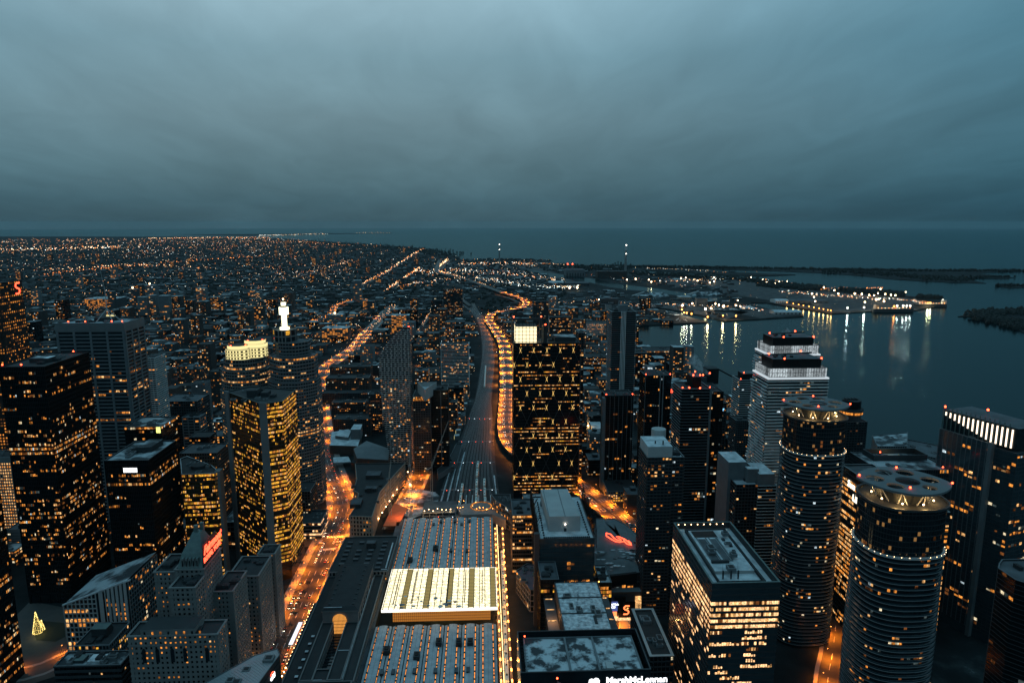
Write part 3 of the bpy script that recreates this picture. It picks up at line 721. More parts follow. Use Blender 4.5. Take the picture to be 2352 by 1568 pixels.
mb = MB(); mb.prism(octo(sx, sy, 5.4, 5.4), 219, 222, 'spire_flood'); mb.prism(octo(sx, sy, 3., 3.), 222, 237.4, 'spire_flood'); mb.prism(octo(sx, sy, 5.3, 5.3), 237.4, 246.4, 'spire_flood', bottom=True); mb.prism(octo(sx, sy, 4, 4), 246.4, 248, 'dark_metal'); mb.prism(octo(sx, sy, 2.7, 2.7), 248.2, 252, 'spire_flood', bottom=True)
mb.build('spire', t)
mb = MB(); [mb.obox((sx-1.8+k*2.6, sy-3.2, z), (1, 0, 0), (0, -1, 0), (0, 0, 1), .6, .2, 1.1, 'limestone') for k in range(2) for z in range(223, 236, 3)]; mb.build('spire_windows', t)
mb = MB(); mb.tube((sx, sy, 252), (sx, sy, 259), .3, .12, 'pale_concrete'); mb.ball((sx, sy, 256), .9, 'warm_lamp'); mb.build('mast', t)
lamp('flood_light', (sx, sy-12, 224), 3500, (1, .85, .4), 3, t)

# gold towers with blank concrete ends
pts = [(519, 899), (526, 901), (597, 926), (611, 926), (648, 921), (679, 894), (575, 886)]
p = PP(180, *pts); c = cen(p)
t = tower('office_tower', 'tall gold glass tower with a blank grey concrete fin facing the camera', 'skyscraper', p, 180, 'gold_glass', 'dark_roof', fac=F(3.8, 1.5, (.2, .1), (1.2, .1), base=10, lit_p=.62, full=.2, mul=lambda n_: .7 if n_.x < -.2 else 2.2, pal=PAL_GOLD, pm='granite', bm='granite', nwin=100, groups=2.4), cope='copper_roof')  # denser glowing panes on the right faces also imitate gold reflections
for a, b_ in (((597, 926), (611, 926)), ((519, 899), (526, 901))):
    A_, B_ = Vector(P(*a, 180)), Vector(P(*b_, 180)); d = (B_-A_).normalized(); nn = Vector((d.y, -d.x)); o_ = A_-d*.6
    mb = MB(); mb.obox((o_.x, o_.y, 0), (d.x, d.y, 0), (nn.x, nn.y, 0), (0, 0, 1), (B_-A_).length+1.2, 1.6, 181, 'concrete'); mb.build('concrete_fin', t)
mb = MB(); mb.box(c[0]-9, c[0]+1, c[1]-6, c[1]+6, 178.8, 186, 'dark_metal', 'dark_roof'); mb.box(c[0]+3, c[0]+10, c[1]-3, c[1]+8, 178.8, 183, 'dark_metal', 'dark_roof'); mb.build('roof_unit', t); roof_units(t, p, 180, 3)
p = PP(112, (414, 1053), (417, 1089), (492, 1086), (503, 1083), (486, 1068), (430, 1047))
t = tower('office_tower', 'short gold glass tower with a pointed back corner and a concrete end', 'office tower', p, 112, 'gold_glass', 'dark_roof', fac=F(3.8, 1.5, (.2, .1), (1.2, .1), base=6, lit_p=.8, full=.25, pal=PAL_GOLD, pm='granite', bm='granite', nwin=100, groups=2.4), cope='snow_light')
A_ = P(503, 1083, 112); mb = MB(); mb.box(A_[0]-3.6, A_[0]+1.2, A_[1]-1.5, A_[1]+7, 0, 113, 'concrete'); mb.build('concrete_fin', t)
c = cen(p); mb = MB(); mb.prism(octo(c[0], c[1]-1, 7, 6), 110.9, 114, 'dark_metal', 'dark_roof'); mb.build('roof_unit', t)
# the low banking hall between the gold towers
p = R(512, 612, 1198, 32, d=60); t = tower('banking_hall', 'low dark hall with sloping skylight roof between the two gold towers', 'hall', p, 32, 'dark_glass', 'patchy_roof', fac=F(5, 4, (.4, .3), (1, .3), lit_p=.4, nwin=20))
mb = MB(); x0, y0 = p[0]; [mb.box(x0+6+i*4, x0+8.4+i*4, y0+16+j*5, y0+17.2+j*5, 31, 31.4, 'cream_flood') for i in range(8) for j in range(3)]; mb.build('skylights', t)

# slanting-roof concrete building
a0, a1 = P(146, 1388, 50), P(290, 1333, 70); Y0 = a0[1]; X0, X1 = a0[0], P(290, 1333, 70)[0]; xm = X0+(X1-X0)*.5
poly = [(X0, Y0), (X1, Y0), (X1+1, Y0+46), (X0, Y0+46)]; claim(poly)
t = thing('office_building', 'pale concrete building whose roof climbs in one slant towards the hotel', 'office building', (*cen(poly), 0))
mb = MB(); mb.prism(poly, 0, [50, 70, 70, 50], 'dark_glass', 'patchy_roof'); mb.build('wall', t)
mb = MB(); W_ = X1-X0
for k in range(9):
    x = X0+W_*.5*k/8; mb.box(x-.35, x+.35, Y0-.7, Y0, 0, 50+20*(x-X0)/W_-.2, 'pale_concrete')
for k in range(7):
    x = X0+W_*(.55+.45*k/7); w = 2. if k else 4.5; mb.box(x-.1, min(x+w, X1), Y0-.75, Y0, 8, 50+20*(x-X0)/W_-.2, 'pale_concrete')
mb.build('piers', t)
mb = MB()
for k in range(14):
    z = 2+k*4.
    xa = X0+max(0, (z+1-50)/20*W_); xb = X0+W_*.5
    if xa < xb-2: mb.box(xa, xb, Y0-.6, Y0, z, z+.8, 'pale_concrete')
mb.build('floor_bands', t)
mb = MB(); mb.face([(X0-.8, Y0-.9, 49.9), (X1+.2, Y0-.9, 70.1), (X1+.2, Y0+.1, 70.6), (X0-.8, Y0+.1, 50.4)], 'snow_light'); mb.obox((X0-.8, Y0-.9, 49.2), (1, 0, .377), (0, 1, 0), (0, 0, 1), W_*1.07, 1, 1, 'snow_light'); mb.build('roof_edge', t)
facade(t, [(X1+.1, Y0), (X1+1.1, Y0+46), (X1+.5, Y0+46)], 2, 68, 4, 3.5, (.8, .3), (1.2, .32), lit_p=.45, pm='concrete', bm='concrete', nwin=40, pal=PAL_OFFICE)
wn_ = 0
for k in range(11):
    for j in range(8):
        if rnd.random() < (.85 if k in (8, 10, 3, 2) else .12):
            x = X0+W_*.5*j/8; z = 3.+k*4
            if z+3 < 50: 
                mb = MB(); mb.box(x+.6, x+W_*.0625-.6, Y0-.2, Y0+.05, z, z+2.8, 'amber_room' if rnd.random() < .7 else 'warm_room'); mb.build('window', t)
    for j in range(6):
        if rnd.random() < .35:
            x = X0+W_*(.55+.45*(j+.55)/7); z = 12+k*4.; mb = MB(); mb.box(x, x+1.0, Y0-.2, Y0+.05, z, z+2.2, 'amber_room'); mb.build('window', t)
# low blocks in front
p = R(172, 250, 1481, 45, back=(300, 1427)); t = tower('office_building', 'low block with yellow windows and a boxed roof unit, before the slanting roof', 'office building', p, 45, 'dark_glass', 'dark_roof', fac=F(3.8, 2.4, (.6, .3), (1.1, .31), base=4, lit_p=.45, pal=(('gold_room', 3), ('warm_room', 3), ('dim_room', 1)), pm='grey_slab', bm='grey_slab', nwin=50))
c = cen(p); mb = MB(); mb.box(c[0]-6, c[0]+5, c[1]-4, c[1]+4, 43.9, 51, 'dark_metal', 'copper_roof'); mb.build('roof_unit', t)
p = R(126, 275, 1527, 50, back=(299, 1492)); p = [(x, y) for x, y in p]; t = tower('office_building', 'dark flat block with rounded bands and frosted skylight pits, lowest left of the hotel', 'office building', p, 50, 'black_glass', 'patchy_roof', fac=F(4, 2., (.2, .2), (1.8, .4), base=4, lit_p=.12, pm='black_steel', bm='dark_slab', nwin=40, pal=PAL_HOME))
c = cen(p); mb = MB(); mb.box(c[0]-3, c[0]+8, c[1]-3, c[1]+5, 48.9, 49.6, 'snow_roof'); mb.box(c[0]-13, c[0]-5, c[1]-4, c[1]+3, 48.9, 51, 'dark_metal', 'copper_roof'); mb.build('roof_unit', t); roof_units(t, p, 50, 4, big=.8)

# chateau hotel
HL = dict(pm='limestone', bm='limestone', pal=(('amber_room', 8), ('warm_room', 1)), groups=1.1)
t = thing('hotel', 'grey stone chateau hotel with stepped wings, copper roof and red neon sign', 'hotel', (-205, 450, 0))
def wing(p, h, lp, nw, base=0, mech=True, roof='dark_roof'):
    tower('', '', '', p, h, 'black_glass', roof, root=t, fac=F(3.5, 3.1, (1.75, .4), (1.75, .41), base=base, lit_p=lp, nwin=nw, row={0: .1}, **HL), cope='limestone')
    roof_units(t, p, h, 5)
    mb = MB(); mb.ring(inset(p, -.02), inset(p, -.7), h-7.2, h-6.6, 'limestone'); mb.ring(inset(p, -.02), inset(p, -.9), h-.8, h+.2, 'limestone'); mb.build('cornice', t)
A_ = R(296, 497, 1457, 85, back=(512, 1423)); wing(A_, 85, .42, 100)
mb = MB(); mb.box(A_[0][0]+8, A_[1][0]-14, A_[0][1]-.02, A_[2][1]-1, 84, 89, 'limestone', 'dark_roof'); mb.build('attic', t)
mb = MB()
for j in range(8): x = A_[0][0]+10+j*5; mb.box(x, x+1.1, A_[0][1]-.2, A_[0][1]-.02, 85.6, 87.4, 'amber_room' if j % 3 else 'black_glass')
for x in (A_[0][0]+8, A_[0][0]+16.5, A_[0][0]+26, A_[0][0]+34, A_[0][0]+48):
    for i in range(8): mb.box(x+i*.3, x+i*.3+.3, A_[0][1]-.55, A_[0][1]-.45, 66, 74.5+1.5*math.sin(math.pi*(i+.5)/8), 'dark_glass')
mb.build('arched_windows', t)
slab = R(403, 467, 1306, 108, back=(521, 1258)); wing(slab, 108, .05, 20)
wing(R(391, 447, 1348, 103, d=17), 103, .12, 20); wing(R(355, 402, 1312, 103, d=26), 103, .28, 30)
wing(R(525, 592, 1322, 75, d=32), 75, .35, 60); wing(R(593, 630, 1271, 75, back=(640, 1250)), 75, .25, 30)
s = P(497, 1348, 95); wing([(slab[1][0], slab[0][1]+12), (slab[1][0]+14, slab[0][1]+12), (slab[1][0]+14, slab[2][1]+10), (slab[1][0], slab[2][1]+10)], 84, .12, 20)
x0, y0 = slab[0]; x1, y1 = slab[2]; Z = 108
b = [(x0+1, y0+1, Z), (x1-1, y0+1, Z), (x1-1, y1-2, Z), (x0+1, y1-2, Z)]; m_ = [(x0+3, y0+5, Z+9), (x1-2, y0+5, Z+9), (x1-2, y1-5, Z+9), (x0+3, y1-5, Z+9)]
k_ = [(x0+8, y0+13, Z+21), (x1-6, y0+13, Z+21), (x1-6, y1-12, Z+21), (x0+8, y1-12, Z+21)]
mb = MB()
for lo, hi in ((b, m_), (m_, k_)):
    for i in range(4): q = (i+1) % 4; mb.face([lo[i], lo[q], hi[q], hi[i]], 'copper_roof')
mb.face(k_, 'copper_roof'); mb.build('copper_roof', t)
mb = MB()
for k in range(5):
    x = x0+4+k*(x1-x0-8)/4.6; mb.box(x, x+1.5, y0+1.2, y0+4, Z+.5, Z+7, 'limestone', 'copper_roof'); mb.box(x+.35, x+1.15, y0+1.05, y0+1.2, Z+1.5, Z+5.5, 'black_glass')
mb.build('dormers', t)
mb = MB(); [mb.box(x, x+2.4, y, y+2.4, Z+4, Z+26, 'copper_roof') for x, y in ((x0+9, y0+13), (x1-8, y1-13))]; mb.build('chimneys', t)
S0 = (x1+.4, y0+1.5, Z+4.)
mb = MB(); mb.box(x1-.4, x1+.1, y0+1, y1-6, Z-1, Z+17, 'dark_metal'); mb.build('sign_frame', t)
put(lettering('Fairmont', 8.6, 'red_neon', .12, .35, .2), 'sign', t, (S0[0], S0[1], S0[2]+5), (0, 1, 0), (0, 0, 1))
put(lettering('ROYAL YORK', 5., 'red_neon', .14, 0., .2), 'sign', t, (S0[0], S0[1]-.5, S0[2]-.4), (0, 1, 0), (0, 0, 1))
lamp('sign_glow', (x1+7, y0+16, Z+10), 2600, (1, .08, .03), 3, t)
tower('', '', '', [(-205, 420), (-187, 420), (-187, 548), (-205, 548)], 24, 'black_glass', root=t, own=True, fac=F(6, 4, (1.8, .5), (1.6, .52), lit_p=.5, nwin=60, **HL))
# wedge roof and round logo building
p = PP(58, (455, 1568), (585, 1503), (636, 1488), (643, 1501), (560, 1568)); p = PP(58, (420, 1600), (472, 1566), (585, 1503), (637, 1488), (643, 1502), (600, 1560), (560, 1620))
t = tower('office_building', 'dark wedge building with ribbed metal roof and a lit lowercase bank logo', 'office building', p, 58, 'dark_metal', 'ribbed_roof', par=.3, fac=F(4, 30, (0, 0), (.5, .1), lit_p=0, bm='black_steel'), own=False)
a = Vector(P(643, 1502, 58)); b = Vector(P(600, 1560, 58)); d = (a-b).normalized(); nn = Vector((d.y, -d.x))
q = b+(a-b)*.42+nn*.4
put(lettering('citi', 5.2, 'white_sign', .1, 0, .15), 'sign', t, (q.x, q.y, 48.5), (d.x, d.y, 0), (0, 0, 1))
put(outline([stroke([(1.5+2.1*math.cos(math.pi*(1-i/8))+1.2, 3.6+1.3*math.sin(math.pi*i/8)) for i in range(9)], .45)], .15, 'red_neon'), 'arc', t, (q.x, q.y, 48.5), (d.x, d.y, 0), (0, 0, 1))
mb = MB()
for k in range(26):
    u0 = Vector(P(472, 1566, 58)).lerp(Vector(P(637, 1488, 58)), k/25); u1 = Vector(P(560, 1620, 58)).lerp(Vector(P(643, 1502, 58)), k/25)
    u0 = u0.lerp(u1, .06); u1 = u0.lerp(u1, .92); mb.tube((u0.x, u0.y, 57.8), (u1.x, u1.y, 57.8), .16, .16, 'ribbed_roof', 4)
mb.build('roof_ribs', t)

# plaza, lawn and lit trees
mat('plaza_stone', (.06, .055, .05), (.04, .038, .036), .15, .8)
q0 = P(60, 1480); sheet('plaza_paving', [P(70, 1380), P(150, 1395), P(165, 1500), P(150, 1545), P(40, 1580), P(0, 1450)], .12, 'plaza_stone')
sheet('lawn', [P(75, 1445), P(92, 1425), P(148, 1430), P(150, 1462), P(128, 1473), P(84, 1470)], .2, 'lawn')
glow('cream_star', (1., .72, .20), 5)
def fairy(nm, lab, x, y, h, r):
    t = thing('christmas_tree', lab, 'christmas tree', (x, y, .2))
    mb = MB(); n = 9
    for k in range(7):
        z0, z1 = .4+h*k/7.4, .4+h*(k+1.25)/7.4; a, b_ = r*(1-k/7.3), max(.1, r*(1-(k+1.6)/7.3)); i = len(mb.v)
        mb.tube((x, y, z0), (x, y, min(z1, h)), a, b_, 'foliage', 10)
    mb.build('foliage', t)
    mb = MB()
    for _ in range(int(620*h/20)):
        z = rnd.random()**1.4*h; rr = r*(1-z/h)*1.02+.15; a = rnd.random()*6.283; mb.octa((x+rr*math.cos(a), y+rr*math.sin(a), z+.4), .17, 'cream_star')
    mb.build('light_chain', t); lamp('tree_glow', (x+r+1, y-r-3, 5), 900*h/20, (1, .8, .3), 1, t)
x, y = P(87, 1452); fairy('a', 'tall cone of yellow lights standing on the dark plaza lawn', x, y, 19, 3.6); x, y = P(95, 1446); fairy('b', 'small cone of yellow lights beside the tall lit tree', x+1, y, 9, 1.7)

tower('office_block', 'dark office block with pale flat roof, right of the slim rippled condominium', 'office block', R(372, 452, 921, 92, d=44), 92, 'black_glass', 'grey_roof', units=4, fac=F(3.9, 3.4, (.9, .3), (1.6, .31), lit_p=.14, pm='dark_slab', bm='dark_slab', nwin=40))
tower('office_block', 'white-framed slab with amber floors in front of the dark block with pale roof', 'office block', R(418, 458, 958, 74, d=22), 74, 'dark_glass', 'grey_roof', fac=F(3.9, 8, (1.2, .4), (1.4, .41), lit_p=.5, pm='concrete', bm='concrete', nwin=30))
tower('office_block', 'brown stone block with small lit windows behind the short gold tower', 'office block', R(412, 497, 1040, 92, d=34), 92, 'black_glass', 'grey_roof', units=3, fac=F(3.8, 2.8, (1.1, .3), (1.7, .31), lit_p=.2, full=.15, pm='brick', bm='brick', nwin=60))

# ================================================================== rail station, train shed, glass hall
mat('olive_steel', (.16, .14, .06), None, .5, .5); glow('arch_glow', (1., .40, .08), .9)
t = thing('railway_station', 'long limestone railway station with a dark hipped great hall and an arched window', 'station', (-115, 560, 0))
gx0, gx1 = -136, -106.5; STW = dict(wall='black_glass', roof='dark_roof')
def stn(p, h, lp, nw, row=None, base=0):
    tower('', '', '', p, h, root=t, fac=F(4.6, 3.4, (1.5, .4), (1.5, .41), base=base, lit_p=lp, nwin=nw, row=row, pm='limestone', bm='limestone', pal=(('amber_room', 5), ('dim_room', 3))), cope='limestone', **STW)
# great hall: plain stone box with long barrel-edged roof
claim([(-150, 430), (-90, 684)])
mb = MB(); mb.box(gx0, gx1, 528, 606, 0, 27, 'limestone', 'dark_roof'); mb.build('hall_wall', t)
mb = MB(); b = [(gx0-.8, 527.2), (gx1+.8, 527.2), (gx1+.8, 606.8), (gx0-.8, 606.8)]; i_ = inset(b, 4); mb.prism(b, 27.01, 28.2, 'limestone', 'dark_roof'); n = 4
for k in range(4): q = (k+1) % 4; mb.face([(*b[k], 28.21), (*b[q], 28.21), (*i_[q], 30.2), (*i_[k], 30.2)], 'dark_roof')
mb.face([(*q, 30.2) for q in i_], 'dark_roof'); mb.build('hall_roof', t)
mb = MB()
for k in range(9): y = 533+k*8; mb.box(gx1, gx1+.3, y, y+3, 10, 22, 'dark_glass'); mb.box(gx0+4, gx0+6, y, y+2.5, 29, 30.8, 'dark_metal'); mb.box(gx1-6, gx1-4, y, y+2.5, 29, 30.8, 'dark_metal')
mb.build('hall_windows', t)
# big arched window in the near end wall
ax = (gx0+gx1)/2-.5; AR = 5.9
loop = [(ax-AR, 0), (ax+AR, 0)]+[(ax+AR*math.cos(a*math.pi/12), 13+AR*math.sin(a*math.pi/12)) for a in range(13)]+[(ax-AR, 0)]
mb = MB(); pts = [(x, 527.4, z+7.) for x, z in loop[:-1]]; mb.face(pts, 'arch_glow'); mb.build('arched_window', t)
mb = MB()
for k in range(-5, 6): x = ax+k*1.05; zt = 13+math.sqrt(max(0, AR*AR-(x-ax)**2)); mb.box(x-.1, x+.1, 527.1, 527.35, 7, 7+zt, 'black_steel')
for z in (10, 13, 16, 19): mb.box(ax-AR, ax+AR, 527.05, 527.3, z, z+.2, 'black_steel')
mb.build('window_bars', t)
mb = MB(); o_ = [(x, z) for x, z in loop[1:-1]]; 
for i in range(len(o_)-1):
    (xa, za), (xb, zb) = o_[i], o_[i+1]; mb.obox((xa, 526.6, za+7), (Vector((xb-xa, 0, zb-za)).normalized()), (0, 1, 0), (0, 0, 1), math.hypot(xb-xa, zb-za)+.05, .7, .5, 'limestone')
mb.build('window_arch', t)
# wings
stn([(-149, 607.5), (-93, 607.5), (-92, 681), (-147, 681)], 20, .12, 30)
stn([(-149, 436), (-137, 436), (-137, 606), (-149, 606)], 16, .55, 60, {0: .8, 1: .5, 2: .3})
stn([(-136, 436), (-98, 436), (-98, 452), (-136, 452)], 18, .5, 30, {3: .8})
stn([(-105, 453), (-97, 453), (-97, 606), (-105, 606)], 17, .15, 20)
stn([(-136, 453), (-127, 453), (-127, 526), (-136, 526)], 18.6, .1, 10); stn([(-116, 453), (-106, 453), (-106, 526), (-116, 526)], 18.6, .1, 10)
stn([(-126.8, 453), (-116.2, 453), (-116.2, 466), (-126.8, 466)], 18.2, .0, 5)
mb = MB(); mb.box(-126.8, -116.2, 466.2, 526.5, 0, 8, 'dark_metal', 'dark_glass'); 
for k in range(14): mb.box(-126.6, -116.4, 468+k*4.1, 468.4+k*4.1, 8.01, 8.5, 'dark_metal')
mb.build('light_court', t)
for i in range(7):
    for j in range(4):
        if rnd.random() < .85: x = -142+j*12; y = 612+i*9; mb = MB(); mb.box(x, x+5, y, y+3.2, 18.9, 20.6, 'dark_metal', 'grey_roof'); mb.build('skylight', t)
mb = MB(); mb.box(-121, -112, 655, 662, 18.9, 25, 'dark_metal', 'grey_roof'); mb.build('roof_unit', t)
mb = MB()
for k in range(6): mb.box(-141.5, -139, 460+k*10, 462.5+k*10, 15, 16.2, 'dark_metal', 'snow_light')
for k in range(5): mb.box(-130+k*7, -128+k*7, 440, 443, 17, 18.6, 'dark_metal', 'snow_light')
mb.build('roof_hatch', t)
mb = MB(); [mb.box(*q, 'snow_light') for q in ((-127.6, -127.1, 455, 525, 17.5, 17.7), (-105.7, -105.2, 455, 600, 17.5, 17.7), (-134, -120, 453.5, 454.6, 17.5, 17.8), (-115.5, -107, 489, 489.6, 17.5, 17.7), (-135, -120, 529, 529.7, 30.2, 30.4), (-100, -94.5, 612, 613, 18.9, 19.2), (-96.5, -95.3, 615, 668, 18.9, 19.1))]; mb.build('snow_patches', t)
# columns along the street front
mb = MB()
for k in range(20): y = 482+k*4.2; mb.tube((-151.5, y, .2), (-151.5, y, 11), .65, .55, 'limestone', 8)
mb.box(-152.6, -149.02, 479, 565, 11, 13, 'limestone', 'dark_roof'); mb.build('colonnade', t)

# train shed in two lengths, with smoke slots
glow('slot_glow', (1., .30, .04), 2.0)
def shed(lab, ya, yb, x0=-93., x1=9.):
    t = thing('train_shed', lab, 'train shed', ((x0+x1)/2, (ya+yb)/2, 0)); claim([(x0, ya), (x1, yb)])
    nb = 7; w = (x1-x0)/nb
    for k in range(nb):
        a = x0+k*w; mb = MB(); sl = w*.215
        segs = [(a+.35, a+sl-.25), (a+sl+.25, a+w/2-.05), (a+w/2+.05, a+w-sl-.25), (a+w-sl+.25, a+w-.35)]
        for (u, v) in segs:
            n = 3
            for i in range(n):
                xa, xb = u+(v-u)*i/n, u+(v-u)*(i+1)/n; z = lambda x: 11.+1.6*math.sin(math.pi*min(1, max(0, (x-a)/w)))
                mb.face([(xa, ya, z(xa)), (xb, ya, z(xb)), (xb, yb, z(xb)), (xa, yb, z(xa))], 'shed_roof')
        mb.build('roof_bay', t)
        for s in (sl, w-sl):
            mb = MB(); x = a+s
            mb.box(x-.42, x-.3, ya, yb, 11.9, 12.7, 'dark_metal'); mb.box(x+.3, x+.42, ya, yb, 11.9, 12.7, 'dark_metal'); mb.build('smoke_slot', t)
            mb = MB(); y = ya+1
            while y < yb-2:
                l = 1.5+rnd.random()*7; mb.box(x-.24, x+.24, y, min(y+l, yb-1), 11.3, 11.55, 'slot_glow'); y += l+.3+rnd.random()*1.6
            mb.build('slot_light', t)
            mb = MB(); y = ya+3
            while y < yb-3: mb.box(x-.7, x+.7, y, y+.7, 12.2, 13.1, 'dark_metal'); y += 7+rnd.random()*3
            mb.build('slot_clamps', t)
        mb = MB(); mb.box(a-.3, a+.3, ya, yb, 11., 11.45, 'dark_roof'); mb.build('gutter', t)
    mb = MB(); mb.box(x0, x1, ya+.2, yb-.2, 0, 10.6, 'dark_metal'); mb.build('shed_wall', t)
    return t
t1 = shed('near length of frosted train shed roof with orange slots, before the glowing glass hall', 395, 529.5)
t2 = shed('far length of the frosted train shed roof, beyond the glowing glass hall', 603.5, 742)
def vents(t, lst):
    for x, y, kind in lst:
        wx, wy = P(x, y, 14); mb = MB()
        if kind: mb.box(wx-2.4, wx+2.4, wy-3.5, wy+3.5, 11.6, 15.6, 'dark_metal'); mb.box(wx-1.4, wx+1.4, wy-2, wy+2, 15.6, 16.1, 'black_steel')
        else: mb.box(wx-1.3, wx+1.3, wy-2.6, wy+2.6, 11.8, 13.6, 'dark_metal'); mb.prism([(wx-1.4, wy-2.8), (wx+1.4, wy-2.8), (wx+1.4, wy+2.8), (wx-1.4, wy+2.8)], 13.6, 13.9, 'grey_roof')
        mb.build('roof_vent', t)
vents(t1, [(888, 1492, 1), (957, 1505, 1), (1008, 1473, 1), (1054, 1473, 1), (1080, 1473, 1), (877, 1540, 0), (903, 1540, 0), (952, 1538, 0), (1000, 1537, 0), (1048, 1536, 0), (1075, 1535, 0)])
vents(t2, [(942, 1285, 1), (1000, 1258, 1), (1036, 1261, 0), (1073, 1262, 0), (1013, 1195, 0), (1045, 1194, 0), (1078, 1194, 0), (996, 1202, 0), (1060, 1202, 0)])
mb = MB(); mb.box(-101, -94, 400, 740, 0, 9, 'dark_metal', 'grey_roof'); mb.build('link_roof', t1)

# glowing glass hall over the tracks
gx0, gx1, gy0, gy1, gz = -88., 10., 532., 601.5, 25.
t = thing('glass_hall', 'blazing yellow-white glass roof hall raised over the middle of the train shed', 'glass hall', (-39, 566, 0)); claim([(gx0, gy0), (gx1, gy1)])
lit('hall_light', (1., .88, .55), 2.5, .8, (2.4, 50), 'AUTO'); glow('hall_soft', (1., .76, .26), .36); glow('hall_edge', (1., .93, .74), 2.2, 'AUTO'); glow('hall_wall_glow', (1., .36, .06), .42)
nx, ny = 20, 14
for j in range(5):
    mb = MB()
    for i in range(nx):
        if i % 5 != j: continue
        for k in range(ny):
            x = gx0+1+(gx1-gx0-2)*i/nx; y = gy0+1+(gy1-gy0-2)*k/ny; w, h = (gx1-gx0-2)/nx, (gy1-gy0-2)/ny
            soft = (i % 4 == 3)
            mb.face([(x+.15, y+.15, gz), (x+w-.15, y+.15, gz), (x+w-.15, y+h-.15, gz), (x+.15, y+h-.15, gz)], 'hall_soft' if soft else 'hall_light')
    mb.build('glass_panels', t)
mb = MB(); mb.box(gx0+.9, gx1-.9, gy0+.9, gy1-.9, gz-1.2, gz-.1, 'hall_soft'); mb.build('ceiling', t)
mb = MB()
for i in range(nx+1): x = gx0+1+(gx1-gx0-2)*i/nx; mb.box(x-.3, x+.3, gy0, gy1, gz+.02, gz+.35, 'olive_steel')
for k in range(ny*2+1): y = gy0+1+(gy1-gy0-2)*k/ny/2; mb.box(gx0, gx1, y-.22, y+.22, gz+.36, gz+.5, 'olive_steel')
mb.build('roof_lattice', t)
for i in range(6):
    x = gx0+9+i*15.2; mb = MB(); mb.box(x-.35, x+.35, gy0+8, gy1-7, gz+.52, gz+1.3, 'black_steel'); mb.build('ridge_beam', t)
mb = MB(); mb.ring(inset([(gx0, gy0), (gx1, gy0), (gx1, gy1), (gx0, gy1)], 1.6), [(gx0, gy0), (gx1, gy0), (gx1, gy1), (gx0, gy1)], gz-2.2, gz-.05, 'hall_edge'); mb.build('lit_fascia', t)
mb = MB(); mb.box(gx0+9, gx1-6, gy0+2, gy0+2.4, 12.8, gz-2.3, 'hall_wall_glow'); mb.build('glazed_wall', t)
mb = MB(); [mb.box(gx0+9+i*1.7, gx0+9.22+i*1.7, gy0+1.8, gy0+1.98, 12.8, gz-2.3, 'dark_brick') for i in range(50)]; [mb.box(gx0+9, gx1-6, gy0+1.6, gy0+1.78, z, z+.2, 'dark_brick') for z in (15, 17.5, 20)]; mb.build('wall_mullions', t)
mb = MB()
for _ in range(26):
    x, y = gx0+8+rnd.random()*60, gy0+2+rnd.random()**2*22; r = .6+rnd.random()*1.5
    mb.prism([(x+r*math.cos(a)*(1+.4*rnd.random()), y+r*math.sin(a)) for a in (0, 1, 2, 3, 4, 5)], gz+.5, gz+.62, 'snow_roof')
mb.build('snow_patches', t)

# open platforms and trains beside the shed
glow('strip_gold', (1., .72, .32), 3.2)
mb = MB(); mb.box(10.2, 12.4, 400, 735, 0, 1., 'pavement'); mb.box(18.6, 20.4, 400, 735, 0, 1., 'pavement'); mb.build('platform', kind='structure')
for k in range(13):
    ya = 398+k*26; t = thing('canopy_light', 'golden light strip under the platform edge canopy right of the train shed', 'light strip', (13.4, ya, 6), 'light strips along the platform edge'); mb = MB(); mb.box(13.1, 13.7, ya, ya+24.5, 6., 6.3, 'strip_gold'); mb.build('tube', t); mb = MB(); [mb.box(13.3, 13.5, y_, y_+.2, 1, 6, 'dark_metal') for y_ in (ya+1, ya+23)]; mb.build('posts', t)
    lamp('lamp_light', (12.4, ya+12, 5.4), 2600, (1, .30, .04), .8, t); lamp('lamp_light', (22.4, ya+4, 7), 2200, (1, .30, .04), .8, t)
for y in range(410, 735, 13):
    for x, rr in ((11.3, 0), (19.5, 1)):
        t = thing('platform_lamp', 'orange lamp post on the open platform beside the train shed', 'lamp post', (x, y, 1), 'lamp posts along the open platforms')
        mb = MB(); mb.tube((x, y, 1), (x, y, 7), .09, .07, 'dark_metal', 5); mb.build('pole', t); mb = MB(); mb.box(x-.5, x+.5, y-1.6, y+1.6, 7, 7.3, 'orange_lamp'); mb.build('lamp_head', t)
        if y % 26 == 20 % 26 or rr == 0: lamp('lamp_light', (x, y, 6.6), 1500, (1, .36, .07), .4, t)
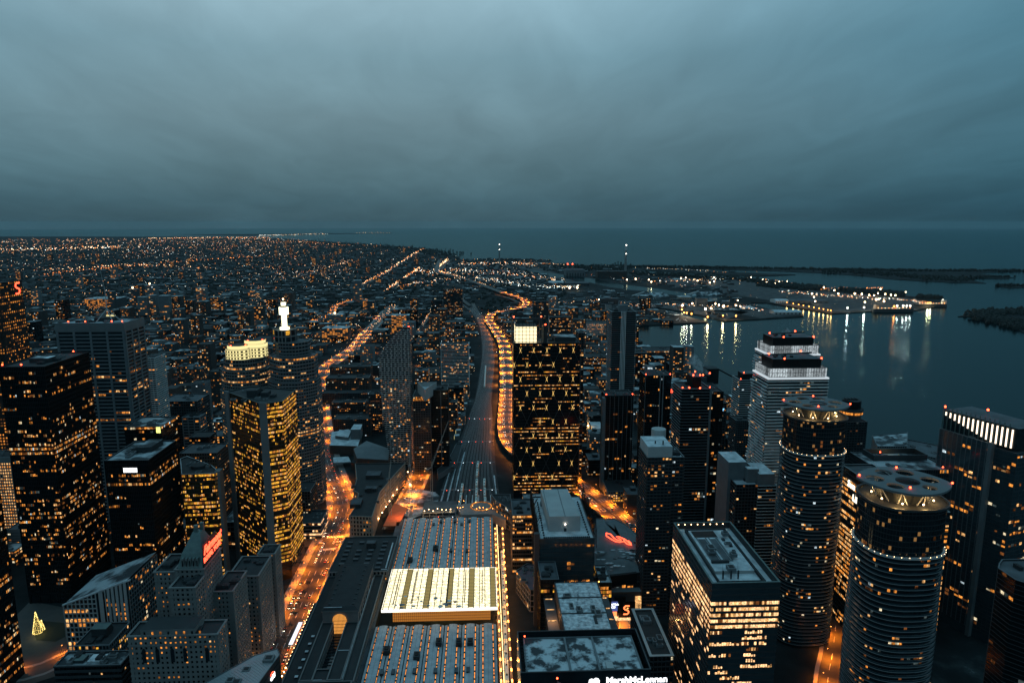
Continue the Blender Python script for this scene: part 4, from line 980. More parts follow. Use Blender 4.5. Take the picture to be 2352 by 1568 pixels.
def coach(x, y, z, ang=0, lab='', L_=25.5, grp='coaches of the commuter train beside the shed', w=1.5):
    t = thing('train_coach', lab, 'train coach', (x, y, z), grp); c, s = math.cos(ang), math.sin(ang)
    T = (-s, c, 0); Nn = (c, s, 0)
    def bx(u0, u1, v0, v1, z0, z1, m, nm):
        o = (x+Nn[0]*u0+T[0]*v0, y+Nn[1]*u0+T[1]*v0, z+z0); mb = MB(); mb.obox(o, Nn, T, (0, 0, 1), u1-u0, v1-v0, z1-z0, m); mb.build(nm, t)
    bx(-w, w, -L_/2, L_/2, .9, 4.5, 'train_paint', 'body'); bx(-w*.85, w*.85, -L_/2+.3, L_/2-.3, 4.5, 4.9, 'train_paint', 'roof')
    for sd in (-1, 1):
        u = (-w-.05, -w) if sd < 0 else (w, w+.05)
        bx(*u, -L_/2+2, L_/2-2, 1.6, 2.3, 'amber_room', 'window_strip'); bx(*u, -L_/2+4, L_/2-4, 3.2, 3.8, 'amber_room', 'window_strip'); bx(*u, -L_/2, L_/2, 2.5, 3., 'train_green', 'stripe')
    bx(-1.1, 1.1, -L_/2+2, -L_/2+4.6, .2, .9, 'dark_metal', 'bogie'); bx(-1.1, 1.1, L_/2-4.6, L_/2-2, .2, .9, 'dark_metal', 'bogie')
    for k in (-6, 6): bx(-.7, .7, k-1, k+1, 4.9, 5.3, 'dark_metal', 'roof_unit')
    return t
nm = ['first', 'second', 'third', 'fourth', 'fifth', 'sixth', 'seventh', 'eighth', 'ninth', 'tenth']
for k in range(10): coach(15.4+(k*.25), 425+k*26.2, .5, -.01, '%s pale double-deck coach, counted from the picture bottom, in the train beside the glass hall' % nm[k])
c0 = P(1113, 888, .4); c1 = P(1117, 820, .4); d = Vector((c1[0]-c0[0], c1[1]-c0[1])); n_ = max(1, int(d.length/27)); ang = -math.atan2(d.x, d.y); d.normalize()
for k in range(min(8, n_)): coach(c0[0]+d.x*26.5*k, c0[1]+d.y*26.5*k, .4, ang, '%s coach of the pale train on the tracks far beyond the shed' % nm[k], grp='coaches of the train on the far tracks')

# gantries and resting trains on the open tracks
for k, i in enumerate((4, 9, 15, 22, 30)):
    p, q = RC[i], RN[i]; w = cw(i)*.95; t = thing('signal_gantry', 'steel signal gantry spanning the open tracks, %s from the train shed' % nm[k], 'signal gantry', (p.x, p.y, .3), 'signal gantries over the tracks'); mb = MB()
    for s_ in (-1, 1): e = p+q*(w*s_); mb.tube((e.x, e.y, .3), (e.x, e.y, 8.5), .25, .2, 'grey_slab', 5)
    mb.build('posts', t); a, b = p-q*w, p+q*w; mb = MB(); [mb.tube((a.x, a.y, z), (b.x, b.y, z), .16, .16, 'pale_concrete', 4) for z in (7.6, 8.5)]; mb.build('beam', t); mb = MB(); [mb.ball(((a.x+(b.x-a.x)*u), (a.y+(b.y-a.y)*u)-.4, 7.2), .3, 'red_beacon' if j % 3 else 'cool_lamp', 6, 4) for j, u in enumerate((.1, .3, .5, .7, .9))]; mb.build('signal_lamps', t)
for k, (fr, i0, n_) in enumerate(((-.55, 3, 5), (-.25, 5, 6), (.30, 2, 5))):
    for j in range(n_):
        i = i0+j*2; p = RC[i]+RN[i]*(fr*cw(i)*.92); d = RC[i+1]-RC[i]; coach(p.x, p.y, .45, -math.atan2(d.x, d.y), '%s coach of the %s resting train on the open tracks beyond the shed' % (nm[j], ('leftmost', 'middle', 'rightmost')[k]), 24.5, 'coaches resting on the open tracks', 1.45)
# ================================================================== the middle: towers and halls beyond the station
# big glass tower with lit lattice
x0, x1 = P(1180, 1144)[0], P(1327, 1144)[0]; yy = 823; H1 = 201
p = [(x0, yy), (x1, yy), (x1, yy+42), (x0, yy+42)]
row = {k: .9 for k in (1, 2, 5, 19, 20, 33)}; row.update({9: .05, 10: .12, 11: .05, 14: .05, 15: .1, 12: .1, 40: .2, 41: .15, 36: .3, 37: .35, 24: .1, 28: .5, 4: .4, 21: .5, 6: .3, 3: .1, 7: .05, 8: .05, 29: .1, 30: .05, 25: .05, 26: .25})
t = tower('office_tower', 'wide black glass tower with ragged amber floors, lattice knots and a glowing roof lantern', 'skyscraper', p, H1, 'black_glass', 'dark_roof', fac=F(4.2, 2.6, (.12, .15), (1.1, .12), base=6, lit_p=.26, full=.03, row=row, pm='black_steel', bm='black_steel', nwin=100, pal=(('warm_room', 5), ('amber_room', 5), ('dim_room', 3), ('gold_room', 1)), groups=3.8, win_h=1.5), cope='dark_slab')
mb = MB(); W_ = (x1-x0); nb = 5
for k in range(11):
    z = 10+k*18.2
    for i in range(nb):
        a = x0+W_*i/nb; b = a+W_/nb; m_ = (a+b)/2; top = min(z+18.2, H1-1)
        if k % 2: mb.tube((a, yy-.35, z), (m_, yy-.35, top), .28, .28, 'dark_slab', 4); mb.tube((b, yy-.35, z), (m_, yy-.35, top), .28, .28, 'dark_slab', 4)
        else: mb.tube((m_, yy-.35, z), (a, yy-.35, top), .28, .28, 'dark_slab', 4); mb.tube((m_, yy-.35, z), (b, yy-.35, top), .28, .28, 'dark_slab', 4)
mb.build('diagrid', t)
glow('knot_gold', (1., .62, .18), 1.6)
for k in range(1, 11):
    z = 10+k*18.2
    for i in range(nb):
        x = x0+W_*(i+(.5 if k % 2 == 0 else 0))/nb+(.4 if i == 0 and k % 2 else 0)
        if rnd.random() < .85:
            mb = MB()
            for s_ in (-1, 1):
                for u in (-1, 1): mb.tube((x, yy-.55, z), (x+s_*1.3, yy-.55, z+u*3.6), .26, .1, 'knot_gold', 4, False)
            mb.build('knot_light', t)
lx1 = P(1240, 790, 201)[0]; LB = (x0-1, lx1, yy-.2, yy+30)
mb = MB(); mb.box(LB[0]+3, LB[1]-3, LB[2]+2, LB[3], 201, 221, 'lantern_glow', 'dark_roof'); mb.build('lantern', t)
mb = MB()
for k in range(7): x = LB[0]+3+(LB[1]-LB[0]-6)*k/6; mb.box(x-.25, x+.25, LB[2]+1.5, LB[2]+1.98, 200.5, 226, 'black_steel')
for z in (202, 206, 210.5, 215, 219.5): mb.box(LB[0]+2, LB[1]-2, LB[2]+1.4, LB[2]+1.8, z, z+.4, 'black_steel')
mb.build('lantern_grid', t)
mb = MB(); o_ = [(LB[0], LB[2]), (LB[1]+3, LB[2]), (LB[1]+3, LB[3]+6), (LB[0], LB[3]+6)]
mb.ring(inset(o_, .8), o_, 229, 232, 'dark_slab')
for x, y in o_: mb.box(x-.6, x+.6, y-.6, y+.6, 200, 230, 'dark_slab')
for k in range(12): x = LB[0]+(LB[1]+3-LB[0])*k/11; mb.box(x-.12, x+.12, LB[2], LB[2]+.2, 221, 229, 'dark_metal')
mb.build('crown_frame', t)
mb = MB(); mb.box(LB[0]-.4, LB[0]-.1, LB[2], LB[2]+.5, 150, 228, 'warm_room'); mb.box(x1+.25, x1+.5, yy+.2, yy+.8, 60, 190, 'dark_slab'); mb.box(x1+1.2, x1+1.9, yy+1, yy+2, 12, 205, 'dark_slab'); mb.build('edge_fin', t)
roof_units(t, [(lx1+6, yy+8), (x1-4, yy+8), (x1-4, yy+36), (lx1+6, yy+36)], H1, 6); beacons(t, [(x0, yy, 233), (lx1+2, yy+1, 233), (lx1+8, yy+8, 222)], .9)
mb = MB(); mb.box(lx1+5, lx1+10, yy+5, yy+10, 200, 222, 'dark_metal'); mb.box(x1-30, x1-4, yy+12, yy+34, 200, 206, 'dark_metal', 'patchy_roof'); mb.build('roof_unit', t)
# thin slab with small lit windows right behind it
p = [(x1+5, yy+50), (x1+12, yy+50), (x1+12, yy+75), (x1+5, yy+75)]; tower('condo_tower', 'thin dark slab with a column of lit stair windows, right behind the wide glass tower', 'condominium tower', p, 205, 'black_glass', fac=F(3.1, 4., (.3, .3), (.8, .3), lit_p=.55, pm='dark_slab', bm='dark_slab', nwin=60, pal=PAL_HOME))

# low plaza building with curved roof at its foot, park on a deck
x, y = P(1240, 1160, 20)
t = tower('office_building', 'low dark building at the foot of the wide glass tower, with a lit rounded terrace', 'office building', PP(26, (1128, 1134), (1172, 1134), (1176, 1172), (1158, 1160), (1140, 1150)), 26, 'dark_glass', 'dark_roof', fac=F(5, 3, (.3, .2), (1., .3), lit_p=.7, nwin=30, pal=PAL_OFFICE))
sheet('terrace_deck', PP(12, (1045, 1160), (1120, 1150), (1155, 1160), (1162, 1195), (1130, 1180), (1060, 1182)), 12.2, 'pavement', 11)
t = thing('terrace_bench', 'glowing oval ring seat on the rounded terrace beyond the train shed', 'bench', (*P(1100, 1164, 12), 12))
cx, cyy = P(1105, 1163, 12); mb = MB(); pts = [(cx+13*math.cos(a*.524), cyy+13*math.sin(a*.524)) for a in range(12)]; mb.ring(inset(pts, .8), pts, 12.3, 13.1, 'amber_room'); mb.build('seat_ring', t)
for k in range(16):
    x, y = P(1050+rnd.random()*105, 1155+rnd.random()*22, 12); t = thing('deck_lamp', 'small amber lamp on the rounded terrace', 'lamp post', (x, y, 12.2), 'lamps on the rounded terrace')
    mb = MB(); mb.tube((x, y, 12.2), (x, y, 15), .08, .06, 'dark_metal', 5); mb.build('pole', t); mb = MB(); mb.ball((x, y, 15.2), .4, 'orange_lamp'); mb.build('lamp_head', t)
    if k % 3 == 0: lamp('lamp_light', (x, y, 15), 700, (1, .4, .1), .3, t)

# curved stone office block along the tracks
p = PP(28, (803, 1184), (854, 1186), (872, 1130), (905, 1090), (930, 1063), (816, 1064), (820, 1100), (812, 1125), (824, 1132), (818, 1160))
t = tower('office_building', 'long curved stone building with orange-lit window grid facing the tracks', 'office building', p, 28, 'black_glass', 'dark_roof', fac=F(4.4, 3.6, (1.5, .4), (1.6, .41), lit_p=.25, row={0: .3}, pm='warm_stone', bm='warm_stone', nwin=100, pal=PAL_OFFICE), cope='limestone') if mat('warm_stone', (.36, .27, .20), (.28, .21, .16), .15, .85) else None
c = cen(p)
for dx, dy, a, b, h_ in ((0, 40, 9, 8, 32), (4, -5, 7, 5, 31), (-6, -48, 6, 9, 31.5), (3, -10, 3, 3, 33)):
    mb = MB(); mb.box(c[0]+dx-a, c[0]+dx+a, c[1]+dy-b, c[1]+dy+b, 26.8, h_, 'dark_metal', 'grey_roof'); mb.build('roof_unit', t)
for k in range(9):
    x, y = P(860+k*8.6, 1200-k*13.5); y = y; t = thing('street_lamp', 'warm globe lamp on the ledge beside the long curved stone building', 'street lamp', (x+5, y, 0), 'globe lamps along the curved stone building')
    mb = MB(); mb.tube((x+5, y, 0), (x+5, y, 5), .1, .08, 'dark_metal', 5); mb.build('pole', t); mb = MB(); mb.ball((x+5, y, 5.4), .7, 'warm_lamp'); mb.build('lamp_head', t); lamp('lamp_light', (x+6, y, 5), 2200, (1, .45, .15), .5, t)

# leaning white condo
a = P(897, 1062); b = P(945, 1075); xl, xr, yy = a[0], b[0], (a[1]+b[1])/2-2; claim([(xl, yy), (xr, yy+24)])
t = thing('condo_tower', 'tall condominium tower with white balcony lattice and a top swept to one peak', 'condominium tower', ((xl+xr)/2, yy, 0))
prof = [(0, xl, xr), (25, xl-1, xr), (60, xl-4, xr), (95, xl-7, xr+.5), (130, xl-9, xr+1), (158, xl-9.5, xr+1.5), (172, xl-3, xr+1.5), (186, xl+8, xr+1.5), (202, xl+26, xr+1.5)]
def prof_at(z):
    for (z0, a0, b0), (z1, a1, b1) in zip(prof, prof[1:]):
        if z <= z1: u = (z-z0)/(z1-z0); return a0+(a1-a0)*u, b0+(b1-b0)*u
    return prof[-1][1:]
mb = MB()
for (z0, a0, b0), (z1, a1, b1) in zip(prof, prof[1:]):
    for q in ([(a0, yy, z0), (b0, yy, z0), (b1, yy, z1), (a1, yy, z1)], [(a1, yy+22, z1), (b1, yy+22, z1), (b0, yy+22, z0), (a0, yy+22, z0)], [(b0, yy, z0), (b0, yy+22, z0), (b1, yy+22, z1), (b1, yy, z1)], [(a0, yy+22, z0), (a0, yy, z0), (a1, yy, z1), (a1, yy+22, z1)]): mb.face(q, 'dark_glass')
z1, a1, b1 = prof[-1]; mb.face([(a1, yy, z1), (b1, yy, z1), (b1, yy+22, z1), (a1, yy+22, z1)], 'grey_roof'); mb.build('wall', t)
mb = MB(); k = 1
while k*3.05 < 200:
    z = k*3.05; a_, b_ = prof_at(z); mb.box(a_-.5, b_+.5, yy-.9, yy, z, z+.45, 'white_slab')
    for j in range(int((b_-a_)/3.1)):
        if (j+k//2) % 2: mb.box(a_+j*3.1+.3, a_+j*3.1+2.2, yy-.95, yy-.91, z+.4, z+1.5, 'white_slab')
    k += 1
mb.build('balconies', t)
mb = MB()
for j in range(9): x = xl-7+j*(xr-xl+8)/8.5; zt = 158+max(0, (j-1))*6.3; mb.box(x, x+.35, yy-.5, yy-.02, 0 if j > 1 else 60, min(zt, 201), 'white_slab')
mb.build('piers', t)
n_ = 0
for k in range(2, 64):
    a_, b_ = prof_at(k*3.05+1)
    for j in range(int((b_-a_)/3.1)):
        if rnd.random() < .24 and n_ < 100:
            n_ += 1; mb = MB(); mb.box(a_+j*3.1+.4, a_+j*3.1+2.7, yy-.15, yy-.02, k*3.05+.5, k*3.05+2.7, pick(PAL_HOME)); mb.build('window', t)
beacons(t, [(xr, yy+1, 203)], .7)
# brick block with pitched ends, concert hall, theatre
p = PP(26, (769, 1036), (790, 1044), (830, 1041), (892, 1040), (888, 1010), (840, 985), (815, 990), (805, 1020))
t = thing('concert_hall', 'low theatre with a large grey fan-shaped roof', 'theatre', (*cen(p), 0)); claim(p)
fan = PP(24, (820, 1052), (892, 1056), (894, 1030), (842, 1012), (812, 1030)); mb = MB(); n = len(fan)
mb.prism(fan, 0, 24, 'brick', 'grey_roof'); mb.build('wall', t)
mb = MB(); c = cen(fan); [mb.face([(*fan[i], 24.02), (*fan[(i+1) % n], 24.02), (c[0], c[1]+6, 30)], 'roof_slate') for i in range(n)] if mat('roof_slate', (.13, .15, .16), (.09, .105, .11), .1, .8) else 0; mb.build('fan_roof', t)
q = PP(9, (765, 1050), (800, 1048), (806, 1060), (766, 1062)); mb = MB(); mb.prism(q, 7.5, 9, 'pale_concrete', 'snow_light', True); mb.build('entrance_canopy', t)
mb = MB(); [mb.tube((x, y, 0), (x, y, 7.5), .3, .3, 'dark_metal') for x, y in q]; mb.build('canopy_posts', t)
q = PP(12, (806, 1060), (888, 1070), (888, 1060), (812, 1052)); mb = MB(); mb.prism(q, 0, 11, 'brick', 'dark_roof'); mb.build('foyer', t)
t = thing('theatre', 'angular theatre with snow-covered stepped roofs and a lit orange doorway', 'theatre', (*P(795, 1010), 0))
mb = MB(); q = PP(14, (757, 1022), (822, 1024), (830, 998), (800, 985), (762, 992)); claim(q); mb.prism(q, 0, 14, 'brick', 'snow_light'); mb.build('wall', t)
mb = MB(); q = PP(30, (805, 986), (828, 986), (832, 974), (813, 974)); mb.prism(q, 13, 30, 'concrete', 'snow_light'); mb.build('fly_tower', t)
mb = MB(); q = PP(19, (770, 1000), (800, 1004), (806, 990), (780, 986)); mb.prism(q, 13.9, 19, 'concrete', 'snow_light'); mb.build('auditorium_roof', t)
q = P(795, 1030); mb = MB(); mb.box(q[0]-5, q[0]+8, q[1]-1.8, q[1]-1.2, 1, 9, 'arch_glow'); mb.build('doorway', t)
for k in range(6):
    mb = MB(); mb.ball((q[0]-5+k*2.6, q[1]-2.2, 9.6), .5, 'orange_lamp'); mb.build('door_lamp', t)
# other middle blocks: (name, label, rect, h, wall, style ...)
def blk(name, lab, cat, p, h, wall='black_glass', roof='dark_roof', lp=.18, fh=3.3, bw=3.2, pier=(.9, .35), band=(1.3, .36), sm='dark_brick', nwin=40, units=3, pal=PAL_HOME, bc=0, full=0., **k):
    t = tower(name, lab, cat, p, h, wall, roof, units=units, fac=F(fh, bw, pier, band, lit_p=lp, pm=sm, bm=sm, nwin=nwin, pal=pal, full=full, **k.pop('f', {})), **k)
    if bc: beacons(t, [(p[0][0]+1, p[0][1]+1, h+1), (p[1][0]-1, p[1][1]+1, h+1)][:bc], .7)
    return t
blk('condo_building', 'long dark condominium block with a row of pinkish lights along its roof edge', 'condominium building', R(738, 878, 902, 22, d=26), 22, sm='dark_slab', lp=.1)
t = blk('hotel', 'dark U-shaped hotel block behind the snowy theatre roofs', 'hotel', R(766, 850, 962, 30, d=30), 30, sm='dark_brick', lp=.25)
blk('condo_building', 'dark brick condominium with scattered windows below the row of pinkish lights', 'condominium building', R(762, 838, 924, 30, d=22), 30, sm='dark_brick', lp=.22)
blk('condo_tower', 'dark slab tower immediately left of the leaning white condominium', 'condominium tower', R(846, 884, 905, 68, d=24), 68, sm='dark_slab', lp=.28, nwin=80)
blk('condo_building', 'brick block left of the dark slab tower, with a lit courtyard', 'condominium building', R(748, 846, 868, 42, d=34), 42, sm='brick', lp=.3, nwin=60)
blk('condo_building', 'brick mid-rise above the row of pinkish roof lights', 'condominium building', R(758, 850, 842, 36, d=30), 36, sm='brick', lp=.35, nwin=60)
# pair of towers with triangular white crown
p = R(948, 988, 910, 112, d=38); t = blk('condo_tower', 'dark condominium tower with an amber cornice and a triangular white crown', 'condominium tower', p, 112, sm='dark_slab', lp=.18, nwin=70, units=2)
tri = PP(124, (959, 880), (1003, 880), (976, 898)); mb = MB(); mb.ring(inset(tri, .8), tri, 110, 126, 'pale_concrete'); mb.prism(inset(tri, .8), 110, 120, 'dark_metal', 'snow_light'); mb.build('crown', t)
mb = MB(); [mb.box(p[0][0]+.6+k*2., p[0][0]+1.4+k*2., p[0][1]-.8, p[0][1]-.5, 106, 109, 'amber_room') for k in range(int((p[1][0]-p[0][0]-1)/2))]; mb.build('cornice_lights', t)
p = R(989, 1028, 895, 118, d=30); t = blk('condo_tower', 'slim black condominium tower with pale edge lines beside the tracks', 'condominium tower', p, 118, sm='black_steel', lp=.14, nwin=70, bc=1, pier=(.3, .3))
mb = MB(); mb.box(p[0][0]-.5, p[0][0]+.5, p[0][1]-1, p[0][1]-.42, 0, 119, 'pale_concrete'); mb.box(p[1][0]-10, p[1][0]-9.2, p[1][1]-1, p[1][1]-.42, 0, 116, 'grey_slab'); mb.build('edge_line', t)
t = blk('condo_tower', 'broad tower ringed by white balcony strips, left of the rail corridor', 'condominium tower', R(1013, 1076, 790, 88, d=26), 88, 'dark_glass', sm='white_slab', lp=.34, pier=(0, 0), band=(.8, 1.1), nwin=90, fh=3.1)
blk('condo_tower', 'dense cluster tower farther along the tracks, dark with pinprick windows', 'condominium tower', R(1018, 1062, 664, 110, d=30), 110, 'black_glass', sm='dark_slab', lp=.35, band=(.8, .8), nwin=60, units=2)
blk('condo_tower', 'lower dark tower left of the pinprick-window cluster tower', 'condominium tower', R(990, 1016, 690, 90, d=26), 90, 'black_glass', sm='dark_slab', lp=.25, band=(.8, .8), nwin=40, units=2)
# dark corrugated canopy buildings over the tracks side
p = PP(8, (1006, 1090), (1050, 1062), (1062, 1018), (1048, 1018), (1030, 1055), (1004, 1078)); t = tower('warehouse', 'long low shed with curved grey edge wall beside the tracks', 'warehouse', p, 8, 'concrete', 'dark_roof')
t = thing('parking_terrace', 'pale lime-lit strip of townhouses running along the tracks', 'row of houses', (*P(1062, 960), 0))
for k in range(9):
    a = P(1048+k*3.2, 1010-k*12.5); mb = MB(); mb.box(a[0]-3, a[0]+5, a[1], a[1]+9, 0, 7, 'limestone', 'snow_light'); mb.build('house', t)
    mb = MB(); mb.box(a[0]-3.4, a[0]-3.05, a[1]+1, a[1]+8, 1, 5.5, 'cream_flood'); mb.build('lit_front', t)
# stepped building left of the main street bend, low office with lit floors
t = blk('office_building', 'brick office slab with a slanted dark roof at the bend of the orange street', 'office building', R(668, 712, 1128, 45, d=30), 45, sm='brick', lp=.3, units=1)
t = blk('office_building', 'low corner building with bright shop floors at the street crossing', 'office building', R(668, 736, 1200, 20, d=34), 20, 'dark_glass', sm='grey_slab', lp=.5, pal=PAL_BRIGHT, full=.4, pier=(0, 0), fh=4)
# construction site and cranes
sheet('construction_ground', PP(0, (895, 1180), (940, 1120), (1000, 1130), (1040, 1168), (960, 1185), (905, 1210)), .15, 'patchy_roof')
def frame(lab, poly, h, m='pale_concrete'):
    t = thing('building_shell', lab, 'unfinished building', (*cen(poly), 0)); claim(poly)
    for k in range(int(h/4)+1):
        mb = MB(); mb.prism(poly, k*4., k*4.+.35, m, 'grey_roof', True); mb.build('floor_slab', t)
    x0, x1 = min(q[0] for q in poly), max(q[0] for q in poly); y0, y1 = min(q[1] for q in poly), max(q[1] for q in poly); mb = MB()
    for i in range(6):
        for j in range(4): x = x0+.6+(x1-x0-1.8)*i/5; y = y0+.6+(y1-y0-1.8)*j/3; mb.box(x, x+.6, y, y+.6, .36, h, m)
    mb.build('columns', t); return t
t = frame('unfinished low concrete structure with lit decks, just beyond the train shed', R(970, 1048, 1178, 12, d=34), 12)
for k in range(7): x, y = P(975+k*10, 1170+rnd.random()*8, 13); mb = MB(); mb.ball((x, y, 15), .5, 'warm_lamp'); mb.tube((x, y, 12.4), (x, y, 14.6), .08, .08, 'dark_metal', 5); mb.build('work_light', t); lamp('lamp_light', (x, y-2, 15), 1500, (1, .6, .25), .4, t) if k % 2 == 0 else None
p = PP(10, (880, 1205), (915, 1205), (936, 1165), (906, 1152)); t = thing('site_shelter', 'orange tarpaulin roof over the construction site beside the curved stone building', 'shelter', (*cen(p), 0)); mb = MB(); mb.prism(p, 8, 9, 'tarp', 'tarp', True); mb.build('tarpaulin', t); mb = MB(); [mb.tube((x, y, 0), (x, y, 8), .3, .3, 'dark_metal') for x, y in p]; mb.build('posts', t)
lamp('tarp_light', (cen(p)[0]+6, cen(p)[1]-8, 17), 6000, (1, .4, .12), 1, t)
def crane(lab, bx_, by_, h, ja, jl, tilt=0., s=1.2, lit_=False):
    t = thing('tower_crane', lab, 'crane', (bx_, by_, 0), 'tower cranes on the building sites')
    mb = MB(); m = 'crane_steel'
    for a, b in ((-s, -s), (s, -s), (s, s), (-s, s)): mb.tube((bx_+a, by_+b, 0), (bx_+a, by_+b, h), .16, .16, m, 4)
    k = 0
    while k*3 < h-3:
        z = k*3; mb.tube((bx_-s, by_-s, z), (bx_+s, by_-s, z+3), .09, .09, m, 4, False); mb.tube((bx_+s, by_-s, z), (bx_+s, by_+s, z+3), .09, .09, m, 4, False); mb.tube((bx_-s, by_+s, z), (bx_-s, by_-s, z+3), .09, .09, m, 4, False); k += 1
    mb.build('mast', t)
    d = Vector((math.cos(ja)*math.cos(tilt), math.sin(ja)*math.cos(tilt), math.sin(tilt))); o = Vector((bx_, by_, h)); n_ = Vector((-math.sin(ja), math.cos(ja), 0)); u = d.cross(n_)*-1
    mb = MB()
    mb.tube(o+n_*.7, o+d*jl+n_*.4, .14, .1, m, 4); mb.tube(o-n_*.7, o+d*jl-n_*.4, .14, .1, m, 4); mb.tube(o+Vector((0, 0, 2)), o+d*jl+Vector((0, 0, .8)), .14, .1, m, 4)
    for k in range(int(jl/2.5)): a = o+d*(k*2.5); mb.tube(a+n_*.7, a+d*1.25+Vector((0, 0, 1.8-1.2*k*2.5/jl)), .07, .07, m, 4, False); mb.tube(a-n_*.7, a+d*1.25+Vector((0, 0, 1.8-1.2*k*2.5/jl)), .07, .07, m, 4, False)
    mb.build('jib', t)
    mb = MB(); e = o-Vector((d.x, d.y, 0))*12; mb.tube(o, e, .35, .35, m, 4); mb.box(e.x-1.5, e.x+1.5, e.y-1.5, e.y+1.5, h-2.5, h+.5, 'concrete'); mb.build('counterweight', t)
    mb = MB(); mb.box(bx_-1.2, bx_+1.2, by_-2.6, by_-1.3, h-2.5, h, 'dark_metal'); mb.tube((bx_, by_, h), (bx_, by_, h+7), .3, .15, m, 4); mb.tube((bx_, by_, h+7), tuple(o+d*jl*.7), .06, .06, m, 4); mb.build('cab', t)
    if lit_:
        mb = MB(); mb.ball((bx_, by_-2, h*.62), 1., 'warm_lamp'); mb.build('work_light', t); lamp('lamp_light', (bx_, by_-4, h*.6), 9000, (1, .62, .25), 1, t)
    return t
x, y = P(944, 1180); crane('lattice crane with its lamp blazing, standing in front of the leaning white condominium', x, y, 62, 1.6, 30, 1.35, lit_=True)
x, y = P(992, 1152); crane('lattice crane whose raised jib crosses the black tower beside the tracks', x, y, 45, .9, 62, 1.0)
x, y = P(897, 1200); crane('lattice crane rising between the orange tarpaulin and the curved stone building', x, y, 55, 1.2, 20, 1.3)
# ================================================================== right side: arena, glass offices, condominiums
# arena
AP = PP(36, (1366, 1322), (1366, 1190), (1412, 1191), (1440, 1206), (1462, 1226), (1478, 1252), (1486, 1312))
t = tower('arena', 'grey low-domed arena with a red neon ribbon S on its roof', 'arena', AP, 36, 'dark_slab', 'roof_slate', par=.4, fac=F(8, 6, (.4, .3), (1, .3), lit_p=.1, nwin=10))
c = cen(AP); mb = MB(); o_ = inset(AP, 4)
for a, b, z0, z1 in ((inset(AP, 1.5), inset(AP, 10), 35.7, 38.2), (inset(AP, 10), inset(AP, 20), 38.2, 39.6)):
    for i in range(len(a)): q = (i+1) % len(a); mb.face([(*a[i], z0), (*a[q], z0), (*b[q], z1), (*b[i], z1)], 'roof_slate')
mb.face([(x, y, 39.6) for x, y in inset(AP, 20)], 'roof_slate'); mb.build('dome_roof', t)
def nn3(pts, w): return outline([stroke(pts, w)], .25, 'red_neon')
a = P(1382, 1234, 40); b = P(1450, 1254, 40); u = Vector((b[0]-a[0], b[1]-a[1], 0)); Wd = u.length; u.normalize(); v = Vector((-u.y, u.x, 0)); 
def lg(pts, w=1.): put(nn3([(x*Wd, y*Wd) for x, y in pts], w), 'neon_line', t, (a[0], a[1], 41.2), u, v)
lg([(.0, .30), (.16, .30), (.36, .12), (.50, .06), (.62, .08), (.58, .16), (.46, .20)]); lg([(.0, .30), (.10, .12), (.22, .06)]); lg([(.22, .06), (.34, .0), (.5, -.05), (.62, -.02), (.72, .12), (.6, .26), (.42, .30), (.38, .24)]); lg([(.62, .27), (.80, .16), (.9, .08), (1., .0), (.86, .0), (.72, .1)]); lg([(.80, .22), (.92, .12), (1., 0)])
mb = MB(); 
for _ in range(22):
    x, y = P(1370+rnd.random()*85, 1262+rnd.random()*50, 38.5); r = .6+rnd.random()*2.2; mb.prism([(x+r*2*math.cos(q), y+r*.8*math.sin(q)) for q in (0, 1, 2, 3, 4, 5)], 39.6, 40.0, 'snow_roof')
mb.build('snow_patches', t)
# its name board and screens face the square in front
s0, s1 = P(1402, 1337, 33), P(1462, 1330, 33); d = Vector((s1[0]-s0[0], s1[1]-s0[1], 0)).normalized()
mb = MB(); o_ = Vector((s0[0], s0[1], 29))-d*22; mb.obox(o_, d, (-d.y, d.x, 0), (0, 0, 1), 47, 3, 10, 'black_steel'); mb.build('sign_board', t)
put(lettering('Scotiabank Arena', 7.0, 'sign_orange', .12, 0, .2), 'sign', t, (s0[0]-31.5, s0[1]-1.2, 31.5), d, (0, 0, 1)) if glow('sign_orange', (1., .20, .06), 2.6) else None
Y0 = s0[1]-7
q = P(1409, 1371, 14); mb = MB(); mb.box(q[0]-2, q[0]+8, Y0+1, Y0+3, 7, 22, 'black_steel'); mb.build('screen_frame', t)
mb = MB(); mb.box(s0[0]-1, s0[0]+5.5, Y0-.6, Y0-.3, 10, 19, 'screen_blue'); mb.box(s0[0]-.5, s0[0]+4.8, Y0-1, Y0-.7, 5.5, 9.6, 'sign_orange'); mb.build('screen', t) if glow('screen_blue', (.10, .14, .42), .8) else None
put(lettering('XTRA\nCE?', 2.6, 'white_sign', .05, 0, .1), 'letters', t, (s0[0]-.4, Y0-.8, 15.6), (1, 0, 0), (0, 0, 1))
mb = MB(); mb.box(s0[0]+6.5, s0[0]+21, Y0-1.2, Y0-.8, 4, 19, 'black_glass'); mb.build('screen_panel', t)
sc_S(t, (s0[0]+10.5, Y0-1.6, 7.5), (1, 0, 0), (0, 0, 1), 7.8, 'sign_orange')
mb = MB(); mb.box(s0[0]-2, s0[0]+27, Y0+3, Y0+10, 0, 26, 'dark_slab', 'roof_slate'); mb.box(s0[0]+21.5, s0[0]+27, Y0+2, Y0+2.8, 8, 22, 'warm_room'); mb.box(s0[0]-1, s0[0]+25, Y0+.6, Y0+2.4, 0, 3.6, 'bright_office'); mb.build('entrance', t)
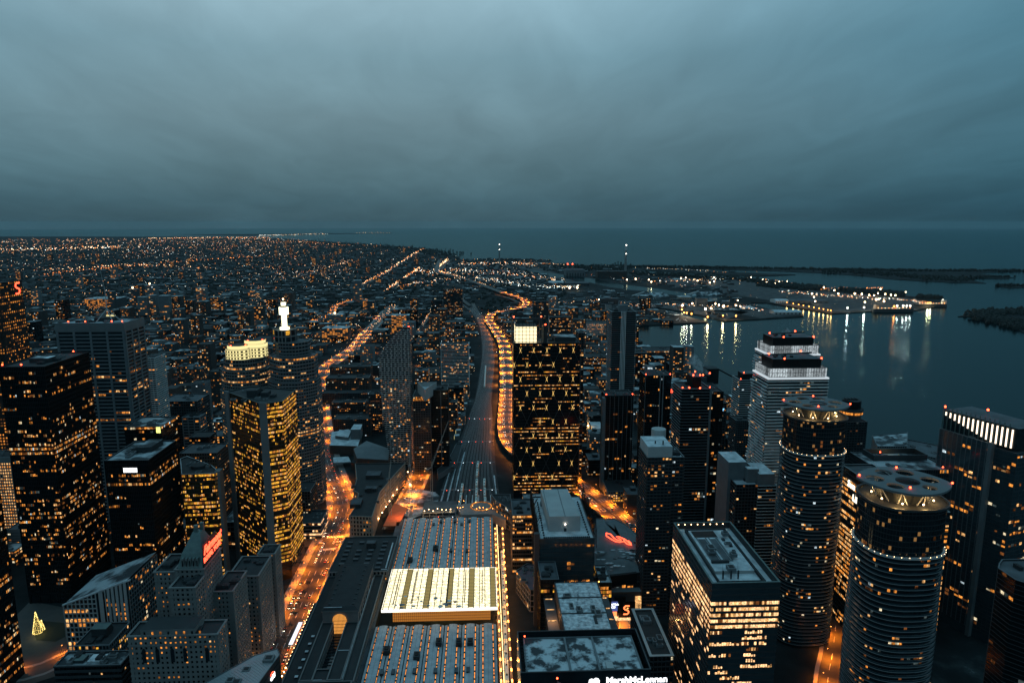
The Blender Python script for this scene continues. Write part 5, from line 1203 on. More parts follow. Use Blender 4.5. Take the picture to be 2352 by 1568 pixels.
# glass stair tower beside the sign
p = R(1378, 1408, 1337, 40, back=(1392, 1296)); p = [(p[0][0], p[0][1]), (p[1][0]-1, p[0][1]), (p[1][0]-1, p[2][1]), (p[0][0], p[2][1])]
t = tower('glass_tower', 'narrow glass stair tower with snowy roof and amber end, beside the arena name board', 'stair tower', p, 40, 'gold_glass', 'snow_light', fac=F(3.4, 2.6, (.2, .2), (.35, .2), lit_p=.9, full=.7, pm='dark_metal', bm='dark_metal', nwin=60, pal=(('amber_room', 3), ('gold_room', 2))), own=False)
sheet('arena_square', PP(0, (1420, 1455), (1424, 1390), (1462, 1385), (1470, 1420), (1480, 1460)), .15, 'pavement')
for x, y in ((1431, 1418), (1452, 1442), (1440, 1398)):
    q = P(x, y); t = thing('street_lamp', 'orange lamp on the small square before the arena doors', 'street lamp', (*q, 0), 'lamps of the arena square'); mb = MB(); mb.tube((*q, 0), (*q, 7), .12, .1, 'dark_metal', 5); mb.build('pole', t); mb = MB(); mb.ball((*q, 7.3), .5, 'orange_lamp'); mb.build('lamp_head', t); lamp('lamp_light', (*q, 6.9), 5500, (1, .42, .1), .4, t)

# office with trussed mast corners and pale plant room
p = R(1240, 1366, 1236, 80, d=92); x0, y0 = p[0]; x1, y1 = p[2]
t = tower('office_tower', 'glass office block with a big pale box on its frosted roof and dark blades', 'office tower', p, 80, 'blue_glass', 'snow_light', fac=F(4.1, 3.4, (.15, .15), (.5, .15), base=4, lit_p=.12, row={2: .9, 3: .3}, pm='black_steel', bm='dark_slab', nwin=60, pal=(('dim_room', 4), ('amber_room', 2))), cope='dark_slab')
mb = MB(); mb.prism([(x0+9, y0+16), (x1-10, y0+16), (x1-14, y1-14), (x0+7, y1-14)], 78.9, 93, 'pale_concrete', 'pale_concrete'); mb.box(x0+9, x0+9.5, y0+15.9, y1-16, 93.01, 93.2, 'grey_slab'); mb.box((x0+x1)/2-.3, (x0+x1)/2+.2, y0+15.8, y1-14, 93.01, 93.3, 'grey_slab'); mb.box((x0+x1)/2-1, (x0+x1)/2+1.2, y0+15.6, y0+15.98, 79, 82, 'dark_metal'); mb.build('plant_room', t)
mb = MB(); mb.box(x0-5, x0-.6, y0-3, y0+1, 0, 86, 'dark_slab'); mb.build('corner_blade', t)
for s, xx in ((0, x0-2), (1, x1+2)):
    mb = MB()
    for k in range(16):
        y = y0+2+(y1-y0-4)*k/15; z = 78+ (10 if k in (0, 15) else 14+4*math.sin(k))
        mb.tube((xx, y, 70), (xx, y, z), .35, .35, 'black_steel', 4); mb.tube((xx, y, z-8), (xx+(4 if s == 0 else -4), y, z), .2, .2, 'black_steel', 4)
        if k: mb.tube((xx, y-(y1-y0-4)/15, z-9), (xx, y, z), .2, .2, 'black_steel', 4)
    mb.tube((xx, y0+2, 84), (xx, y1-2, 94), .3, .3, 'black_steel', 4); mb.build('roof_truss', t)
mb = MB(); 
for k in range(24): mb.ball((x0+4+(x1-x0-8)*k/23, y0+3, 79.6), .9, 'dark_metal', 6, 4)
for k in range(16): mb.ball((x0+4, y0+3+k*5, 79.6), .9, 'dark_metal', 6, 4); mb.ball((x1-4, y0+3+k*5, 79.6), .9, 'dark_metal', 6, 4)
mb.build('roof_planters', t)
mb = MB(); mb.ball(((x0+x1)/2, y0+15, 86), .5, 'white_lamp'); mb.build('roof_lamp', t)
# amber glass strip to the left of it and lit block behind
tower('office_block', 'dark block with solid rows of amber office light between the tracks and the corner blade', 'office block', R(1177, 1226, 1182, 62, d=40), 62, 'black_glass', 'grey_roof', fac=F(4, 2.2, (.2, .2), (1.4, .25), lit_p=.6, full=.45, pm='dark_slab', bm='dark_slab', nwin=70, pal=(('amber_room', 3), ('warm_room', 3))))
t = tower('office_building', 'low building with a reddish frosted roof beside the tracks', 'office building', PP(22, (1186, 1310), (1218, 1353), (1236, 1353), (1236, 1296), (1210, 1293)), 22, 'dark_glass', 'rose_roof', fac=F(5, 4, (.5, .3), (1, .3), lit_p=.3, nwin=10)) if mat('rose_roof', (.20, .10, .12), (.10, .09, .10), .15, .85) else None
# snow-covered three-part roof
p = R(1296, 1407, 1446, 60, back=(1378, 1334)); x0, y0 = p[0]; x1, y1 = p[2]
t = tower('office_block', 'broad block whose long roof is covered with crusted snow in three fields', 'office block', p, 60, 'dark_glass', 'crust_snow', par=.6, fac=F(4, 3, (.3, .3), (.9, .3), lit_p=.12, pm='dark_slab', bm='dark_slab', nwin=40), cope='dark_slab') if mat('crust_snow', (.60, .64, .66), (.20, .22, .24), .35, .9, sharp=.4, detail=8, bump=.3) else None
mb = MB()
for f_ in (.36, .72): y = y0+(y1-y0)*(f_*.9); mb.box(x0+.6, x1-.6, y, y+.7, 59.4, 60.1, 'dark_slab')
mb.build('roof_joints', t)
mb = MB(); mb.tube(((x0+x1)/2-2, y0+(y1-y0)*.6, 59.4), ((x0+x1)/2-2, y0+(y1-y0)*.6, 66), .3, .2, 'dark_metal'); mb.box(x1-11, x1-9, y0+8, y0+18, 59.5, 60.3, 'dark_metal'); mb.box(x0+3, x0+9, y1-24, y1-23, 59.5, 60.4, 'dark_metal'); mb.build('roof_unit', t)
mb = MB()
for k in range(10): mb.ball((x0-6+k*(x1-x0+8)/9, y1+3, 58), .5, 'orange_lamp')
mb.box(x0-9, x1+2, y1+1.5, y1+4, 50, 57, 'dark_slab', 'dark_roof'); mb.build('terrace_lights', t)
for s in (x0-9, x1+.6):
    mb = MB(); mb.box(s, s+8.4, y0, y1+1, 0, 46, 'dark_glass', 'grey_roof')
    for k in range(5): y = y0+4+k*(y1-y0-6)/4; mb.box(s+1, s+7, y, y+.8, 46.01, 46.4, 'warm_room')
    for k in range(11): mb.box(s-.1, s+8.5, y0-.3, y0-.05, 4+k*4, 5+k*4, 'dark_slab')
    mb.build('side_wing', t)
lamp('wing_light', (x0-5, (y0+y1)/2, 52), 4500, (1, .4, .12), 1, t)
tower('office_block', 'dark glass block with amber rooms squeezed between corner blade and crusted snow roof', 'office block', R(1242, 1284, 1330, 62, d=30), 62, 'black_glass', 'grey_roof', fac=F(4, 2.4, (.2, .2), (.9, .25), lit_p=.35, full=.1, pm='black_steel', bm='black_steel', nwin=60, pal=(('dim_room', 3), ('gold_room', 2), ('amber_room', 2))))
# big flat roof in the foreground with lettering
p = R(1208, 1480, 1542, 110, back=(1451, 1460)); x0, y0 = p[0]; x1, y1 = p[2]
rw = inset(p, -2.6); t = thing('office_tower', 'foreground office block with a patchy snow roof behind glass parapets and a white company sign', 'office tower', (*cen(p), 0)); claim(rw)
mb = MB(); mb.prism(p, 0, 110, 'dark_glass', 'blotch_snow') if mat('blotch_snow', (.42, .46, .48), (.03, .035, .04), .13, .9, sharp=.75, detail=8) else None; mb.build('wall', t)
mb = MB(); mb.ring(rw, inset(rw, -.5), 90, 112.5, 'dark_glass'); mb.ring(inset(rw, .1), inset(rw, -.6), 112.5, 112.9, 'dark_slab'); mb.ring(p, rw, 104, 104.4, 'dark_roof'); mb.build('screen_wall', t)
mb = MB()
for x in (x0+(x1-x0)*.37, x0+(x1-x0)*.62): mb.box(x, x+1.1, y0+.4, y1-.4, 109.9, 110.9, 'grey_slab')
mb.box(x0+.3, x1-.3, y1-.7, y1-.2, 109.9, 110.8, 'grey_slab'); mb.box(x0+.2, x0+.9, y0, y1, 109.9, 110.8, 'grey_slab'); mb.box(x1-.9, x1-.2, y0, y1, 109.9, 110.8, 'grey_slab'); mb.box(x0+(x1-x0)*.69, x0+(x1-x0)*.75, y0+1.4, y0+7, 110, 110.9, 'pale_concrete'); mb.build('roof_joints', t)
mb = MB()
for k in range(40): mb.box(x0-2+k*(x1-x0+4)/39, x0-1.85+k*(x1-x0+4)/39, y0-2.9, y0-2.6, 106, 112.4, 'dark_metal')
for z in (107.5, 110): mb.box(x0-2.6, x1+2.6, y0-3, y0-2.9, z, z+.2, 'dark_metal')
for k in range(12): mb.box(x0-2.7, x0+2, y0+k*(y1-y0)/11, y0+.15+k*(y1-y0)/11, 110.4, 110.6, 'dark_metal')
mb.build('parapet_rails', t)
q = P(1394, 1574, 106); put(lettering('MarshMcLennan', 5.0, 'white_sign', .11, 0, .15), 'sign', t, (q[0], y0-3.4, 105.4), (1, 0, 0), (0, 0, 1))
q2 = P(1356, 1574, 106); put(outline([[(0, 0), (.2, 1.9), (1.3, 2.7), (2.6, 2.3), (3.8, 3.1), (5.2, 2.6), (5.8, 1.4), (5.7, 0)]], .15, 'white_sign'), 'logo', t, (q2[0]-.5, y0-3.4, 105.6), (1, 0, 0), (0, 0, 1))
facade(t, p, 40, 103, 4, 3, (.2, .15), (.9, .2), lit_p=.3, full=.1, nwin=30, pm='dark_slab', bm='dark_slab')
beacons(t, [(x0+1, y1-1, 112)], .45)
q = P(1277, 1541, 112); t = thing('roof_fin', 'dark pointed roof fin with a red light on its tip at the bottom edge', 'roof screen', (q[0], q[1], 0))
q = (q[0], y0-8); mb = MB(); mb.prism([(q[0], q[1]), (q[0]+13, q[1]-5), (q[0]+12, q[1]-9), (q[0], q[1]-8)], 90, [111, 107, 105, 106], 'dark_metal', 'dark_slab'); mb.build('screen', t); beacons(t, [(q[0], q[1], 112.2)], .5)
tower('office_block', 'narrow dark block with pale ledge and dark pit roof, beside the big glass office', 'office block', R(1492, 1549, 1506, 48, d=60), 48, 'black_glass', 'dark_roof', fac=F(4, 3, (.3, .3), (.9, .3), lit_p=.35, pm='dark_slab', bm='dark_slab', nwin=30), cope='pale_concrete', pw=2.)

# big glass office with roof walkway
h = 116; p = PP(h, (1551, 1201), (1678, 1197), (1786, 1336), (1632, 1336)); x0 = min(q[0] for q in p); x1 = max(q[0] for q in p); y0 = min(q[1] for q in p); y1 = max(q[1] for q in p); p = [(x0+.5, y0), (x1, y0), (x1, y1), (x0+.5, y1)]
row = {k: .985 for k in (24, 23, 22, 21, 20)}; row.update({27: 0, 26: 0, 25: 0, 28: 0, 19: .12, 18: .08, 17: .2, 16: .1, 15: .3, 14: .03, 13: .05, 12: .1, 11: .05, 10: .08, 9: .03})
t = tower('office_tower', 'large glass office block with a tank-grey walled roof and five blazing office floors', 'office tower', p, h, 'blue_glass', 'snow_light', par=5., pw=1.2, fac=F(4.05, 1.7, (.08, .06), (1.3, .15), base=0, lit_p=.08, row=row, pm='black_steel', bm='dark_slab', nwin=100, pal=PAL_BRIGHT, groups=4), cope='copper_roof')
ip = inset(p, 7); mb = MB(); mb.ring(inset(ip, 1.1), ip, 111.2, 112.9, 'dark_metal'); mb.build('walkway', t)
mb = MB(); n = 46
for k in range(n):
    for (ax, ay), (bx_, by_) in zip(ip, ip[1:]+ip[:1]): x, y = ax+(bx_-ax)*k/n, ay+(by_-ay)*k/n; mb.box(x-.3, x+.3, y-.3, y+.3, 112.9, 113.6, 'dark_slab')
mb.build('walkway_posts', t)
cx, cyy = cen(ip); X0, X1, Y0, Y1 = ip[0][0]+2, ip[2][0]-2, ip[0][1]+2, ip[2][1]-2; LX, LY = X1-X0, Y1-Y0
mb = MB(); mb.box(X0, X1, Y0+LY*.16, Y1, 111, 113.2, 'pale_concrete', 'snow_light'); mb.build('roof_deck', t)
mb = MB(); mb.box(X0+LX*.06, X0+LX*.70, Y0+LY*.84, Y1-1, 113.21, 113.4, 'black_steel'); mb.box(X0+LX*.05, X0+LX*.5, Y0+LY*.30, Y0+LY*.33, 113.2, 115, 'dark_metal'); mb.build('roof_well', t)
mb = MB(); [mb.box(X0+LX*a, X0+LX*a+.5, Y0+LY*.36, Y0+LY*.83, 113.2, 113.9, 'grey_slab') for a in (.08, .33, .42, .62, .64)]; mb.box(X0+LX*.08, X0+LX*.64, Y0+LY*.34, Y0+LY*.355, 113.2, 113.9, 'grey_slab'); mb.build('roof_joints', t)
mb = MB(); [mb.box(X0+LX*a, X0+LX*b, Y0+LY*.37, Y0+LY*.8, 113.22, 113.5, 'grey_roof') for a, b in ((.1, .31), (.44, .6))]; mb.build('roof_mats', t)
mb = MB(); [mb.tube((X0+LX*a, Y0+LY*.07, 111), (X0+LX*a, Y0+LY*.07, 117), .55, .5, 'dark_metal', 8) for a in (.12, .32, .50)]; [mb.tube((X0+LX*(a+.03), Y0+LY*.12, 111), (X0+LX*(a+.03), Y0+LY*.12, 121), .1, .06, 'dark_metal', 5) for a in (.12, .32, .50)]; mb.build('flue', t)
mb = MB(); [mb.box(X0+LX*a, X0+LX*a+2, Y0+LY*b, Y0+LY*b+3, 113.2, 114.4, 'dark_metal') for a, b in ((.8, .5), (.83, .62), (.2, .6), (.75, .75))]; mb.build('roof_unit', t)
t['tilt'] = 0
mb = MB(); [mb.ball((x0+4+k*5, y1-2, 115), .35, 'warm_lamp') for k in range(8)]; mb.build('parapet_lamp', t)

# condominium slab with white cube on top, and neighbours
p = R(1487, 1545, 1050, 148, d=30); x0, y0 = p[0]; x1, y1 = p[2]
t = tower('condo_tower', 'brown-black condominium tower topped by a white snow-capped cube', 'condominium tower', p, 148, 'dark_glass', 'snow_light', fac=F(3.0, 3.2, (.7, .5), (.9, .7), lit_p=.2, pm='dark_brick', bm='dark_slab', nwin=100, pal=PAL_HOME, row={46: .6, 45: .8, 44: .8, 43: .8}))
mb = MB(); mb.prism(inset(p, .2), 147, 157.5, 'pale_concrete', 'snow_light'); mb.box(x0+8, x0+9, y0+8, y0+9, 157.5, 160, 'dark_metal'); mb.box(x0+14, x0+15, y0+5, y0+6, 157.5, 161, 'dark_metal'); mb.build('penthouse', t)
t2 = tower('condo_tower', 'dark annex tower joined to the right of the white-cube condominium', 'condominium tower', [(x1+.1, y0+3), (x1+11, y0+3), (x1+11, y1), (x1+.1, y1)], 147, 'dark_glass', 'snow_light', fac=F(3.0, 3.4, (.7, .5), (.9, .7), lit_p=.1, pm='dark_brick', bm='dark_slab', nwin=50, pal=PAL_HOME))
q = P(1538, 990, 162); mb = MB(); mb.tube((x1-3, y1+7, 120), (x1-3, y1+7, 162), 6.5, 6.5, 'pale_concrete', 12); t3 = thing('water_drum', 'pale cylinder-topped stair drum rising behind the white cube', 'stair tower', (x1-3, y1+7, 0)); mb.build('drum', t3)
mb = MB(); mb.tube((x1-3, y1+7, 0), (x1-3, y1+7, 119.9), 6.3, 6.3, 'dark_slab', 12); mb.build('shaft', t3)
p = R(1691, 1742, 1112, 118, d=34); x0, y0 = p[0]; x1, y1 = p[2]
t = tower('condo_tower', 'dark condominium tower with two tall pale roof boxes, left of the farther round tower', 'condominium tower', p, 118, 'black_glass', 'snow_light', fac=F(3., 3., (.4, .4), (.8, .5), lit_p=.14, pm='dark_slab', bm='dark_slab', nwin=70, pal=PAL_HOME))
mb = MB(); mb.prism([(x0-3, y0+13), (x1-6, y0+13), (x1-6, y1+8), (x0-3, y1+8)], 0, 134, 'grey_slab', 'snow_light'); mb.box(x1-7.9, x1+2.5, y0+6, y0+12.9, 117, 130, 'concrete', 'snow_light'); mb.build('penthouse', t)
p2 = [(x1+.2, y0-1), (x1+16, y0-1), (x1+16, y1), (x1+.2, y1)]
t = tower('condo_tower', 'pale-capped tower with white dashed floor lines, touching the round tower', 'condominium tower', p2, 117, 'black_glass', 'snow_light', fac=F(3., 3., (.0, .4), (.5, .6), lit_p=.08, pm='grey_slab', bm='white_slab', nwin=40, pal=PAL_HOME)); mb = MB(); mb.box(x1+1, x1+15, y0+1, y1-4, 115.5, 127, 'concrete', 'snow_light'); mb.build('penthouse', t)

# black slabs with red lights
D = dict(sm='black_steel', pal=PAL_HOME)
p = R(1391, 1455, 908, 127, d=30); t = blk('condo_tower', 'black condominium tower with small red lights, standing over the bend of the expressway', 'condominium tower', p, 127, lp=.12, nwin=80, bc=2, pier=(.35, .5), band=(.5, .3), **D)
mb = MB(); mb.box(p[0][0]-4, p[0][0]-.4, p[0][1]-2, p[0][1]+8, 0, 124, 'grey_slab'); [mb.box(p[0][0]+k*5.6, p[0][0]+k*5.6+.4, p[0][1]-.9, p[0][1]-.55, 0, 126, 'grey_slab') for k in range(7)]; mb.build('edge_line', t)
p = R(1482, 1542, 862, 158, d=30); t = blk('condo_tower', 'black tower with lit top floor and two pale lines, left of the red-lit slab', 'condominium tower', p, 158, lp=.16, nwin=80, bc=2, band=(.6, .5), f=dict(row={49: .6, 48: .7}), **D)
mb = MB(); [mb.box(p[0][0]+(p[1][0]-p[0][0])*a, p[0][0]+(p[1][0]-p[0][0])*a+1.2, p[0][1]-1.3, p[0][1]-.6, 0, 160, 'grey_slab') for a in (.56, .68)]; mb.box(p[0][0], p[0][0]+.6, p[0][1]-.9, p[0][1]-.6, 0, 158, 'grey_slab'); mb.build('edge_line', t)
mb = MB(); mb.box(p[0][0]+3, p[0][0]+14, p[0][1]+6, p[0][1]+18, 156, 168, 'grey_slab', 'grey_roof'); mb.box(p[0][0]+4, p[0][0]+10, p[0][1]+5.5, p[0][1]+5.9, 165, 167, 'cool_room'); mb.build('roof_unit', t)
p = R(1566, 1634, 893, 172, d=34); t = blk('condo_tower', 'broad black slab with thin pale floor lines and a cluster of red roof lights', 'condominium tower', p, 172, lp=.09, nwin=90, pier=(0, 0), band=(.35, .7), pal=PAL_HOME, sm='grey_slab', bc=2)
x0, y0 = p[0]; x1, y1 = p[2]; mb = MB(); mb.box(x0+14, x1-8, y0+10, y1-4, 170, 183, 'black_steel', 'grey_roof'); mb.box(x1-1.6, x1+.6, y0-1.4, y0-.75, 0, 174, 'grey_slab'); mb.build('roof_unit', t)
beacons(t, [(x0+15, y0+11, 184), (x1-9, y0+11, 184), (x0+26, y0+12, 184), (x0+36, y0+20, 184), (x1-9, y1-5, 184), (x0+9, y0+4, 172), (x0+20, y0+2, 172)], .85)
p2 = [(x1+1, y0+4), (x1+15, y0+4), (x1+15, y1+8), (x1+1, y1+8)]; blk('condo_tower', 'dark narrow slab attached right of the broad red-lit slab', 'condominium tower', p2, 168, lp=.16, nwin=60, pier=(.3, .3), band=(.5, .3), **D)
p = [(x1+17, y0+60), (x1+40, y0+60), (x1+40, y0+95), (x1+17, y0+95)]; t = blk('office_tower', 'dark office tower with a blue-white newspaper sign at its top', 'office tower', p, 140, lp=.22, nwin=50, pal=PAL_OFFICE, sm='dark_slab')
put(lettering('Toronto Star', 5.6, 'blue_sign', .12, 0, .15), 'sign', t, (p[0][0]-10, p[0][1]-1.2, 131), (1, 0, 0), (0, 0, 1))
# very tall striped condo
p = R(1406, 1461, 716, 215, d=34); x0, y0 = p[0]; x1, y1 = p[2]
t = blk('condo_tower', 'very tall dark condominium with pale balcony strips and white vertical lines, standing against the water', 'condominium tower', p, 215, 'dark_glass', lp=.03, nwin=30, pier=(0, 0), band=(.6, 1.3), sm='grey_slab', pal=(('dim_room', 3), ('amber_room', 1)), units=5, fh=3.3)
mb = MB(); [mb.box(x0+(x1-x0)*a, x0+(x1-x0)*a+1.1, y0-1.9, y0-1.35, 0, 216, 'white_slab') for a in (.37, .43, .49, .55)]; mb.box(x0+(x1-x0)*.42, x0+(x1-x0)*.54, y0-1.5, y0-1.35, 0, 214, 'dark_slab'); mb.build('vertical_lines', t)
mb = MB(); mb.box(x0+12, x0+25, y0+8, y0+22, 213, 224, 'grey_slab', 'grey_roof'); mb.build('roof_unit', t)
# twin towers with lit crowns
def twin(lab, xl, xr, yt, h, cx0, cx1):
    p = R(xl, xr, yt, h, d=36); x0, y0 = p[0]; x1, y1 = p[2]
    t = tower('condo_tower', lab, 'condominium tower', p, h, 'dark_glass', 'grey_roof', fac=F(3.05, 3.4, (.0, .4), (.95, .5), lit_p=.12, bm='white_slab', nwin=70, pal=PAL_HOME))
    mb = MB(); k = 2
    while k*3.05 < h-6:
        z = k*3.05-.49; ph = k*.5
        for i in range(6):
            a = x0+(x1-x0)*i/6; d_ = .9+1.5*max(0, math.sin(ph+i*1.3)); mb.box(a, a+(x1-x0)/6-.02, y0-.5-d_, y0-.5, z, z+1., 'white_slab')
        for i in range(4):
            a = y0+(y1-y0)*i/4; d_ = .9+1.5*max(0, math.sin(ph+i*1.7+2)); mb.box(x0-.5-d_, x0-.5, a, a+(y1-y0)/4-.02, z, z+1., 'white_slab')
        k += 1
    mb.build('balconies', t)
    c_ = inset(p, 1.2); mb = MB(); mb.ring(inset(c_, .5), c_, h+1, h+9, 'crown_grad'); mb.ring(inset(c_, .5), inset(c_, -1.8), h-1.2, h+.4, 'crown_light'); mb.build('lit_crown', t)
    mb = MB()
    for A_, B_ in zip(c_, c_[1:]+c_[:1]):
        for j in range(22): q = Vector(A_).lerp(Vector(B_), j/22); mb.box(q.x-.15, q.x+.15, q.y-.15, q.y+.15, h+1, h+9.2, 'dark_metal')
    mb.ring(inset(c_, .6), inset(c_, -.2), h+9, h+9.5, 'dark_metal'); mb.ring(inset(c_, .6), inset(c_, -.2), h+4.8, h+5.1, 'dark_metal'); mb.build('crown_bars', t)
    b_ = inset(c_, 4); mb = MB(); mb.prism(b_, h, h+17, 'black_steel', 'grey_roof'); mb.build('plant_room', t); mb = MB(); bx0, by0 = b_[0]
    [mb.box(bx0+4+k*4, bx0+6+k*4, by0+6+(k%2)*6, by0+9+(k%2)*6, h+17, h+19, 'dark_metal') for k in range(5)]; mb.tube((bx0+4, by0+12, h+19), (b_[1][0]-3, by0+14, h+20.5), .7, .7, 'dark_metal', 5); mb.build('roof_unit', t)
    beacons(t, [(b_[0][0]+2, b_[0][1]+14, h+19), (b_[1][0], b_[1][1], h+17), (b_[0][0]+11, b_[0][1], h+17), (b_[2][0]-8, b_[2][1], h+19)], .8)
def crown_mat():
    m = lit('crown_grad', (.82, .94, 1.), .6, .3, (6, 50)); return m
crown_mat()
twin('white-banded tower with a bright white glass crown, the farther and higher of two lookalikes', 1766, 1884, 814, 212, 0, 0)
twin('white-banded tower with a bright white glass crown, the nearer and lower of two lookalikes', 1764, 1904, 868, 204, 0, 0)
p = R(1700, 1764, 872, 115, d=30); t = blk('condo_tower', 'condominium with pale zigzag balconies and red roof lights beside the white-crowned towers', 'condominium tower', p, 115, 'dark_glass', lp=.24, nwin=70, pier=(0, 0), band=(.9, 1.2), sm='pale_concrete', pal=PAL_HOME, bc=2)
mb = MB(); mb.box(p[0][0]+6, p[1][0]-1, p[0][1]+6, p[2][1]-3, 113, 123, 'black_steel', 'grey_roof'); mb.build('plant_room', t); beacons(t, [(p[0][0]+8, p[0][1]+8, 124), (p[1][0]-4, p[0][1]+8, 124), (p[1][0]-12, p[0][1]+7, 124)], .9)
blk('condo_tower', 'dark tower with domed corner in front of the zigzag balcony condominium', 'condominium tower', R(1690, 1760, 965, 70, d=26), 70, sm='dark_slab', lp=.12, nwin=50, units=6)

# round-cornered twin towers with pierced canopies
def squircle(cx, cy, a, b, n=36, e=2.6, ang=0.):
    r = []
    for k in range(n):
        t = 2*math.pi*k/n; c, s = math.cos(t), math.sin(t); x = a*abs(c)**(2/e)*(1 if c >= 0 else -1); y = b*abs(s)**(2/e)*(1 if s >= 0 else -1)
        r.append((cx+x*math.cos(ang)-y*math.sin(ang), cy+x*math.sin(ang)+y*math.cos(ang)))
    return r
mat('balcony_edge', (.22, .24, .25), (.17, .19, .20), .15, .7)
def ice(lab, cxp, cyp, wl, wr, h, fit=.95, sh=0):
    c = P(cxp, cyp, h); a = (P(wr, cyp+20, h-8)[0]-P(wl, cyp+20, h-8)[0])/2; cx, cy = c
    cx = (P(wr, cyp+25, h-10)[0]+P(wl, cyp+25, h-10)[0])/2+sh; a *= fit
    t = thing('condo_tower', lab, 'condominium tower', (cx, cy, 0)); claim([(cx-a, cy-a), (cx+a, cy+a)])
    p = squircle(cx, cy, a, a*.92); H_ = h-9
    mb = MB(); mb.prism(inset(p, 1.), 0, H_-.6, 'dark_glass', 'dark_roof'); mb.build('wall', t)
    nf = 62; fh = H_/nf; crown0 = nf-9
    mb = MB()
    for k in range(1, crown0):
        bul = .25*math.sin(k*.23); mb.ring(inset(p, .95), inset(p, -.5-bul), k*fh-.1, k*fh+.26, 'balcony_edge'); mb.ring(inset(p, -.4-bul), inset(p, -.5-bul), k*fh+.28, k*fh+1.15, 'blue_glass')
    mb.build('balconies', t)
    mb = MB()
    for k in range(crown0, nf+1): mb.ring(inset(p, .95), inset(p, .7), k*fh-.2, k*fh+.15, 'dark_slab')
    mb.ring(inset(p, .9), inset(p, -.9), crown0*fh-.4, crown0*fh+.5, 'pale_concrete'); mb.ring(inset(p, .4), inset(p, -.6), H_-1.0, H_+.3, 'dark_slab')
    mb.build('floor_bands', t)
    q = inset(p, .95); mb = MB(); cells = []
    for i in range(len(q)):
        A_, B_ = Vector(q[i]), Vector(q[(i+1) % len(q)]); L_ = (B_-A_).length; tt = (B_-A_)/L_; nn = Vector((tt.y, -tt.x)); nb = max(1, round(L_/1.9))
        for j in range(nb):
            mb.obox((A_.x+tt.x*L_*j/nb, A_.y+tt.y*L_*j/nb, crown0*fh), (tt.x, tt.y, 0), (nn.x, nn.y, 0), (0, 0, 1), .12, .3, H_-crown0*fh, 'dark_metal')
        if nn.dot(-A_) < 0: continue
        for k in range(1, nf):
            for j in range(nb):
                if k >= crown0:
                    if rnd.random() < (.12 if k < nf-5 else .05): cells.append((A_+tt*(L_*(j+.5)/nb), k, tt, nn, L_/nb*.9, fh*.75, 'lobby_glow' if rnd.random() < .6 else 'dim_room'))
                elif rnd.random() < (.5 if math.sin(k*12.9+int(i/3)*7.7+a) > .955 else .05): cells.append((A_+tt*(L_*(j+.5)/nb), k, tt, nn, L_/nb*.9, fh*.6, pick(PAL_HOME)))
    mb.build('mullions', t)
    cells.sort(key=lambda u: -u[1]); big = set(rnd.sample(range(len(cells)), min(100, len(cells)))); rest = MB(); w = Vector(t['_w'])
    for i, (c0, k, tt, nn, ww, wh, m_) in enumerate(cells):
        zc = k*fh+fh*.55
        if i in big:
            o = bpy.data.objects.new('window', unit_box(m_)); COL.objects.link(o); o.parent = t
            o.matrix_local = Matrix(((tt.x*ww, nn.x*.09, 0, c0.x-w.x), (tt.y*ww, nn.y*.09, 0, c0.y-w.y), (0, 0, wh, zc), (0, 0, 0, 1)))
        else: c1 = c0-tt*ww/2; rest.obox((c1.x, c1.y, zc-wh/2), (tt.x, tt.y, 0), (nn.x, nn.y, 0), (0, 0, 1), ww, .09, wh, m_)
    rest.build('windows', t, kind='stuff')
    # ring of small lights under the glass crown
    mb = MB(); o_ = inset(p, -1.)
    for i in range(0, len(o_)): mb.ball((*o_[i], crown0*fh+1), .17, 'warm_lamp', 5, 4)
    mb.build('ledge_lights', t)
    # canopy: lens-shaped slab with round holes on slanted struts
    lens = []
    for k in range(40):
        u = 2*math.pi*k/40; cc, ss = math.cos(u), math.sin(u); lens.append((a*1.12*cc, a*.98*abs(ss)**1.45*(1 if ss > 0 else -1)))
    holes = [(a*.08, -a*.06, a*.29)]+[(a*x, a*y, a*r) for x, y, r in ((-.68, -.02, .22), (-.32, .50, .21), (.22, .58, .22), (.66, .14, .22), (-.34, -.48, .20), (.46, -.44, .17))]
    me = outline([lens]+[[(x+r*math.cos(q*math.pi/12), y+r*math.sin(q*math.pi/12)) for q in range(24)] for x, y, r in holes], .6, 'concrete'); ca = put(me, 'canopy', t, (cx, cy, h), (.97, -.24, 0), (.24, .97, 0))
    mb = MB()
    for k in range(18):
        u = 2*math.pi*(k+.5)/18; r0, r1 = a*.62, a*.8; s_ = .18*(1 if k % 2 else -1); mb.tube((cx+r0*math.cos(u), cy+r0*math.sin(u), H_), (cx+r1*math.cos(u+s_), cy+r1*math.sin(u+s_)*.9, h-.7), .35, .3, 'pale_concrete', 5)
    mb.build('struts', t)
    mb = MB(); b_ = inset(p, a*.45); mb.prism(b_, H_-.7, h-3, 'dark_metal', 'dark_roof'); mb.build('plant_room', t)
    mb = MB(); pts = [(cx+a*.72*math.cos(u*.7), cy+a*.68*math.sin(u*.7), H_+1) for u in range(9)]; [mb.ball(q_, .5, 'warm_lamp') for q_ in pts]; mb.build('roof_lamp', t)
    for q_ in pts[::2]: lamp('lamp_light', (q_[0], q_[1], H_+2), 1700, (1, .58, .2), .5, t)
    lamp('lamp_light', (cx-a*.6, cy-a*.72, H_+2.2), 2000, (1, .58, .2), .5, t); lamp('lamp_light', (cx+a*.1, cy-a*.8, H_+2.2), 2000, (1, .58, .2), .5, t)
    beacons(t, [(cx-a*1.0, cy+a*.3, h+1), (cx+a*1.05, cy-a*.35, h+1), (cx-a*.2, cy-a*.6, h+1), (cx+a*.3, cy+a*.8, h+1)], .6)
glow('lobby_glow', (1., .50, .16), .26)
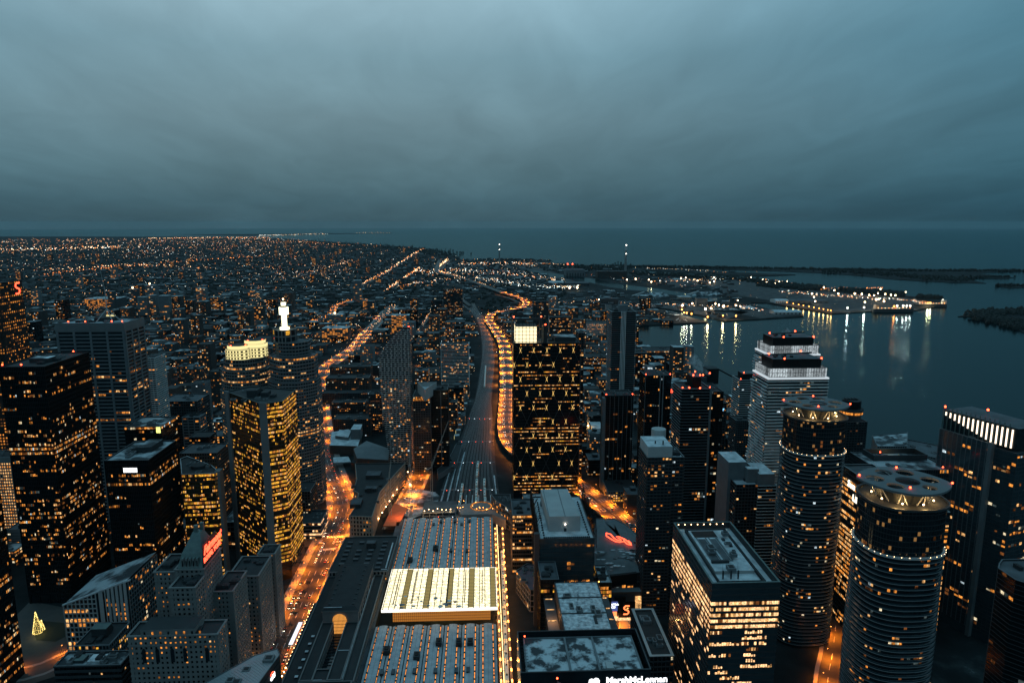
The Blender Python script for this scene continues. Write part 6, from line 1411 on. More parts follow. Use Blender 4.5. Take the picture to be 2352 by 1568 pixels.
ice('round-cornered tower with curved balcony bands and pierced canopy, the farther and smaller one', 1866, 926, 1800, 1939, 203, .94, -1)
ice('round-cornered tower with curved balcony bands and pierced canopy, the nearer and larger one', 2070, 1104, 1969, 2172, 202, .86, -5)

# sign building between the round towers
x0, ya = P(1934, 1066, 140); p = [(x0, 452), (x0+27, 452), (x0+27, ya), (x0, ya)]
row = {k: .98 for k in (30, 28, 26, 24, 21, 20, 19, 17, 16, 14, 12, 11, 9)}; row.update({32: 0, 33: 0, 31: .3})
t = tower('office_tower', 'wide office tower with gold lettering and solid amber floors seen between the two round towers', 'office tower', p, 140, 'dark_glass', 'roof_slate', par=1.6, fac=F(4.05, 2.6, (.2, .2), (1.2, .2), lit_p=.5, row=row, pm='black_steel', bm='dark_slab', nwin=100, pal=(('warm_room', 5), ('amber_room', 4)), groups=4), cope='pale_concrete')
put(lettering('Sun', 8, 'cream_sign', .15, 0, .15), 'sign', t, (x0-1., ya-13, 126), (0, -1, 0), (0, 0, 1)) if glow('cream_sign', (1., .93, .72), 2.4) else None
put(lettering('Life Financial', 8, 'cream_sign', .15, 0, .15), 'sign', t, (x0-1., ya-22, 116.5), (0, -1, 0), (0, 0, 1))
pts = [(3.6*math.cos(q*.5236), 4.5*math.sin(q*.5236)) for q in range(12)]; put(outline([pts, [(x*.72, y*.78) for x, y in pts]], .15, 'gold_sign'), 'emblem', t, (x0-1., ya-36, 130), (0, -1, 0), (0, 0, 1))
for k in range(-1, 2): put(outline([stroke([(-3+k*.5, k*2.1-.3), (0, k*2.1+.5), (3, k*2.1-.1)], .6)], .15, 'gold_sign'), 'emblem', t, (x0-1.02, ya-36, 130), (0, -1, 0), (0, 0, 1))
mb = MB(); [mb.box(x0+2, x0+30, ya-4-k*3.2, ya-3-k*3.2, 138.41, 138.7, 'dark_slab') for k in range(14)]; mb.build('roof_panels', t); roof_units(t, p, 140, 6)
p2 = [(x0+29, ya-8), (x0+92, ya-8), (x0+92, ya+40), (x0+29, ya+40)]
t = tower('office_block', 'flat block with patchy snow roof and a lit roof pit, behind the nearer round tower', 'office block', p2, 137, 'dark_glass', 'patchy_roof', fac=F(4, 2, (.2, .3), (.5, .2), lit_p=.05, pm='dark_slab', bm='dark_slab', nwin=10)); beacons(t, [(p2[0][0]+3, p2[0][1]+2, 138), (p2[1][0]-6, p2[0][1]+2, 138), (p2[0][0]+20, p2[2][1]-14, 141)], .6)
mb = MB(); rr = [(p2[0][0]+10, p2[2][1]-22), (p2[1][0]-4, p2[2][1]-22), (p2[1][0]-4, p2[2][1]-3), (p2[0][0]+10, p2[2][1]-3)]; mb.ring(inset(rr, .8), rr, 135, 141, 'dark_slab'); mb.build('roof_pit', t); lamp('lamp_light', (rr[0][0]+22, rr[0][1]+10, 138.5), 900, (1, .8, .4), .5, t)
# harbour hotel with revolving top
c = P(1955, 940, 124); R_ = (P(1987, 960, 124)[0]-P(1934, 960, 124)[0])/2; cx, cyy = c
t = thing('hotel', 'dark harbour hotel tower with a round restaurant drum on top', 'hotel', (cx, cyy, 0)); claim([(cx-R_, cyy-R_), (cx+R_, cyy+R_)])
p = [(cx-R_, cyy-12), (cx+R_+1, cyy-12), (cx+R_+1, cyy+14), (cx-R_, cyy+14)]; tower('', '', '', p, 112, 'black_glass', root=t, fac=F(3.2, 3.6, (.8, .4), (1., .4), lit_p=.12, pm='dark_slab', bm='dark_slab', nwin=50, pal=PAL_HOME))
for r, z0, z1, m in ((R_*.86, 112, 120, 'dark_slab'), (R_*.98, 120, 123, 'amber_room'), (R_*1.02, 123, 126, 'dark_slab'), (R_*.78, 126, 136, 'black_steel')):
    mb = MB(); pts = [(cx+r*math.cos(q*.2618), cyy+r*math.sin(q*.2618)) for q in range(24)]; mb.prism(pts, z0, z1, m, 'dark_roof', True); mb.build('restaurant_drum', t)
mb = MB(); [mb.box(cx-8+k*4, cx-6+k*4, cyy-3, cyy+3, 136, 138, 'dark_metal') for k in range(4)]; mb.build('roof_unit', t)
# stone conference building at the shore
p = PP(45, (2004, 1000), (2015, 1024), (2083, 1024), (2085, 992)); t = blk('office_building', 'stone waterfront block with a few amber windows under a flat snowy roof', 'office building', p, 45, 'dark_glass', 'patchy_roof', sm='concrete', lp=.25, nwin=40)
p = PP(40, (2084, 1035), (2155, 1052), (2155, 1022), (2084, 1008)); t = blk('office_building', 'low stone wing with a strip of white-lit windows beside the lake', 'office building', p, 40, 'dark_glass', 'grey_roof', sm='concrete', lp=.04, nwin=10)
A_, B_ = Vector(p[0]), Vector(p[1]); 
q0, q1 = P(2116, 1052, 33), P(2150, 1058, 33); mb = MB(); d = Vector((q1[0]-q0[0], q1[1]-q0[1], 0)); mb.obox((q0[0], q0[1]-3.5, 31), d.normalized(), (0, -1, 0), (0, 0, 1), d.length, .5, 2.4, 'cool_lampstrip') if glow('cool_lampstrip', (.9, .95, .9), 1.4) else None; mb.build('window_strip', t)

# hotel with glowing fins
h = 170; A_, B_ = Vector(P(2279, 1020, h)), Vector(P(2159, 983, h)); u = (A_-B_).normalized(); r = Vector((u.y, -u.x)); r = -r if r.x < 0 else r
poly = ccw([tuple(A_), tuple(B_), tuple(B_+r*34), tuple(A_+r*34)])
t = tower('hotel_tower', 'tall glass hotel with pale ribs and a row of glowing white fins under its roof', 'hotel', poly, h, 'blue_glass', 'grey_roof', fac=F(3.4, 4.2, (.5, .35), (.5, .2), base=8, lit_p=.16, pm='grey_slab', bm='dark_slab', nwin=100, pal=(('amber_room', 5), ('warm_room', 2), ('dim_room', 6), ('cool_room', 1)), row={38: .45, 37: .4, 35: .4}), cope='pale_concrete')
mb = MB(); mb.obox((A_.x-.4, A_.y-.4, 0), (r.x, r.y, 0), (-u.x, -u.y, 0), (0, 0, 1), 3.4, 3.4, h+.8, 'concrete') ; mb.build('corner_pier', t)
cp = [tuple(B_+r*1.5+u*1.5), tuple(A_+r*4+u*16), tuple(A_+r*34+u*18), tuple(B_+r*34+u*1)]; cp = ccw(cp)
t2r = MB(); t2r.prism(cp, h, h+17, 'dark_glass', 'grey_roof'); t2r.build('crown_block', t)
C0, C1 = B_+r*1.5+u*1.5, A_+r*4+u*16; L_ = (C1-C0).length; d = (C1-C0)/L_; nn = Vector((-d.y, d.x)); nn = -nn if nn.dot(-C0) < 0 else nn
mb = MB(); o_ = A_+u*3.2; e_ = A_+u*16
lowp = ccw([tuple(A_+u*.2+r*3.2), tuple(A_+u*17+r*5), tuple(A_+u*17+r*33), tuple(A_+u*.2+r*33)]); mb.prism(lowp, 0, h-3, 'blue_glass', 'grey_roof'); mb.build('rear_wing', t); facade(t, lowp, 8, h-4, 3.4, 3.2, (.1, .2), (.5, .25), lit_p=.13, nwin=40, pal=PAL_HOME, pm='dark_slab', bm='dark_slab')
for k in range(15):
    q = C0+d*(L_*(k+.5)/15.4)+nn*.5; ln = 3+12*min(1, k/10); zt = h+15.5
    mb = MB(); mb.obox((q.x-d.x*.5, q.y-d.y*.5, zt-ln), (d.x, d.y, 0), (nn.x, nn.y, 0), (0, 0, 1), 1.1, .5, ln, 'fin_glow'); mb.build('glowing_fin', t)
    mb = MB(); mb.obox((q.x-d.x*2-d.x*.5, q.y-d.y*2-d.y*.5, h), (d.x, d.y, 0), (nn.x, nn.y, 0), (0, 0, 1), .35, .9, 20, 'copper_roof'); mb.build('fin_frame', t)
beacons(t, [(C0.x, C0.y, h+19), ((C0.x+C1.x)/2+6, (C0.y+C1.y)/2, h+24)], .9)
# dark octagon at the right edge
q = P(2400, 1330, 120); po = octo(q[0], q[1]+8, 19, 19, .4); tower('condo_tower', 'dark eight-sided tower with thin floor lines, cut off by the right picture edge', 'condominium tower', po, 120, 'black_glass', 'grey_roof', fac=F(3.1, 4, (0, 0), (.3, .4), lit_p=.1, bm='dark_slab', nwin=60, pal=PAL_HOME))
# waterfront behind
t = thing('sugar_refinery', 'long dark sugar warehouse with a conveyor at the shore, steam rising beside it', 'warehouse', (*P(1600, 880), 0))
p = PP(22, (1535, 893), (1640, 906), (1640, 884), (1545, 866)); claim(p); mb = MB(); mb.prism(p, 0, 22, 'dark_brick', 'patchy_roof'); mb.build('wall', t)
q = P(1620, 880, 0); mb = MB(); mb.box(q[0], q[0]+26, q[1]-8, q[1]+20, 0, 34, 'black_steel', 'dark_roof'); mb.tube((q[0]+26, q[1], 32), (q[0]+75, q[1]-10, 6), 2, 2, 'black_steel', 4); mb.build('hoist_house', t)
p = R(1538, 1566, 889, 40, d=30); t = tower('refinery_tower', 'grey blank refinery block carrying a red script sign', 'refinery block', p, 40, 'concrete', 'patchy_roof'); put(lettering('Redpath', 9, 'red_neon', .2, .4, .2), 'sign', t, (p[0][0]-2, p[0][1]-1, 30), (1, 0, 0), (0, 0, 1))
for lab, x0, x1, yy, h, d, kw in (
    ('white-framed waterfront office with amber floors, right of the wide glass tower', 1342, 1402, 742, 44, 60, dict(sm='white_slab', lp=.9, pal=PAL_OFFICE)),
    ('dark curved waterfront office with a small white sign, above the busy bright street', 1340, 1396, 820, 34, 50, dict(sm='dark_slab', lp=.8, pal=PAL_OFFICE)),
    ('dark slab beside the very tall striped condominium, with a white roof edge', 1462, 1482, 805, 50, 26, dict(sm='black_steel', lp=.05)),
    ('low stepped waterfront office full of amber windows, touching the lake', 1484, 1560, 806, 26, 60, dict(sm='dark_slab', lp=.9, pal=PAL_OFFICE)),
    ('banded dark tower behind the lantern of the wide glass tower', 1262, 1311, 728, 100, 30, dict(sm='dark_slab', lp=.35, pier=(0, 0), band=(1.2, .6))),
    ('condominium with black balcony rows rising left of the banded dark tower', 1225, 1260, 692, 110, 28, dict(sm='dark_slab', lp=.3)),
    ('round-edged dark condominium partly behind the thin stair-window slab', 1270, 1330, 772, 62, 40, dict(sm='grey_slab', lp=.3)),
    ('small pale office block with dotted windows near the shore', 1392, 1404, 700, 40, 20, dict(sm='pale_concrete', lp=.2)),
    ('long low parking building with lit decks beside the expressway', 1396, 1466, 1128, 14, 60, dict(sm='concrete', lp=.6, pal=(('gold_room', 1), ('warm_room', 1)), pier=(1, .4)))):
    t = blk('office_building' if kw.get('pal') else 'condo_tower', lab, 'office building' if kw.get('pal') else 'condominium tower', R(x0, x1, yy, h, d=d), h, nwin=60, **kw)
q = P(1355, 1010); t = thing('office_building', 'pale pink-lit concrete building on stilts with a work lamp crane in front', 'office building', (*q, 0)); mb = MB(); p = R(1362, 1388, 985, 24, d=40); claim(p); mb.prism(p, 7, 24, 'warm_stone', 'snow_light', True); mb.build('wall', t); mb = MB(); [mb.box(x, x+1, p[0][1]+y, p[0][1]+y+1, 0, 7, 'warm_stone') for x in (p[0][0]+1, p[1][0]-2) for y in (1, 18, 36)]; mb.build('columns', t)
q = P(1350, 1012); crane('lattice crane with a single blazing lamp, between the wide glass tower and the black condominium', q[0], q[1], 42, 2.4, 36, .9, lit_=True)
# ================================================================== the low city between the towers
def Q(x, y, z):
    cy, sy, cp, sp = math.cos(YAW), math.sin(YAW), math.cos(PITCH), math.sin(PITCH)
    a, b = x, y; c = z-CAM_H; f = a*sy*cp+b*cy*cp-c*sp; r = a*cy-b*sy; u = a*sy*sp+b*cy*sp+c*cp
    return 1176+FPX*r/f, 784-FPX*u/f
def inside(p, poly):
    x, y = p; r = False; n = len(poly)
    for i in range(n):
        (x1, y1), (x2, y2) = poly[i-1], poly[i]
        if (y1 > y) != (y2 > y) and x < (x2-x1)*(y-y1)/(y2-y1)+x1: r = not r
    return r
CH = px(0, (1200, 620), (1340, 655), (1441, 672), (1540, 682), (1640, 695), (1670, 682), (1518, 660), (1366, 636), (1223, 618))
PB = [(min(q.x for q in c), max(q.x for q in c), min(q.y for q in c), max(q.y for q in c), c, w) for c, w in PATHS]
def free(x, y, r):
    for a, b, c, d in FOOT:
        if a-r < x < b+r and c-r < y < d+r: return False
    for a, b, c, d, cu, w in PB:
        if a-w-r < x < b+w+r and c-w-r < y < d+w+r:
            m = (w+r)**2
            for q in cu:
                if (q.x-x)**2+(q.y-y)**2 < m: return False
    return inside((x, y), MAIN) and not inside((x, y), CH)
YARD = px(0, (1075, 745), (1090, 690), (1160, 668), (1205, 690), (1130, 722))
SITES = []
yy = 640.
while yy < 2700:
    step = 34+max(0, (yy-900)*.010); xx = -1500.
    while xx < 640:
        if int(yy/110) != int((yy+step)/110) or int(xx/130) != int((xx+step)/130): xx += step*.7; 
        x, y = xx+rnd.random()*8, yy+rnd.random()*8; a, b = step*(.26+.16*rnd.random()), step*(.26+.16*rnd.random())
        u, v = Q(x, y, 10)
        if -60 < u < 2400 and v < 1600 and rnd.random() < .93 and free(x, y, max(a, b)+1) and not inside((x, y), YARD):
            SITES.append((x, y, a, b))
        xx += step
    yy += step
rnd.shuffle(SITES)
SITES.sort(key=lambda s: -(s[2]*s[3])/(s[0]**2+s[1]**2)**1.15)
LM = [('floodlit-crown tower', 540, 820), ('glowing spire', 650, 760), ('street bend', 750, 960), ('leaning white condominium', 915, 850), ('white balcony-strip tower', 1045, 830), ('expressway curve', 1180, 720), ('lantern tower', 1250, 780), ('banded skyscraper', 300, 760),
      ('red granite tower', 40, 720), ('striped tall condominium', 1433, 760), ('pinprick-window cluster tower', 1040, 690), ('motorway loop', 790, 700), ('black tower', 160, 830), ('rail yard', 1090, 690), ('red-lit slab', 1600, 930)]
ORD = ['closest', 'second', 'third', 'fourth', 'fifth', 'sixth', 'seventh', 'eighth', 'ninth', 'tenth', 'eleventh', 'twelfth', 'thirteenth', 'fourteenth', 'fifteenth', 'sixteenth', 'seventeenth', 'eighteenth', 'nineteenth', 'twentieth']
used = {}
WALLS = [('dark brick', 'dark_brick'), ('brown brick', 'brick'), ('grey concrete', 'dark_slab'), ('pale concrete', 'grey_slab'), ('black glass', 'black_glass'), ('stone', 'concrete')]
def low_block(x, y, a, b, h, rest=None, k=0):
    wn, wm = rnd.choices(WALLS, (6, 3, 4, 1.5, 3, 1.5))[0]; rn, rm = rnd.choices((('dark roof', 'dark_roof'), ('snow-streaked roof', 'patchy_roof'), ('snowy roof', 'snow_roof'), ('grey roof', 'grey_roof')), (7, 3, .6, 2))[0]
    p = [(x-a, y-b), (x+a, y-b), (x+a, y+b), (x-a, y+b)]
    if rest is None:
        u, v = Q(x, y, h); lm = min(LM, key=lambda l: abs(l[1]-u)+1.6*abs(l[2]-v)); sd = 'left of' if u < lm[1]-20 else ('right of' if u > lm[1]+20 else 'near'); vd = 'behind' if v < lm[2] else 'before'
        ty = 'tower' if h > 45 else ('mid-rise' if h > 20 else 'low block'); key = (lm[0], sd, vd, ty, wn, rn); n_ = used.get(key, 0); used[key] = n_+1
        lab = '%s %s with %s, %s and %s the %s' % (wn, ty, rn, sd, vd, lm[0])
        if n_: lab = '%s %s %s with %s, %s and %s the %s' % (ORD[min(n_, 19)], wn, ty, rn, sd, vd, lm[0])
        t = thing('city_block', lab, 'building', (x, y, 0), 'blocks of the low city beyond the towers'); claim(p, 1)
        mb = MB(); mb.prism(p, 0, h, wm, cap=False); mb.build('wall', t)
        mb = MB(); i_ = inset(p, .6); mb.ring(i_, p, h-.02, h+.05, 'dark_slab' if rm == 'dark_roof' else 'grey_slab'); mb.face([(*q, h-.8) for q in i_], rm)
        for j in range(4): q = (j+1) % 4; mb.face([(*i_[q], h), (*i_[j], h), (*i_[j], h-.8), (*i_[q], h-.8)], 'dark_metal')
        if rnd.random() < .6: c_, d_ = a*.3, b*.3; ox, oy = (rnd.random()-.5)*a, (rnd.random()-.5)*b; mb.box(x+ox-c_, x+ox+c_, y+oy-d_, y+oy+d_, h-.8, h+3, 'dark_metal', rm)
        if rnd.random() < .8: mb.box(x+a*.4, x+a*.7, y-b*.7, y-b*.4, h-.8, h+1.4, 'grey_slab')
        mb.build('roof', t); tgt = MB(); lp = rnd.choice((.14, .24, .34, .46)); nf = int(h/3.3)
        for k_ in range(nf):
            for (ax, ay, tx, ty_, nx, ny, L_) in ((x-a, y-b, 1, 0, 0, -1, 2*a), ((x+a, y-b, 0, 1, 1, 0, 2*b) if x < 0 else (x-a, y+b, 0, -1, -1, 0, 2*b))):
                nb = max(1, int(L_/3.4)); w = L_/nb
                for j in range(nb):
                    if rnd.random() < lp*(1.6 if k_ == 0 else 1): tgt.obox((ax+tx*(w*j+w*.15), ay+ty_*(w*j+w*.15), k_*3.3+1), (tx, ty_, 0), (nx, ny, 0), (0, 0, 1), w*.66, .12, 1.7, pick(PAL_HOME))
                if h > 20 and k_: tgt.obox((ax, ay, k_*3.3-.2), (tx, ty_, 0), (nx, ny, 0), (0, 0, 1), L_, .3, .5, 'grey_slab' if wm == 'dark_slab' else 'dark_slab')
        if tgt.f: tgt.build('windows', t)
    else:
        rest.prism(p, 0, h, wm, rm); nf = int(h/3.3)
        for k_ in range(nf):
            for j in range(int(2*a/5)):
                if rnd.random() < .34: rest.obox((x-a+j*5+.5, y-b, k_*3.3+1), (1, 0, 0), (0, -1, 0), (0, 0, 1), 3, .3, 2, pick(PAL_HOME))
SEEN = [(q.x, q.y, z) for c, z in ((GARD[0], 9), (FRONT[0], 0)) for q in c if 900 < q.y < 3600]
def see_over(x, y, a, h):
    # blocks in front of the two great roads stay low enough to leave them in view, as in the photograph
    for qx, qy, qz in SEEN:
        if qy > y:
            f = y/qy
            if abs(qx*f-x) < a+9: h = min(h, max(7, CAM_H+(qz-CAM_H)*f-2))
    return h
for k, (x, y, a, b) in enumerate(SITES[:298]):
    r = rnd.random(); h = 11+rnd.random()*17+(rnd.random()*34 if r < .5 else 0)+(18+rnd.random()*36 if r < .2 and y > 850 and abs(x-30-(y-900)*.03) > 60 else 0)
    if x > 60: h = min(h, 26)
    h = see_over(x, y, a, h)
    low_block(x, y, a, b, h)
rest = MB()
for (x, y, a, b) in SITES[298:]: low_block(x, y, a, b, see_over(x, y, a, 8+rnd.random()*15+(20+rnd.random()*45 if rnd.random() < .1 else 0)), rest)
# farther districts
def pix(x, y): return math.hypot(x, y)/683.
n_ = 0; groups = MB()
for _ in range(9000):
    r = 2500*math.exp(rnd.random()*1.75); a = math.radians(-41+rnd.random()*62); x, y = r*math.sin(a), r*math.cos(a)
    u, v = Q(x, y, 0)
    if not (-60 < u < 2400) or not inside((x, y), MAIN) or inside((x, y), CH) or inside((x, y), YARD): continue
    if u > 1290 and rnd.random() < .72: continue
    s = 6+rnd.random()*14; h = 5+rnd.random()*8
    if rnd.random() < .022 and u < 1000: h = 30+rnd.random()*45; s = 12+rnd.random()*5
    if not free(x, y, s): continue
    m = rnd.choice(('dark_brick', 'dark_slab', 'dark_slab', 'concrete')); rm = rnd.choices(('dark_roof', 'patchy_roof', 'snow_roof'), (6, 3, 1))[0]
    rest.prism([(x-s, y-s*.8), (x+s, y-s*.8), (x+s, y+s*.8), (x-s, y+s*.8)], 0, h, m, rm)
    if h > 28:
        for k_ in range(int(h/4)):
            for j in range(4):
                if rnd.random() < .25: rest.obox((x-s+j*s/2, y-s*.8, k_*4+1), (1, 0, 0), (0, -1, 0), (0, 0, 1), s/2.6, .5, 2.6, 'warm_room' if rnd.random() < .3 else 'amber_room')
rest.build('distant_buildings', kind='stuff', label='mass of small dark buildings fading towards the horizon', cat='buildings')
# clumps of apartment towers standing out far left, each a thing
for lab, x, y, w, h in (('pale patterned condominium tower beside the ravine, with a lit top row', 464, 712, 19, 88), ('ribbed dark tower with a white lamp on its tip', 350, 720, 20, 110), ('pale-striped tower pair, left one', 330, 735, 18, 84), ('pale-striped tower pair, middle one', 352, 733, 15, 88), ('pale-striped tower pair, right one', 380, 738, 20, 92), ('white lattice tower ending the pale-striped row', 400, 728, 15, 100), ('low slab with rows of orange light, left of the mast', 232, 712, 60, 45), ('slim grey tower right of the mast', 258, 715, 12, 80), ('dark tower with lit roof, left of the ribbed tower', 310, 718, 16, 92),
                        ('low glass hall with white lit roof edge near the motorway loop', 770, 745, 36, 34), ('orange window office slab near the motorway loop', 770, 785, 58, 40), ('dark box tower with steam, right of the orange windows', 920, 768, 40, 60), ('tower of stacked orange light by the ravine road', 840, 712, 12, 40), ('dark thin tower with curved white edge', 822, 700, 18, 105), ('slim lit column tower near the rail yard', 998, 715, 10, 60)):
    d = 0; q = P(x, y, 0); a = w*.5*math.hypot(q[0], q[1])/FPX
    t = thing('apartment_tower', lab, 'apartment tower', (*q, 0), 'towers standing in the mid distance'); p = [(q[0]-a, q[1]), (q[0]+a, q[1]), (q[0]+a, q[1]+a*1.4), (q[0]-a, q[1]+a*1.4)]; claim(p)
    mb = MB(); mb.prism(p, 0, h, 'concrete' if 'pale' in lab or 'white' in lab else 'dark_slab', 'snow_roof'); mb.build('wall', t); mb = MB(); nb = max(2, int(2*a/7)); orange = 'orange' in lab
    for k in range(int(h/4.)):
        mb.box(p[0][0]-.4, p[1][0]+.4, p[0][1]-.5, p[0][1], k*4, k*4+.9, 'grey_slab')
    mb.build('floor_bands', t); mb = MB()
    for k in range(int(h/4.)):
        for j in range(nb):
            if rnd.random() < (.6 if orange else .2) or ('top' in lab and k > h/4-2.2): mb.box(p[0][0]+2*a*j/nb+.6, p[0][0]+2*a*(j+1)/nb-.6, p[0][1]-.3, p[0][1]-.05, k*4+1, k*4+3.6, 'amber_room' if orange else pick(PAL_HOME))
    mb.build('windows', t)
    if 'tip' in lab or 'lit roof' in lab: mb = MB(); mb.ball((q[0], q[1], h+6), 3, 'warm_lamp'); mb.build('roof_lamp', t)
# city lights as far as the horizon
L1, L2 = MB(), MB()
def spot(x, y, m, s=1., z=None): 
    p_ = pix(x, y); (L1 if m == 'far_orange' else L2).octa((x, y, 7 if z is None else z), max(.16, p_*.15*s), m)
def ok(x, y):
    u, v = Q(x, y, 0); return -40 < u < 2390 and inside((x, y), MAIN) and not inside((x, y), CH)
cnt = 0
while cnt < 13500:                       # scattered house and yard lights
    r = 1500*math.exp(rnd.random()**.8*2.45); a = math.radians(-41+rnd.random()*64); x, y = r*math.sin(a), r*math.cos(a)
    if not ok(x, y): continue
    u, v = Q(x, y, 0); k = mnoise.noise(Vector((x*.0011, y*.0011, 3)))+.6*mnoise.noise(Vector((x*.004, y*.004, 9)))
    cnt += 1
    if rnd.random() < .75-1.6*(k+.12): continue
    if r > 5200 and rnd.random() < .35: continue
    if u > 1280 and rnd.random() < (.78 if v > 660 else .5): continue
    if 700 < u < 1050 and 562 < v < 600 and rnd.random() < .72: continue
    if r < 2400 and not free(x, y, 0): continue
    spot(x, y, rnd.choices(('far_orange', 'far_warm', 'far_white', 'far_red'), (5.5, 4.8, 3., .7))[0], rnd.choice((.45, .5, .6, .8, 1.1, 1.5)))
for k in range(26):                      # avenues away from the camera
    x0 = -12000+k*420+rnd.random()*150; y = 1500; st = rnd.choice((60, 90, 200))
    while y < 15500:
        y += max(st, y*.016)*(.6+rnd.random()); x = x0+rnd.random()*8+(y-1500)*.02
        if ok(x, y) and rnd.random() < .7 and (y > 2400 or free(x, y, 0)): spot(x, y, rnd.choices(('far_orange', 'far_warm'), (3, 2))[0], rnd.choice((.7, 1., 1.2)))
for k in range(22):                      # cross avenues
    y0 = 1650*math.exp(k*.105); x = -14000; br = rnd.choice((.6, .8, 1.3))
    while x < 2500:
        x += max(50, y0*.012)*(.6+rnd.random())
        if ok(x, y0) and rnd.random() < .62 and (y0 > 2400 or free(x, y0, 0)): spot(x, y0+x*.02, rnd.choices(('far_orange', 'far_warm', 'far_white'), (4, 3, 1))[0], br*rnd.choice((.7, 1.)))
def row(pts, n, m, s, jit=1.5):
    for i in range(n):
        t = i/(n-1)*(len(pts)-1); k = min(len(pts)-2, int(t)); f = t-k; u = pts[k][0]+(pts[k+1][0]-pts[k][0])*f; v = pts[k][1]+(pts[k+1][1]-pts[k][1])*f
        x, y = P(u+rnd.gauss(0, jit), v+rnd.gauss(0, jit*.35)); spot(x, y, m if isinstance(m, str) else rnd.choice(m), s*rnd.choice((1., 1.4, 2.)))
row([(0, 574), (160, 571), (280, 567)], 130, ('far_orange', 'far_warm', 'far_white', 'far_warm'), 1.1, 5); row([(340, 548), (480, 546), (620, 546)], 90, ('far_orange', 'far_warm'), 1.)
row([(595, 541), (650, 540), (752, 537)], 60, ('far_warm', 'far_white'), .8, .5); row([(820, 535.2), (895, 535)], 12, 'far_warm', .6, .4); row([(560, 556), (700, 556), (792, 564)], 50, 'far_orange', .8, .5)
row([(890, 668), (912, 650), (946, 628), (962, 617)], 120, ('far_orange', 'far_warm'), 1.1, 2.2); row([(830, 655), (880, 630), (935, 594), (970, 572)], 130, ('far_orange', 'far_warm'), 1.1, 2.2); row([(640, 645), (740, 620), (800, 602)], 60, ('far_orange', 'far_warm'), .9, 3)
row([(100, 632), (220, 620), (420, 602), (600, 588)], 110, ('far_orange',), 1.2, 3); row([(100, 622), (250, 612), (330, 610), (520, 620)], 90, ('far_orange', 'far_warm'), 1.1, 4); row([(50, 703), (300, 701)], 34, ('far_orange',), 1.1, 1)
row([(1003, 622), (1020, 628), (1065, 640), (1110, 655), (1160, 676), (1200, 690)], 150, ('far_orange', 'far_warm'), 1.0, 1.3); row([(1003, 620), (1014, 608), (1028, 597)], 70, ('far_warm',), 1.3, 1.4)
row([(960, 625), (1060, 622), (1180, 632), (1290, 645)], 260, ('far_warm', 'far_white', 'far_orange'), 1.15, 7); row([(1060, 608), (1180, 604), (1230, 610)], 150, ('far_warm', 'far_orange', 'far_white'), 1.0, 4); row([(1100, 640), (1180, 655), (1260, 662), (1330, 660)], 170, ('far_white', 'far_warm'), 1.2, 6); row([(900, 660), (980, 650), (1060, 640)], 90, ('far_white', 'far_warm', 'far_orange'), 1.1, 7)
row([(1500, 648), (1600, 646), (1700, 640), (1760, 646), (1830, 656), (1900, 668)], 110, ('far_warm', 'far_orange', 'far_warm', 'far_white'), 1.3, 4); row([(1520, 700), (1600, 704), (1700, 708), (1750, 716)], 80, ('far_warm', 'far_orange', 'far_white'), 1.2, 4)
row([(1790, 672), (1880, 680), (1960, 684), (2060, 690), (2130, 698)], 120, ('far_warm', 'far_orange', 'far_white'), 1.3, 4.5); row([(1900, 664), (1990, 664), (2030, 664)], 40, 'far_orange', 1.2, 2); row([(1270, 700), (1380, 692), (1470, 706)], 50, ('far_warm', 'far_orange'), .9, 5)
row([(1250, 606), (1320, 612)], 20, ('far_warm', 'far_orange'), .9, 1.5); row([(1486, 618), (1560, 620), (1640, 624)], 26, ('far_warm', 'far_white'), .8, 1); row([(850, 690), (800, 692), (770, 705), (770, 725), (730, 742)], 60, ('far_orange',), 1., 2); row([(800, 812), (830, 775), (870, 740), (905, 703)], 80, ('far_orange', 'far_warm'), 1., 3)
row([(960, 765), (990, 715)], 40, ('far_orange', 'far_warm'), .8, 2); row([(100, 745), (280, 720), (460, 760)], 60, ('far_orange', 'far_warm'), .9, 14); row([(220, 712), (560, 700), (700, 690)], 90, ('far_orange', 'far_warm'), .9, 12)
row([(370, 900), (490, 893)], 60, ('far_orange', 'far_warm'), .8, 5); row([(380, 850), (470, 840)], 40, ('far_orange', 'far_warm'), .8, 10)
L1.build('distant_street_lights', kind='stuff', label='orange street lights spread over the dark city to the horizon', cat='city lights'); L2.build('distant_house_lights', kind='stuff', label='warm and white house lights spread over the dark city', cat='city lights')
# woods on the far shore, islands and port
tr = MB()
def clump(x, y, r, h, m='foliage'):
    n = 6; i = len(tr.v); k = tr.mi(m); tr.v += [(x+r*math.cos(a*1.047)*(.7+.6*rnd.random()), y+r*math.sin(a*1.047)*(.7+.6*rnd.random()), 0) for a in range(n)]+[(x+r*.8*math.cos(a*1.047)*(.6+.6*rnd.random()), y+r*.8*math.sin(a*1.047)*(.6+.6*rnd.random()), h*(.55+.3*rnd.random())) for a in range(n)]+[(x+rnd.gauss(0, r*.2), y+rnd.gauss(0, r*.2), h)]
    for a in range(n): b = (a+1) % n; tr.f.append((i+a, i+b, i+n+b, i+n+a)); tr.m.append(k); tr.f.append((i+n+a, i+n+b, i+2*n)); tr.m.append(k)
def grove(pts, n, h, jx=6, jy=1.):
    for _ in range(n):
        t = rnd.random()*(len(pts)-1); k = min(len(pts)-2, int(t)); f = t-k; u = pts[k][0]+(pts[k+1][0]-pts[k][0])*f+rnd.gauss(0, jx); v = pts[k][1]+(pts[k+1][1]-pts[k][1])*f+rnd.gauss(0, jy)
        x, y = P(u, v); hh = h*(.6+.6*rnd.random()); clump(x, y, hh*.55, hh)
